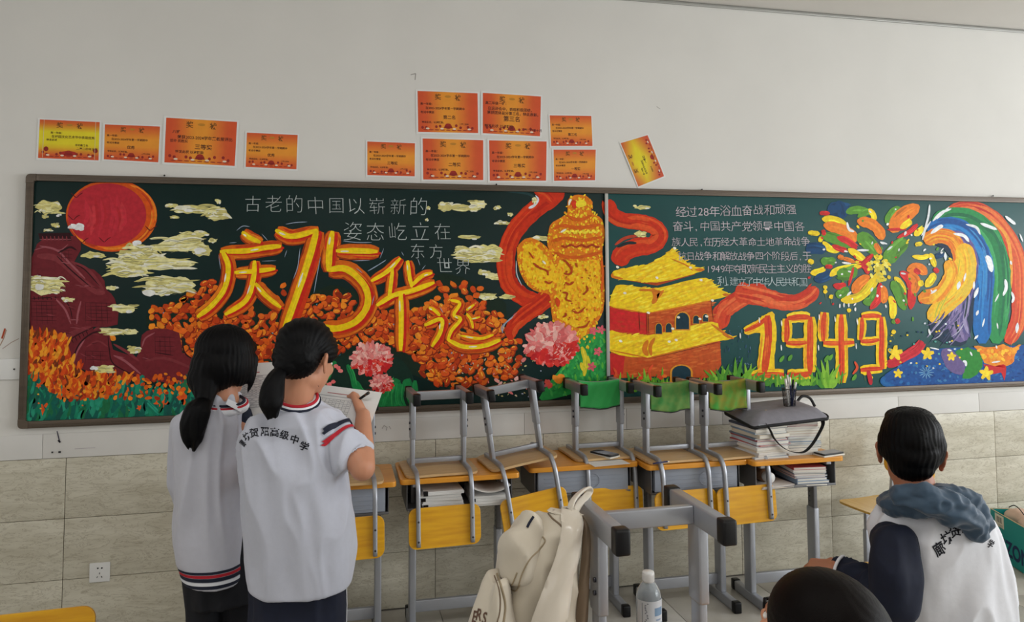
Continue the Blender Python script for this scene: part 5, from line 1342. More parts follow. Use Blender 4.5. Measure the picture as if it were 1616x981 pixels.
for i, (dx, dy, tx, ty, ln, r_, mm, lab) in enumerate(((-.012, -.008, -.020, -.006, .150, .0055, 'pen_white', 'thick white pen, front left in the mesh holder'), (.004, .0, -.008, .006, .168, .0045, 'pen_white', 'tall white pen standing in the mesh holder'),
        (.010, -.010, -.010, -.004, .158, .0045, 'pen_navy', 'navy pen leaning left in the mesh holder'), (.014, .006, .022, .004, .142, .005, 'mesh_black', 'black pen at the right of the mesh holder'), (-.002, .012, .012, .016, .146, .004, 'pen_white', 'thin white pen at the back of the mesh holder'), (.006, -.016, .024, -.010, .132, .0045, 'pen_navy', 'short navy pen, front right in the mesh holder'))):
    p_ = thing('pen', lab, 'pen', PB + Vector((dx * .8, dy * .8, .004)), group='pens in the mesh holder')
    top = Vector((tx, ty, ln)); k = MB().tube([(0, 0, 0), tuple(top * .72)], r_, 10); k.build('barrel', MATS[mm], p_)
    MB().tube([tuple(top * .72), tuple(top)], r_ * 1.15, 10).build('cap', MATS['pen_white' if mm != 'mesh_black' else 'mesh_black'], p_)

def phone(x, y, z, yaw, label, L_=.15, rest=None):
    t = thing('mobile_phone', label, 'phone', (x, y, z), math.radians(yaw))
    MB().plate(rrect(.074, L_, .010), .008, Matrix.Translation((0, 0, .004)), bev=.002).build('body', MATS['dark_plastic'], t)
    MB().plate(rrect(.068, L_ - .008, .008), .0006, Matrix.Translation((0, 0, .0084)), bev=0).build('screen', MATS['phone_glass'], t)
    return t
def pad(x, y, z, yaw, label, w_=.078, d_=.15, h_=.008):
    t = thing('note_pad', label, 'note pad', (x, y, z), math.radians(yaw))
    MB().box((0, 0, h_ / 2), (w_, d_, h_), bev=.001).build('sheets', MATS['page_edge'], t)
    return t
q = atz(1308, 714, DZ + .012)
pad(q.x, q.y, DZ + .0005, -78, 'small white pad under the phone at the right end of the last desk')
phone(q.x, q.y, DZ + .009, -78, 'black phone on a small pad, at the right end of the last desk')
q = atz(954, 716, DZ + .022)
pad(q.x, q.y, DZ + .0135, 28, 'small white pad under the phone on the upturned seat')
phone(q.x, q.y, DZ + .022, 28, 'black phone lying on the upturned seat under the bright green cloth')
q = atz(970, 733, DZ)
t = thing('loose_sheet', 'white loose sheet sticking out under the upturned seat with the phone', 'paper', (q.x - .02, q.y + .05, DZ + .0004), .1)
MB().box((0, 0, .0004), (.20, .12, .0006)).build('sheet', MATS['paper_white'], t)
q = atz(1042, 728, DZ + .02)
t = thing('ballpoint_pen', 'blue ballpoint pen lying on the seat under the olive cloth', 'pen', (q.x, q.y - .01, DZ + .018), .25)
MB().tube([(-.05, 0, 0), (.04, 0, 0)], .004, 8).build('barrel', MATS['pen_navy'], t); MB().tube([(.04, 0, 0), (.055, 0, 0)], [.004, .001], 8).build('tip', MATS['pen_white'], t)

# water bottle on the foreground desk
bp = at(1022, 940, -2.20)
BZ_ = DZ + .001
t = thing('water_bottle', 'clear plastic water bottle with white cap and pale label in the foreground', 'bottle', (.793, -2.262, BZ_))
HB = .185
prof = [(.0001, 0), (.028, 0), (.032, .006), (.033, .02), (.033, .10), (.0325, .125), (.030, .140), (.020, .158), (.0125, .166), (.0125, .176), (.0115, .176), (.0115, .166), (.019, .157), (.029, .139), (.0315, .124), (.032, .10), (.032, .02), (.031, .007), (.027, .002), (.0001, .002)]
MB().lathe(prof, (0, 0, 0), 36).build('body', MATS['bottle_clear'], t)
MB().lathe([(.0001, .0025), (.0305, .0075), (.0315, .02), (.0315, .09), (.0001, .0901)], (0, 0, 0), 30).build('water', MATS['bottle_clear'], t)
cp = MB().lathe([(.0001, .164), (.0155, .164), (.0158, .168), (.0158, .186), (.0145, .189), (.0001, .189)], (0, 0, 0), 30)
for k in range(30):
    a = k * PI / 15; cp.box((.0158 * math.cos(a), .0158 * math.sin(a), .176), (.0012, .0008, .014), Matrix.Rotation(a, 3, 'Z'))
cp.build('cap', MATS['white_plastic'], t)
lb = MB(); n = 48
vs = []
for zz in (.055, .125):
    for k in range(n + 1): a = -PI * .95 + k * PI * 1.5 / n; vs.append((.0337 * math.cos(a), .0337 * math.sin(a), zz))
lb.add(vs, [(k, k + 1, n + 2 + k, n + 1 + k) for k in range(n)], True, rgb(216, 220, 226))
for (a0, a1, z0, z1, c) in ((-1.5, -.7, .088, .108, (130, 160, 190)), (-1.55, -.65, .066, .070, (170, 186, 204)), (-2.5, -2.45, .05, .12, (150, 156, 166)), (-1.4, -.9, .076, .080, (150, 170, 196))):
    vs = [(.0339 * math.cos(a0 + (a1 - a0) * k / 8), .0339 * math.sin(a0 + (a1 - a0) * k / 8), z) for z in (z0, z1) for k in range(9)]
    lb.add(vs, [(k, k + 1, 10 + k, 9 + k) for k in range(8)], True, rgb(*c))
r = random.Random(4)
for k in range(16): a = -2.2 + r.uniform(-.12, .12); z = .058 + k * .004; lb.add([(.0339 * math.cos(a + q_), .0339 * math.sin(a + q_), z + d) for q_, d in ((0, 0), (.12, 0), (.12, .0022), (0, .0022))], [(0, 1, 2, 3)], False, rgb(110, 116, 128))
lb.build('label_sleeve', MATS['label_white'], t)

# teal carton by the right-hand wall with papers on it
A = atz(1616, 905, 0.0)
t = thing('carton', 'teal cardboard carton with dark blue lettering on the floor at the right edge', 'box', (3.99, -.02, 0), 0)
BH = .31
c0, c1 = Vector((4.035, -.05, 0)), Vector((3.93, -.36, 0))
dr_ = (c1 - c0).normalized(); nr_ = Vector((-dr_.y, dr_.x, 0)); L_ = .44; D_ = .30
yaw_ = math.atan2(dr_.y, dr_.x); t.rotation_euler = (0, 0, yaw_)
t.location = c0 + dr_ * (L_ / 2) + nr_ * (D_ / 2) * 1.0
t.location.z = 0.003
BH = .27
mb = MB()
for (c, d) in (((0, -D_ / 2, BH / 2), (L_, .005, BH)), ((0, D_ / 2, BH / 2), (L_, .005, BH)), ((-L_ / 2, 0, BH / 2), (.005, D_, BH)), ((L_ / 2, 0, BH / 2), (.005, D_, BH)), ((0, 0, .003), (L_, D_, .005))): mb.box(c, d)
mb.build('walls', MATS['card_teal'], t)
MB().box((0, -D_ / 2, BH + .0005), (L_, .0052, .002)).box((-L_ / 2, 0, BH + .0005), (.0052, D_, .002)).build('cut_edge', MATS['card_edge'], t)
vs, fs = text_tris('BOIZON', .125, .004, 1.0)
MB().add([(x * .90 - L_ / 2 - .018, -D_ / 2 - .0031, y + .045) for x, y in vs], fs, False, rgb(16, 44, 92)).build('lettering', MATS['print'], t)
lb = MB().box((-.115, -D_ / 2 - .0033, .225), (.10, .001, .075), col=rgb(226, 222, 206))
for k in range(5): lb.box((-.14 + .012 * k, -D_ / 2 - .0042, .232), (.005, .0006, .035), col=rgb(60, 60, 60))
for k in range(3): lb.box((-.10, -D_ / 2 - .0042, .204 - k * .007), (.05, .0006, .002), col=rgb(90, 90, 90))
lb.build('shipping_label', MATS['print'], t)
for k, (dx, dy, yw, c, lab) in enumerate(((-.10, .0, 12, 'paper_pink', 'crumpled pink-beige paper heap at the left on the teal carton'), (.06, -.02, -8, 'paper_pink', 'pale pink paper roll lying across the teal carton'))):
    M2 = t.matrix_basis @ Matrix.Translation((dx, dy, BH - .06))
    h = thing('crumpled_paper', lab, 'paper', M2.to_translation(), yaw_ + math.radians(yw), 'papers in the teal carton')
    def crumple(co, nn, k=k): return co + nn * (.016 * noise.noise(co * 14 + Vector((k * 5, 0, 0))) + .008 * noise.noise(co * 34))
    m_ = MB().ell((0, 0, .03), (.13, .10, .055), nu=40, nv=24)
    m_.v = [crumple(v_, (v_ - Vector((0, 0, .03))).normalized()) for v_ in m_.v]
    m_.build('sheets', MATS[c], h)
t2 = thing('cord', 'thin black cord lying on the papers in the teal carton', 'cord', (0, 0, 0))
pt = [at(1592, 800, -.20), at(1600, 797, -.22), at(1608, 802, -.25), at(1616, 812, -.28)]
MB().tube(catmull(pt, 5), .003, 6).build('strand', MATS['cap_black'], t2)
# ------------------------------------------------------------------ people
mat('skin', (196, 138, 108), 0.5, sss=0.15, var=0.06, scale=18)
mat('skin_boy', (176, 116, 88), 0.5, sss=0.2, var=0.06, scale=18)
mat('hair_black', (5, 5, 7), 0.45, var=0.3, scale=160, stretch=(6, 6, .35), bump=0.25, spec=0.14)
mat('hair_brown', (12, 7, 6), 0.4, var=0.3, scale=160, stretch=(6, 6, .35), bump=0.25, spec=0.08)
mat('cotton_white', (190, 193, 206), 0.85, var=0.03, scale=60, bump=0.12, sheen=0.15)
mat('jacket_white', (190, 191, 202), 0.85, var=0.04, scale=60, bump=0.12, sheen=0.15)
mat('jacket_lit', (224, 225, 231), 0.85, var=0.04, scale=60, bump=0.12, sheen=0.15)  # same white jacket, tone raised for the window light on the boy
mat('navy_cloth', (16, 24, 46), 0.8, var=0.2, scale=40, bump=0.12)
mat('black_cloth', (16, 18, 26), 0.85, var=0.2, scale=40)
mat('hood_slate', (52, 76, 98), 0.6, var=0.15, scale=20, bump=0.15, sheen=0.2)
mat('stripe_red', (178, 28, 44), 0.8); mat('stripe_navy', (20, 26, 46), 0.8); mat('stripe_white', (226, 228, 234), 0.8)
mat('eye_white', (230, 228, 224), 0.2); mat('iris', (30, 18, 14), 0.2); mat('lips', (170, 92, 84), 0.45)
mat('shoe_white', (220, 220, 222), 0.5); mat('ink', (16, 18, 30), 0.8)

def head_frame(c, yaw, pitch=0.0, roll=0.0, s=1.0):
    R_ = Matrix.Rotation(math.radians(yaw), 3, 'Z') @ Matrix.Rotation(math.radians(pitch), 3, 'X') @ Matrix.Rotation(math.radians(roll), 3, 'Y')
    c = Vector(c)
    return (lambda x, y, z: c + R_ @ (Vector((x, y, z)) * s)), R_, s
def add_head(mb, fr, neck_to, nr=.05):
    T, R_, s = fr
    def e(c, r, n=20): mb.ell(T(*c), [q * s for q in r], R_, nu=n, nv=16)
    e((0, -.012, .030), (.073, .092, .080), 26); e((0, .028, -.028), (.058, .060, .076)); e((0, .052, -.082), (.028, .030, .022)); e((0, .0, -.055), (.055, .055, .045))
    e((0, .070, .012), (.046, .022, .012), 14)
    mb.limb([T(0, .086, .0), T(0, .106, -.030)], [.0065 * s, .0115 * s], 10); e((-.011, .094, -.034), (.008, .010, .007), 10); e((.011, .094, -.034), (.008, .010, .007), 10)
    e((0, .082, -.058), (.022, .010, .006), 12); e((0, .080, -.068), (.018, .010, .006), 12)
    for sx in (-1, 1):
        e((sx * .033, .060, -.022), (.022, .024, .022), 12)
        Re = R_ @ Matrix.Rotation(sx * .45, 3, 'Z')
        for (cx_, cy_, cz_, a, b, c_) in ((sx * .075, -.008, -.008, .006, .018, .026), (sx * .081, -.014, .006, .005, .014, .014), (sx * .073, -.002, -.032, .006, .010, .012)):
            mb.ell(T(cx_, cy_, cz_), (a * s, b * s, c_ * s), Re, nu=12, nv=10)
    mb.limb([T(0, -.020, -.045), Vector(neck_to)], [nr, nr * 1.08], 18)
def face_bits(fr, body):
    T, R_, s = fr
    for sx in (-1, 1):
        e = MB().ell(T(sx * .030, .0745, -.002), (.0115 * s, .0075 * s, .0075 * s), R_, 12, 8).build('eye', MATS['eye_white'], body)
        MB().ell(T(sx * .030, .0812, -.002), (.0052 * s, .0016 * s, .0052 * s), R_, 12, 8).build('iris', MATS['iris'], e)
        MB().limb([T(sx * .018, .0895, .018), T(sx * .034, .0855, .022), T(sx * .047, .073, .018)], [.003 * s, .0032 * s, .0018 * s], 8).build('eyebrow', MATS['hair_black'], body)
    MB().limb([T(-.020, .090, -.062), T(0, .0945, -.061), T(.020, .090, -.062)], [.003 * s, .0048 * s, .003 * s], 8).build('lips', MATS['lips'], body)
def add_hand(mb, w, d, n, side=1, curl=(.5, .6, .5), s=1.0, spread=.06, thumb_to=None, pinch=False):
    "w wrist, d finger direction, n palm normal; thumb leaves the side of the palm"
    w = Vector(w); d = Vector(d).normalized(); n = Vector(n); n = (n - d * n.dot(d)).normalized(); t = d.cross(n) * side
    for k in range(5):
        mb.limb([w + t * (-.012 + .006 * k) * s, w + d * .080 * s + t * (-.030 + .0155 * k) * s], [.013 * s, .0115 * s], 10)
    for i in range(4):
        off = (.031 - i * .0205) * s; base = w + d * (.080 - .004 * abs(i - 1.2)) * s + t * off
        L_ = (.036, .041, .038, .029)[i] * s; dd = (d + t * (1.3 - i) * spread).normalized(); nn = n.copy(); p = base; pts = [p]
        cl = [c * (1.0 if not (pinch and i == 0) else .75) + (0.12 * i if pinch else 0) for c in curl]
        for j in range(3):
            a = cl[j]; dd2 = dd * math.cos(a) + nn * math.sin(a); nn = nn * math.cos(a) - dd * math.sin(a); dd = dd2
            p = p + dd * L_ * (1, .68, .55)[j]; pts.append(p)
        mb.limb(pts, [.0088 * s, .0082 * s, .0075 * s, .0065 * s], 10)
    b0 = w + d * .022 * s + t * .030 * s; b1 = w + d * .052 * s + t * .050 * s + n * .016 * s
    b2 = (w + d * .080 * s + t * .046 * s + n * .036 * s) if thumb_to is None else b1.lerp(Vector(thumb_to), .6)
    b3 = (w + d * .100 * s + t * .036 * s + n * .044 * s) if thumb_to is None else Vector(thumb_to)
    mb.limb([b0, b1, b2, b3], [.014 * s, .0105 * s, .009 * s, .0075 * s], 10)

def bvh(o):
    me = o.data; return BVHTree.FromPolygons([v.co.copy() for v in me.vertices], [tuple(p.vertices) for p in me.polygons])
def hit(tree, u, v):
    r = ray(u, v).normalized(); h_ = tree.ray_cast(CAM_POS, r)
    return h_[0], h_[1]
def band(tree, c, axis, w_, m, name, parent, off=.0012, n=64, rmax=.4, a0=0, a1=2 * PI, dmax=9.0, inner=False):
    "a woven band laid round a limb of the cloth surface"
    c = Vector(c); M = rot_to(axis); vs = []; ok = True; full = abs(a1 - a0 - 2 * PI) < 1e-6
    ax = Vector(axis).normalized(); rows = 3
    N_ = n if full else n + 1
    for k in range(N_):
        a = a0 + (a1 - a0) * k / n; dr = M @ Vector((math.cos(a), math.sin(a), 0))
        for j in range(rows):
            q = c + ax * w_ * (j / (rows - 1) - .5)
            h_ = tree.ray_cast(q, dr, rmax) if inner else tree.ray_cast(q + dr * rmax, -dr, rmax)
            p = (h_[0] + h_[1] * off) if h_[0] is not None and (h_[0] - c).length < dmax else None
            vs.append(p)
    okv = [p is not None for p in vs]; vs = [p if p is not None else c for p in vs]
    fs = []
    for k in range(n if full else n):
        for j in range(rows - 1):
            a = k * rows + j; b = ((k + 1) % N_) * rows + j
            if okv[a] and okv[b] and okv[a + 1] and okv[b + 1]: fs.append((a, a + 1, b + 1, b))
    used = sorted({i for f in fs for i in f}); mp_ = {i: k for k, i in enumerate(used)}
    return MB().add([vs[i] for i in used], [tuple(mp_[i] for i in f) for f in fs], True).build(name, MATS[m], parent)
def drape_text(tree, items, m, name, parent, off=.0012):
    "lettering printed on cloth: items (char, u, v, size_px, angle_deg, xsquash)"
    mb = MB()
    for ch, u, v, sz, ang, sq in items:
        vs, fs = text_tris(ch, 1.0, .02)
        if not vs: continue
        xs = [p[0] for p in vs]; mx_ = (min(xs) + max(xs)) / 2; a = math.radians(ang); pts = []
        for x, y in vs:
            X = (x - mx_) * sz * sq; Y = (y - .36) * sz
            uu, vv = u + X * math.cos(a) + Y * math.sin(a), v + X * math.sin(a) - Y * math.cos(a)
            p, nn = hit(tree, uu, vv)
            if p is None: p = pts[-1] if pts else Vector((0, 0, 0)); pts.append(p); continue
            if nn.dot(ray(uu, vv)) > 0: nn = -nn
            pts.append(p + nn * off)
        mb.add(pts, fs, False)
    return mb.build(name, MATS[m], parent)
def drape_line(tree, pts, r_, m, name, parent, off=.001, k=6):
    q = catmull([Vector((a, b, 0)) for a, b in pts], k); out = []
    for p in q:
        h_, nn = hit(tree, p.x, p.y)
        if h_ is not None:
            if nn.dot(ray(p.x, p.y)) > 0: nn = -nn
            out.append(h_ + nn * off)
    return MB().tube(out, r_, 6).build(name, MATS[m], parent)
def sil(rows, y, ry, yaw=0.0, dy=None, ydrift=0.0):
    "horizontal cloth rings from the widths the body shows; (v, uL, uR[, y, ry])"
    rings = []
    for row in rows:
        yy = row[3] if len(row) > 3 else y; rr = row[4] if len(row) > 4 else ry
        a, b = at(row[1], row[0], yy), at(row[2], row[0], yy); c = (a + b) / 2
        M = Matrix.Rotation(math.radians(yaw), 3, 'Z') if yaw else None
        rings.append((c, (b.x - a.x) / 2, rr, M))
    return rings
def folds(seed, a1=.010, f1=(10, 10, 2.4), a2=.004, f2=(26, 26, 8)):
    o1 = Vector((seed * 3.1, seed * 1.7, seed * 5.3))
    def f(co, n):
        p = Vector((co.x * f1[0], co.y * f1[1], co.z * f1[2])) + o1
        w_ = noise.noise(p * .5) * 1.5
        h_ = 1 - abs(noise.noise(p + Vector((w_, w_, w_)))) * 2.2
        q = Vector((co.x * f2[0], co.y * f2[1], co.z * f2[2])) + o1
        return co + n * ((h_ - .5) * a1 + noise.noise(q) * a2)
    return f
def legs(mb_skin, mb_cloth, hip, feet, rz=.0, th=.085, knee=None):
    for i, (h_, ft) in enumerate(zip(hip, feet)):
        h_, ft = Vector(h_), Vector(ft); kn = Vector(knee[i]) if knee else h_.lerp(ft, .48) + Vector((0, .02, 0))
        an = ft + Vector((0, 0, .09))
        mb_cloth.limb([h_, kn, an], [th, th * .74, th * .62], 18)
        mb_skin.limb([h_, kn, an + Vector((0, 0, -.03))], [th * .75, th * .52, .036], 12)
def shoe(mb_parent, ft, yaw, parent):
    T, R_, s = head_frame(ft, yaw)
    m = MB().ell(T(0, .04, .035), (.042, .10, .040), R_, 18, 12).ell(T(0, .10, .028), (.045, .06, .028), R_, 18, 12)
    o = kid(remesh(m, 'shoe', MATS['shoe_white'], .008, 3, parent))
    MB().box(T(0, .05, .008), (.088, .25, .016), R_, bev=.006).build('sole', MATS['cap_black'], o)

def ponytail(mb, pts, rs, n=22, seed=1, tail=.5):
    "a gathered tail of hair with grooves and a ragged tip"
    pts = catmull([Vector(p) for p in pts], 5); m = len(pts); r = random.Random(seed)
    rr = []
    for i in range(m):
        f = i / (m - 1) * (len(rs) - 1); a = int(min(f, len(rs) - 2)); rr.append(rs[a] + (rs[a + 1] - rs[a]) * (f - a))
    for k in range(n):
        a = 2 * PI * k / n + r.uniform(-.2, .2); d = math.sqrt(r.uniform(.15, 1)); end = r.uniform(.80, 1.0)
        q = []; w_ = []
        for i in range(int(m * end)):
            t = (pts[min(i + 1, m - 1)] - pts[max(i - 1, 0)]).normalized(); x = Vector((1, 0, 0)); x = (x - t * x.dot(t)).normalized(); y = t.cross(x)
            aa = a + .35 * math.sin(i * .25 + k)
            q.append(pts[i] + (x * math.cos(aa) + y * math.sin(aa) * .7) * rr[i] * d * .72)
            w_.append(max(.0015, rr[i] * .42 * (1 if i < m * end * .7 else max(.06, 1 - (i - m * end * .7) / (m * end * .3)))))
        if len(q) > 2: mb.tube(q, w_, 7)

# ================================================================ girl writing
Y2 = -1.75
g2 = thing('person', 'student in white short-sleeved T-shirt with lettering on the back, writing on a paper form', 'person', (at(470, 945, Y2).x, Y2, 0))
def kid(o):   # children are modelled in world space
    o.matrix_parent_inverse = Matrix.Translation(-o.parent.location) if o.parent and o.parent.type == 'EMPTY' else Matrix.Identity(4); return o
hc2 = at(484, 566, Y2 - .02)
fr2 = head_frame(hc2, -35, -14, 0, 1.0)
neck2 = at(468, 628, Y2 - .03)
sh_c = at(463, 690, Y2)
sk = MB(); add_head(sk, fr2, neck2, .046)
sk.loft(sil([(900, 425, 515), (850, 418, 522), (720, 405, 520), (670, 415, 515), (640, 450, 490)], Y2, .08), n=20)
shR, elR, wrR = at(524, 675, Y2 - .02), at(572, 738, Y2 - .10), at(573, 655, Y2 + .09)
sk.limb([shR, elR], [.034, .037], 16); sk.limb([elR, elR.lerp(wrR, .35), wrR], [.038, .035, .0235], 16)
pen_a, pen_b = at(556, 637, Y2 + .15), at(581, 620, Y2 + .10)
add_hand(sk, wrR, (at(568, 625, Y2 + .16) - wrR), (-.55, .75, -.2), side=-1, curl=(.55, .8, .6), s=.98, spread=.04, thumb_to=pen_a.lerp(pen_b, .35), pinch=True)
shL, elL, wrL = at(410, 694, Y2 + .02), at(400, 760, Y2 + .12), at(470, 705, Y2 + .26)
sk.limb([shL, elL], [.034, .034], 16); sk.limb([elL, wrL], [.036, .024], 16)
add_hand(sk, wrL, (at(500, 690, Y2 + .30) - wrL), (.2, .3, .9), side=1, curl=(.4, .5, .4), s=.86)
pants2 = MB(); ft = [(g2.location.x - .09, Y2 - .02, 0), (g2.location.x + .10, Y2 + .04, 0)]
hz2 = .86; legs(sk, pants2, [(g2.location.x - .066, Y2, hz2 - .03), (g2.location.x + .066, Y2, hz2 - .03)], ft, th=.076)
pants2.loft([((g2.location.x, Y2, .70), .142, .090), ((g2.location.x, Y2, .82), .135, .088), ((g2.location.x, Y2, .94), .11, .07)], 28)
for f_ in ft: sk.limb([Vector(f_) + Vector((0, -.02, .05)), Vector(f_) + Vector((0, .09, .03))], [.03, .02], 10)
body2 = kid(remesh(sk, 'body', MATS['skin'], .0045, 5, g2)); face_bits(fr2, body2)
pt2 = kid(remesh(pants2, 'trousers', MATS['navy_cloth'], .008, 6, g2, folds(3, .010)))
for f_ in ft: shoe(None, f_, -5, g2); 
tr = bvh(pt2)
for k in (0,):
    pts = []
    for z in [.95 - i * .05 for i in range(17)]:
        h_ = tr.ray_cast(Vector((g2.location.x + .6, Y2 + .0, z)), Vector((-1, 0, 0)))
        if h_[0] is not None: pts.append(h_[0] + Vector((.001, 0, 0)))
    kid(MB().tube(pts, 1.0, 8, flat=(.016, .003), up=(1, 0, 0)).build('side_stripe', MATS['stripe_white'], g2)) if pts else None
# hair: cap, drawn back to the tie
T, R_, s = fr2
hb = MB()
hb.ell(T(0, -.016, .042), (.081, .099, .080), R_, 30, 20); hb.ell(T(0, -.050, .0), (.074, .066, .070), R_, 24, 16); hb.ell(T(0, -.085, -.028), (.040, .034, .040), R_, 16, 12)
for sx in (-1, 1): hb.ell(T(sx * .060, .012, .030), (.022, .052, .040), R_, 16, 12)
hb.ell(T(0, .060, .062), (.055, .032, .026), R_, 16, 12)
tie = at(443, 584, Y2 - .10)
hb.limb([T(0, -.075, -.02), tie], [.036, .022], 14)
def hairgroove(co, n, c=Vector(hc2)):
    d = co - c; a = math.atan2(d.z, d.x); return co + n * (.0014 * math.sin(a * 34 + noise.noise(co * 20) * 3))
kid(remesh(hb, 'hair', MATS['hair_black'], .005, 6, g2, hairgroove))
pony = MB(); ponytail(pony, [tie + Vector((.006, 0, .004)), at(437, 594, Y2 - .125), at(430, 615, Y2 - .145), at(428, 640, Y2 - .155), at(430, 666, Y2 - .15)], [.017, .023, .031, .036, .022], 30, 3)
kid(remesh(pony, 'ponytail', MATS['hair_black'], .004, 2, g2))
kid(MB().tube([tie + rot_to((-1, -.4, .25)) @ Vector((.021 * math.cos(a), .021 * math.sin(a), 0)) for a in [k * PI / 8 for k in range(16)]], .005, 8, closed=True).build('hair_tie', MATS['cap_black'], g2))
for q in ((('496', 592), ('500', 606), ('508', 616)),):
    st_ = [at(494, 586, Y2 - .06), at(497, 598, Y2 - .055), at(503, 610, Y2 - .05)]; kid(MB().tube(catmull(st_, 4), .0006, 4).build('hair_strand', MATS['hair_black'], g2))
# T-shirt
tee = MB()
tee.loft(sil([(926, 398, 552), (922, 391, 555), (905, 388, 558), (870, 386, 561), (830, 383, 556), (780, 380, 550), (735, 377, 545), (705, 376, 545), (682, 381, 545), (664, 394, 540), (650, 412, 528, Y2, .10), (638, 432, 508, Y2, .075), (626, 446, 492, Y2 - .01, .058)], Y2, .118), n=40, pw=.9)
cuffR = at(560, 727, Y2 - .075)
tee.limb([at(520, 678, Y2 - .01), at(536, 697, Y2 - .04)], [.060, .060], 20)
tee.tube([at(526, 684, Y2 - .02), at(541, 703, Y2 - .045), cuffR], [.058, .062, .064], 22)
tee.limb([at(404, 686, Y2 + .02), at(400, 712, Y2 + .05)], [.050, .052], 20); tee.tube([at(402, 700, Y2 + .04), at(397, 735, Y2 + .09)], [.050, .054], 20)
def teef(co, n, f=folds(7, .017, (10, 10, 2.2), .004)):
    g = f(co, n); k = max(0.12, min(1, (co.z - .80) / .10)); return co.lerp(g, k)
shirt2 = kid(remesh(tee, 't_shirt', MATS['cotton_white'], .0055, 5, g2, teef))
tr2 = bvh(shirt2)
axR = (cuffR - at(526, 684, Y2 - .02)).normalized()
sc_ = at(531, 690, Y2 - .03)
kid(band(tr2, sc_ - axR * .006, axR, .013, 'stripe_navy', 'sleeve_stripe', g2, rmax=.13, off=.0045, dmax=.10, inner=True)); kid(band(tr2, sc_ + axR * .016, axR, .012, 'stripe_red', 'sleeve_stripe', g2, rmax=.13, off=.0045, dmax=.10, inner=True))
axL = (at(397, 735, Y2 + .09) - at(402, 700, Y2 + .04)).normalized(); sl = at(400, 716, Y2 + .06)
kid(band(tr2, sl - axL * .01, axL, .012, 'stripe_navy', 'sleeve_stripe', g2, rmax=.08, a0=PI * .5, a1=PI * 1.5)); kid(band(tr2, sl + axL * .012, axL, .012, 'stripe_red', 'sleeve_stripe', g2, rmax=.08, a0=PI * .5, a1=PI * 1.5))
# ribbed collar: white with red and navy stripes, standing round the neck
nc = Vector(neck2); nax = (T(0, -.02, -.045) - nc).normalized(); Mn = rot_to(nax + Vector((0, -.25, 0)))
for nm, m_, hh, rr_, rad in (('collar', 'stripe_white', .000, .054, .013), ('collar_stripe', 'stripe_red', .013, .0575, .0045), ('collar_stripe', 'stripe_navy', .002, .0655, .0040)):
    kid(MB().tube([nc + Vector((0, 0, -.004)) + Mn @ Vector((rr_ * 1.04 * math.cos(a), rr_ * math.sin(a), hh)) for a in [k * PI / 18 for k in range(36)]], rad, 10, closed=True).build(nm, MATS[m_], g2))
kid(drape_text(tr2, [('廊', 383.5, 699, 13, -52, .55), ('坊', 389.5, 689, 14, -32, .75), ('贺', 401, 683, 15, -8, 1), ('阳', 418, 681, 15, 0, 1), ('高', 433.5, 682, 15, 4, 1), ('级', 449, 686, 15, 12, 1), ('中', 465, 693, 15, 18, 1), ('学', 480, 704, 15, 22, 1)], 'ink', 'back_lettering', g2))
# pen
pn = thing('pen', 'black pen held in the right hand of the writing student', 'pen', pen_a)
pd = (pen_b - pen_a); MB().tube([(0, 0, 0), tuple(pd * .86)], .0042, 10).build('barrel', MATS['cap_black'], pn); MB().tube([tuple(pd * .84), tuple(pd * 1.04)], .0050, 10).build('end_cap', MATS['phone_glass'], pn)
MB().tube([tuple(-pd.normalized() * .014), (0, 0, 0)], [.0008, .004], 10).build('tip', MATS['pen_white'], pn)

# ================================================================ paper forms
def form(corners, label, seed, rows=9, cols=12, t0=.22, t1=.8, s1=.66):
    P4 = [Vector(c) for c in corners]; ctr = sum(P4, Vector()) / 4
    nrm = (P4[1] - P4[0]).cross(P4[3] - P4[0]).normalized()
    if nrm.dot(CAM_POS - ctr) < 0: nrm = -nrm
    t = thing('paper_form', label, 'paper', ctr)
    def Q(a, b, l=0): 
        q = P4[0].lerp(P4[1], a).lerp(P4[3].lerp(P4[2], a), b) - ctr; return q + nrm * (l + .006 * math.sin(a * PI) * b)
    m = MB(); nx, ny = 10, 8
    for l_ in (0, -.0008):
        vs = [Q(i / nx, j / ny, l_) for j in range(ny + 1) for i in range(nx + 1)]
        m.add(vs, [(j * (nx + 1) + i, j * (nx + 1) + i + 1, (j + 1) * (nx + 1) + i + 1, (j + 1) * (nx + 1) + i) for j in range(ny) for i in range(nx)], True)
    m.build('sheet', MATS['paper_white'], t)
    g = MB(); c = rgb(110, 112, 124)
    def ln(a0, b0, a1, b1, w_, col=c):
        n_ = 8
        dx, dy = a1 - a0, b1 - b0; L_ = math.hypot(dx, dy); px, py = -dy / L_ * w_, dx / L_ * w_
        vs = []
        for k in range(n_ + 1): f = k / n_; vs += [Q(a0 + dx * f + px, b0 + dy * f + py, .0006), Q(a0 + dx * f - px, b0 + dy * f - py, .0006)]
        g.add(vs, [(2 * k, 2 * k + 1, 2 * k + 3, 2 * k + 2) for k in range(n_)], False, col)
    for k in range(rows + 1): b = t0 + (t1 - t0) * k / rows; ln(.06, b, s1, b, .0016)
    for k in range(cols + 1): a = .06 + (s1 - .06) * k / cols; ln(a, t0, a, t1, .0014)
    ln(.30, .12, .62, .12, .006, rgb(180, 90, 96)); ln(.1, .17, .7, .17, .003)
    r = random.Random(seed)
    for i in range(cols):
        for j in range(rows):
            if r.random() < .7: a = .06 + (s1 - .06) * (i + .2) / cols; b = t0 + (t1 - t0) * (j + .5) / rows; ln(a, b, a + .6 * (s1 - .06) / cols, b, .0028, rgb(120, 120, 130))
    g.build('printed_table', MATS['print'], t)
    return t
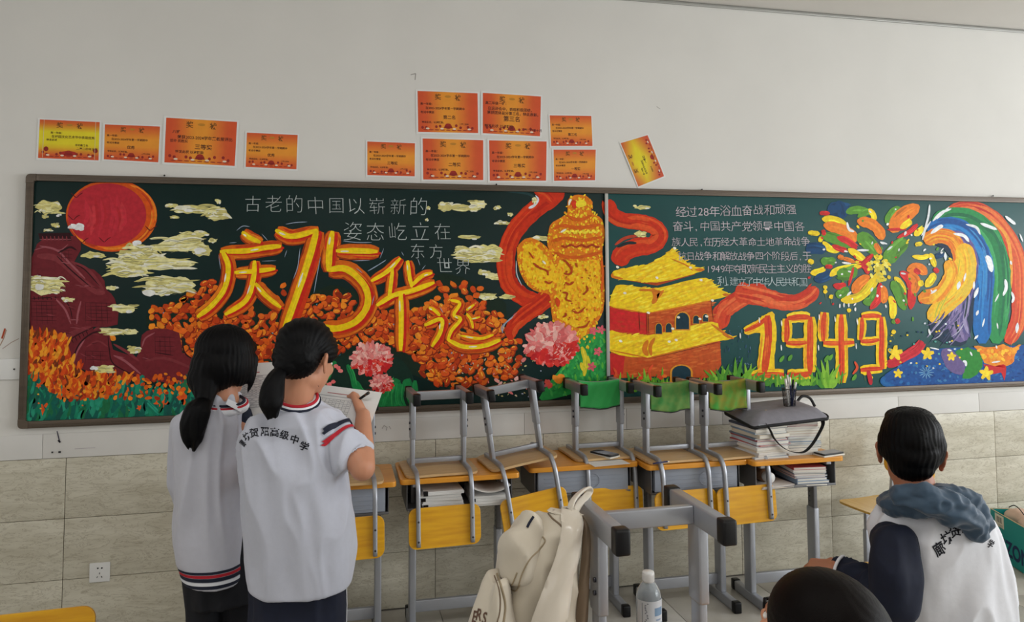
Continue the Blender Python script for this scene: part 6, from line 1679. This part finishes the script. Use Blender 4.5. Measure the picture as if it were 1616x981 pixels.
form([at(487, 604, Y2 + .22), at(603, 619, Y2 + .12), at(570, 712, Y2 + .03), at(452, 695, Y2 + .16)], 'sheet of printed tables the student is writing on with her right hand', 1)
Y1 = -1.50
form([at(374, 574, Y1 + .14), at(432, 571, Y1 + .10), at(436, 700, Y1 - .02), at(370, 705, Y1 + .05)], 'sheet of printed tables held between the two standing students', 2, 14, 8, .16, .55, .9)

# ================================================================ girl in the jacket
g1 = thing('person', 'student in white jacket with striped hem and low ponytail, standing at the left', 'person', (at(345, 930, Y1).x, Y1, 0))
hc1 = at(357, 571, Y1)
fr1 = head_frame(hc1, -34, -12, 0, .97)
sk = MB(); neck1 = at(352, 632, Y1 - .03); add_head(sk, fr1, neck1, .046)
sk.loft(sil([(880, 306, 380), (800, 300, 370), (700, 300, 370), (660, 310, 368), (640, 335, 368)], Y1, .08), n=20)
a_, b_, c_ = at(376, 668, Y1 + .03), at(378, 745, Y1 + .10), at(400, 690, Y1 + .26)
sk.limb([a_, b_, c_], [.042, .036, .024], 16); add_hand(sk, c_, (at(415, 680, Y1 + .30) - c_), (0, -.3, 1), side=1, s=.86)
a2, b2, c2 = at(292, 675, Y1 + .02), at(292, 770, Y1 + .08), at(355, 735, Y1 + .25)
sk.limb([a2, b2, c2], [.042, .036, .024], 16); add_hand(sk, c2, (at(395, 705, Y1 + .27) - c2), (0, .2, 1), side=-1, s=.86)
pants1 = MB(); gx = at(352, 945, Y1).x; ft1 = [(gx - .08, Y1, 0), (gx + .09, Y1 + .03, 0)]
legs(sk, pants1, [(gx - .055, Y1, .83), (gx + .065, Y1, .83)], ft1, th=.072)
pants1.loft([((gx + .005, Y1, .70), .120, .095), ((gx + .005, Y1, .82), .12, .095), ((gx, Y1, .94), .10, .08)], 28)
for f_ in ft1: sk.limb([Vector(f_) + Vector((0, -.02, .05)), Vector(f_) + Vector((0, .09, .03))], [.03, .02], 10)
body1 = kid(remesh(sk, 'body', MATS['skin'], .0045, 5, g1)); face_bits(fr1, body1)
kid(remesh(pants1, 'trousers', MATS['black_cloth'], .008, 6, g1, folds(5, .010)))
for f_ in ft1: shoe(None, f_, -5, g1)
jk = MB()
jk.loft(sil([(908, 296, 388), (904, 290, 391), (886, 286, 392), (872, 279, 391), (850, 275, 391), (820, 273, 391), (770, 272, 389), (720, 273, 387), (685, 276, 386), (662, 281, 384), (646, 291, 382, Y1, .115), (632, 307, 378, Y1, .09), (620, 325, 372, Y1 - .01, .065)], Y1, .135), n=40, pw=.85)
jk.limb([at(291, 672, Y1), at(286, 760, Y1 + .04), at(300, 800, Y1 + .09)], [.050, .054, .05], 20)
jkt = kid(remesh(jk, 'jacket', MATS['jacket_white'], .006, 6, g1, lambda co, n, f=folds(11, .020, (8, 8, 2.2), .004): co.lerp(f(co, n), max(.15, min(1, (co.z - .90) / .12)))))
slv = MB(); slv.limb([at(373, 660, Y1 + .04), at(379, 742, Y1 + .08), at(398, 700, Y1 + .22)], [.050, .048, .036], 20)
kid(remesh(slv, 'sleeve', MATS['navy_cloth'], .006, 5, g1, folds(12, .008)))
tj = bvh(jkt); hcx = at(338, 915, Y1)
for v_, w_, m_ in ((880.5, .008, 'stripe_navy'), (885.5, .009, 'stripe_red'), (891, .011, 'stripe_navy'), (897, .009, 'stripe_white'), (902, .010, 'stripe_navy')):
    q = at(338, v_, Y1); kid(band(tj, q, (0, 0, 1), w_, m_, 'hem_stripe', g1, rmax=.35))
nc = Vector(neck1) + Vector((0, 0, -.008)); Mn = rot_to((0.1, -.2, 1))
for nm, m_, hh, rr_, rad in (('collar', 'stripe_white', -.006, .062, .016), ('collar_stripe', 'stripe_navy', .010, .060, .0055), ('collar_stripe', 'stripe_red', .004, .069, .0050)):
    kid(MB().tube([nc + Mn @ Vector((rr_ * 1.08 * math.cos(a), rr_ * math.sin(a), hh)) for a in [k * PI / 18 for k in range(36)]], rad, 10, closed=True).build(nm, MATS[m_], g1))
c4 = [at(360, 629, Y1 - .085), at(386, 641, Y1 - .05), at(380, 650, Y1 - .085), at(356, 637, Y1 - .115)]
mm = MB(); mm.add(c4 + [q + Vector((0, .006, -.002)) for q in c4], [(0, 1, 2, 3), (7, 6, 5, 4), (0, 4, 5, 1), (1, 5, 6, 2), (2, 6, 7, 3), (3, 7, 4, 0)]); kid(mm.build('collar_flap', MATS['stripe_white'], g1))
# hair: long, falling over ears, gathered low on the nape
T, R_, s = fr1; hb = MB()
hb.ell(T(0, -.014, .038), (.086, .104, .086), R_, 30, 20); hb.ell(T(0, -.045, -.02), (.084, .072, .085), R_, 24, 16)
for sx in (-1, 1):
    hb.ell(T(sx * .068, -.005, -.008), (.026, .060, .070), R_, 16, 12)
hb.limb([T(.078, .045, .02), T(.082, .045, -.05), T(.074, .040, -.098)], [.014, .011, .004], 10)
hb.ell(T(0, .066, .060), (.058, .034, .030), R_, 16, 12)
tie1 = at(325, 634, Y1 - .12)
hb.limb([T(0, -.06, -.02), T(-.01, -.075, -.06), tie1], [.068, .055, .024], 18)
kid(remesh(hb, 'hair', MATS['hair_black'], .005, 8, g1, lambda co, n, c=Vector(hc1): co + n * (.0014 * math.sin(math.atan2(co.y - c.y, co.x - c.x) * 40 + noise.noise(co * 20) * 3))))
pony = MB(); ponytail(pony, [tie1, at(313, 648, Y1 - .15), at(306, 670, Y1 - .155), at(303, 695, Y1 - .16), at(302, 718, Y1 - .16)], [.024, .038, .038, .030, .010], 30, 5)
kid(remesh(pony, 'ponytail', MATS['hair_black'], .004, 2, g1))

# ================================================================ seated boy
YBB = -2.20
bx = at(1480, 900, YBB).x
boy = thing('person', 'boy seen from behind, white jacket with navy sleeve and slate hood, seated at the right', 'person', (bx, YBB, 0))
hcb = at(1437, 712, YBB + .02)
frb = head_frame(hcb, -38, -4, 3, 1.10)
T, R_, s = frb
fx, fy = math.sin(math.radians(38)), math.cos(math.radians(38))
sk = MB(); nkb = at(1452, 798, YBB - .02); add_head(sk, frb, nkb, .054)
sk.loft(sil([(1060, 1440, 1560), (981, 1440, 1555), (870, 1425, 1535), (830, 1425, 1520), (800, 1435, 1485)], YBB - .02, .075, -20), n=20)
shb, elb, wrb = at(1412, 845, YBB - .03), at(1408, 945, YBB - .06), at(1322, 893, YBB + .10)
sk.limb([shb, elb, wrb], [.030, .028, .022], 16)
add_hand(sk, wrb, (at(1292, 893, YBB + .14) - wrb), (-.1, .3, -1), side=-1, curl=(.55, .5, .4), s=1.0)
shb2, elb2, wrb2 = at(1530, 860, YBB + .04), at(1548, 980, YBB + .14), at(1520, 1010, YBB + .35)
sk.limb([shb2, elb2, wrb2], [.03, .034, .025], 16); add_hand(sk, wrb2, (-.2, 1, -.2), (0, 0, -1), side=1, s=1.0)
pb = MB(); hipc = Vector((bx + .03, YBB + .05, .52)); side_ = Vector((fy, -fx, 0)); fw = Vector((fx, fy, 0))
hips = [hipc - side_ * .09, hipc + side_ * .09]; knees = [h_ + fw * .42 + Vector((0, 0, -.03)) for h_ in hips]; feet = [k_ - Vector((0, 0, k_.z)) + fw * .04 for k_ in knees]
legs(sk, pb, hips, feet, th=.09, knee=knees); pb.ell(hipc, (.18, .15, .11), nu=20, nv=14)
for f_ in feet: sk.limb([f_ + Vector((0, 0, .05)), f_ + fw * .1 + Vector((0, 0, .03))], [.03, .02], 10)
bodyb = kid(remesh(sk, 'body', MATS['skin_boy'], .0045, 5, boy)); face_bits(frb, bodyb)
kid(remesh(pb, 'trousers', MATS['navy_cloth'], .009, 6, boy, folds(8, .010)))
for f_ in feet: shoe(None, f_, -38, boy)
jb = MB()
jb.loft(sil([(1120, 1430, 1600), (1040, 1422, 1606), (981, 1416, 1582), (930, 1408, 1573), (885, 1400, 1563), (855, 1394, 1555), (832, 1390, 1547), (815, 1393, 1542, YBB, .12), (803, 1400, 1527, YBB, .10), (792, 1414, 1505, YBB, .08), (784, 1428, 1488, YBB - .01, .06)], YBB, .14, -10), n=44, pw=.9)
jb.limb([at(1534, 852, YBB + .03), at(1556, 960, YBB + .09)], [.054, .056], 20)
jkb = kid(remesh(jb, 'jacket', MATS['jacket_lit'], .006, 6, boy, folds(17, .020, (8, 8, 3.2), .005)))
sv = MB(); sv.limb([at(1410, 856, YBB - .055), at(1412, 905, YBB - .085), at(1410, 950, YBB - .075)], [.062, .066, .062], 22); sv.limb([at(1405, 945, YBB - .06), at(1370, 918, YBB + .02), at(1330, 897, YBB + .085)], [.052, .045, .034], 20)
kid(remesh(sv, 'sleeve', MATS['navy_cloth'], .006, 5, boy, folds(19, .012)))
wd = (at(1330, 897, YBB + .085) - at(1370, 918, YBB + .02)).normalized(); wc = at(1325, 894.5, YBB + .093); Mw = rot_to(wd)
kid(MB().tube([wc + Mw @ Vector((.034 * math.cos(a), .034 * math.sin(a), 0)) for a in [k * PI / 12 for k in range(24)]], .0045, 8, closed=True).build('cuff', MATS['stripe_white'], boy))
tb = bvh(jkb)
kid(drape_text(tb, [('廊', 1482, 866, 23, -32, .85), ('坊', 1494, 849, 22, -28, .85), ('贺', 1506, 838, 21, -18, .85), ('阳', 1518, 832, 20, -8, .85), ('学', 1563, 858, 14, 30, .7)], 'ink', 'back_lettering', boy))
# hood lying on the shoulders
hd = MB(); ringc = at(1450, 792, YBB - .02)
hd.tube([ringc + Vector((.088 * math.cos(a), .080 * math.sin(a), .012 * math.cos(a) - .01 * math.sin(a) + .004)) for a in [k * PI / 14 for k in range(28)]], .026, 14, closed=True)
hd.limb([at(1422, 782, YBB - .09), at(1462, 786, YBB - .13), at(1508, 806, YBB - .15), at(1540, 832, YBB - .145)], [.028, .042, .046, .036], 18)
hd.limb([at(1490, 782, YBB - .08), at(1528, 798, YBB - .10), at(1548, 826, YBB - .125)], [.036, .044, .032], 18)
hd.limb([at(1522, 782, YBB - .06), at(1532, 800, YBB - .08)], [.022, .03], 12)
def hoodf(co, n):
    q = Vector((co.x * 14 + co.z * 22, co.y * 10, co.z * 26 - co.x * 16)); return co + n * ((1 - abs(noise.noise(q)) * 2.4) * .009 - .004 + .003 * noise.noise(co * 60))
kid(remesh(hd, 'hood', MATS['hood_slate'], .005, 5, boy, hoodf))
# short hair, fuller on top
hb = MB(); hb.ell(T(0, -.018, .042), (.086, .106, .087), R_, 30, 20); hb.ell(T(0, -.040, .008), (.080, .076, .072), R_, 24, 16); hb.ell(T(0, .03, .085), (.070, .075, .036), R_, 24, 14)
hb.ell(T(0, -.055, -.030), (.060, .046, .045), R_, 20, 12)
for sx in (-1, 1): hb.ell(T(sx * .064, -.014, .018), (.020, .055, .046), R_, 14, 10)
r_ = random.Random(9)
for k in range(0):
    a = r_.uniform(0, 2 * PI); e_ = r_.uniform(.2, .9); q = Vector((.078 * math.sin(e_) * math.cos(a), -.012 + .094 * math.sin(e_) * math.sin(a), .046 + .076 * math.cos(e_)))
    hb.limb([T(*q), T(q.x * 1.06 + .020, q.y * 1.04 - .020, q.z - .010)], [.016, .012], 8)
kid(remesh(hb, 'hair', MATS['hair_black'], .0045, 7, boy, lambda co, n, c=Vector(hcb): co + n * (.0012 * math.sin(math.atan2(co.y - c.y, co.x - c.x) * 50 + noise.noise(co * 20) * 5) + .004 * noise.noise(co * 26))))

def stool(x, y, label):
    t = thing('stool', label, 'stool', (x, y, 0))
    MB().plate(rrect(.34, .26, .03), .025, Matrix.Translation((0, 0, .425)), bev=.004).build('seat', MATS['ply_yellow'], t)
    for sx in (-1, 1):
        for sy in (-1, 1): MB().box((sx * .13, sy * .09, .2065), (.026, .026, .412), bev=.004).build('leg', MATS['steel_grey'], t)
    for sy in (-1, 1): MB().box((0, sy * .09, .12), (.24, .018, .018), bev=.003).build('stretcher', MATS['steel_grey'], t)
stool(hipc.x - fw.x * .02, hipc.y - .03, 'low stool under the seated boy')

# ================================================================ person in front, only the crown of the head in view
YF = -3.09
hcf = at(1282, 893, YF); hcf = Vector((hcf.x, hcf.y, hcf.z - .112))
fp = thing('person', 'person seated nearest the camera, dark hair with a reddish sheen, seen from behind', 'person', (hcf.x, YF - .03, 0))
frf = head_frame(hcf, 12, 16, 0, .93); T, R_, s = frf
sk = MB(); nk = hcf + Vector((0, -.04, -.18)); add_head(sk, frf, nk, .048)
sk.loft([(nk + Vector((0, -.01, -.58)), .13, .085), (nk + Vector((0, -.01, -.3)), .12, .075), (nk + Vector((0, -.01, -.13)), .14, .07), (nk + Vector((0, 0, -.06)), .09, .06)], 24)
hp = Vector((hcf.x, YF - .02, .50)); hips = [hp + Vector((-.085, 0, 0)), hp + Vector((.085, 0, 0))]; knees = [h_ + Vector((0, .40, -.02)) for h_ in hips]; feet = [Vector((k_.x, k_.y + .02, 0)) for k_ in knees]
pf = MB(); legs(sk, pf, hips, feet, th=.085, knee=knees); pf.ell(hp, (.17, .14, .11), nu=20, nv=14)
for sx in (-1, 1):
    a = nk + Vector((sx * .165, 0, -.125)); b = a + Vector((sx * .03, .05, -.27)); c = b + Vector((-sx * .09, .20, .02)); sk.limb([a, b, c], [.034, .035, .025], 14); add_hand(sk, c, (-sx * .2, 1, 0), (0, 0, -1), side=-sx, s=.88)
for f_ in feet: sk.limb([f_ + Vector((0, 0, .05)), f_ + Vector((0, .1, .03))], [.03, .02], 10)
bf = kid(remesh(sk, 'body', MATS['skin'], .0045, 5, fp)); face_bits(frf, bf)
kid(remesh(pf, 'trousers', MATS['navy_cloth'], .009, 5, fp))
for f_ in feet: shoe(None, f_, 0, fp)
tf = MB().loft([(nk + Vector((0, -.01, -.64)), .175, .13), (nk + Vector((0, -.01, -.3)), .165, .12), (nk + Vector((0, -.01, -.12)), .20, .11), (nk + Vector((0, 0, -.05)), .13, .085), (nk + Vector((0, 0, -.01)), .07, .065)], 32)
for sx in (-1, 1): a = nk + Vector((sx * .175, 0, -.11)); tf.limb([a, a + Vector((sx * .03, .03, -.16))], [.058, .060], 18)
kid(remesh(tf, 't_shirt', MATS['cotton_white'], .007, 5, fp, folds(23, .012)))
hb = MB(); hb.ell(T(0, -.024, .040), (.085, .098, .082), R_, 34, 24); hb.ell(T(0, -.050, -.03), (.082, .068, .085), R_, 24, 16); hb.ell(T(.055, -.01, -.015), (.032, .065, .075), R_, 16, 12); hb.ell(T(-.052, -.050, .0), (.028, .040, .050), R_, 16, 12)
kid(remesh(hb, 'hair', MATS['hair_brown'], .0045, 8, fp, lambda co, n, c=Vector(hcf): co + n * (.0005 * math.sin(math.atan2(co.z - c.z, co.x - c.x) * 90 + noise.noise(co * 14) * 3))))
stool(hp.x, hp.y - .02, 'low stool under the person nearest the camera')
# ------------------------------------------------------------------ beige backpack hung on the foreground chair
mat('bag_beige', (206, 196, 178), 0.6, var=0.08, scale=9, bump=0.1, sheen=0.2)
mat('bag_satin', (216, 206, 190), 0.22, var=0.08, scale=7, bump=0.08, sheen=0.3)
mat('bag_dark', (120, 102, 82), 0.6, var=0.1, scale=9)
mat('bag_trim', (150, 134, 108), 0.5)
mat('bag_print', (92, 66, 52), 0.7)
YK = -2.34
bag = thing('backpack', 'beige backpack with zipped pockets hanging from the runner of the foreground upturned chair', 'backpack', at(850, 900, YK))
m = MB()
m.loft(sil([(1120, 800, 860), (1090, 783, 880), (1040, 778, 893), (985, 782, 902), (940, 783, 905), (905, 785, 908), (875, 792, 908), (848, 808, 906), (826, 826, 900), (812, 840, 888, YK, .05), (804, 850, 872, YK, .03)], YK, .085), n=36, pw=.8)
o = remesh(m, 'main_compartment', MATS['bag_beige'], .006, 8, bag, folds(31, .020, (9, 9, 4), .006)); kid(o); tb_ = bvh(o)
m = MB(); m.limb([at(838, 832, YK - .045), at(823, 862, YK - .052), at(820, 892, YK - .052)], [.036, .054, .048], 20)
o = remesh(m, 'front_pocket', MATS['bag_beige'], .005, 10, bag, folds(33, .010, (10, 10, 5), .004)); kid(o); tp_ = bvh(o)
m = MB(); m.loft(sil([(1100, 752, 812), (1060, 736, 815), (1010, 733, 815), (981, 739, 812), (950, 750, 808), (925, 762, 802), (908, 774, 796)], YK - .06, .055), n=28, pw=.85)
o = remesh(m, 'lower_pocket', MATS['bag_beige'], .005, 10, bag, folds(35, .010, (10, 10, 5), .004)); kid(o); tl_ = bvh(o)
def merged(*objs):
    vs, fs = [], []
    for ob in objs:
        k = len(vs); vs += [v.co.copy() for v in ob.data.vertices]; fs += [tuple(i + k for i in p.vertices) for p in ob.data.polygons]
    return BVHTree.FromPolygons(vs, fs)
allb = merged(*[c for c in bpy.data.objects if c.parent == bag])
def zipline(pts, r_, m_, nm): kid(drape_line(allb, pts, r_, m_, nm, bag, .0008))
zipline([(862, 806), (872, 818), (884, 828), (892, 840), (890, 862), (882, 890), (870, 920), (855, 950), (846, 985)], .0022, 'bag_dark', 'zip')
zipline([(896, 845), (886, 885), (866, 930), (850, 965), (842, 990)], .0022, 'bag_dark', 'zip')
zipline([(856, 846), (860, 854), (850, 868), (836, 882), (824, 905), (818, 925)], .0018, 'bag_trim', 'piping')
zipline([(816, 903), (810, 918), (806, 928), (814, 932), (820, 922)], .0018, 'bag_trim', 'pocket_flap_edge')
zipline([(784, 905), (792, 930), (797, 955), (794, 985)], .0028, 'bag_trim', 'piping')
zipline([(780, 908), (788, 932), (789, 960), (784, 985)], .0016, 'bag_dark', 'piping')
zipline([(880, 872), (877, 884), (874, 898)], .003, 'bag_dark', 'zip_pull')
zipline([(842, 815), (836, 824), (832, 832)], .003, 'stripe_navy', 'brand_tab')
kid(drape_text(allb, [('E', 750, 972, 26, 12, .55), ('R', 757, 969, 26, 12, .55), ('S', 765, 974, 26, 12, .6)], 'bag_print', 'lettering', bag, .0015))
# padded satin straps and the dark back strap
def strap(pts, name, mm, th=.012):
    m = MB(); vs = []; n = len(pts); q = []
    for (u, v, w_, y) in pts: q.append((at(u - w_ / 2, v, y), at(u + w_ / 2, v, y)))
    L = catmull([a for a, b in q], 5); R = catmull([b for a, b in q], 5); k = 9; fs = []; M_ = len(L)
    for i in range(M_):
        for j in range(k):
            f = j / (k - 1); p = L[i].lerp(R[i], f); vs.append(p + Vector((0, -th * math.sin(f * PI) - .002 * math.sin(i * .9 + f * 7), 0)))
        for j in range(k):
            f = 1 - j / (k - 1); vs.append(L[i].lerp(R[i], f) + Vector((0, th * .6 * math.sin(f * PI) + .001, 0)))
    for i in range(M_ - 1):
        for j in range(2 * k): a = i * 2 * k + j; b = i * 2 * k + (j + 1) % (2 * k); fs.append((a, b, b + 2 * k, a + 2 * k))
    fs.append(tuple(range(2 * k))); fs.append(tuple((M_ - 1) * 2 * k + j for j in range(2 * k))[::-1])
    return kid(m.add(vs, fs, True).build(name, MATS[mm], bag))
strap([(897, 800, 22, -2.36), (902, 815, 34, -2.40), (903, 838, 34, -2.43), (895, 880, 38, -2.445), (880, 930, 46, -2.45), (866, 985, 58, -2.45), (850, 1060, 60, -2.43)], 'shoulder_strap', 'bag_satin', .016)
strap([(914, 812, 10, -2.37), (924, 832, 12, -2.39), (925, 870, 14, -2.40), (921, 930, 17, -2.405), (917, 990, 20, -2.40), (905, 1060, 20, -2.39)], 'shoulder_strap', 'bag_dark', .008)
strap([(872, 802, 10, -2.35), (884, 806, 40, -2.37), (900, 812, 44, -2.385)], 'top_panel', 'bag_beige', .014)
hl = catmull([at(899, 806, -2.375), at(903, 792, -2.37), at(913, 779, -2.34), at(926, 770, -2.30), at(931, 774, -2.285), at(925, 783, -2.30), at(915, 794, -2.34), at(908, 806, -2.375)], 6)
kid(MB().tube(hl, 1.0, 10, flat=(.018, .006), up=(0, 0, 1)).build('grab_handle', MATS['bag_satin'], bag))
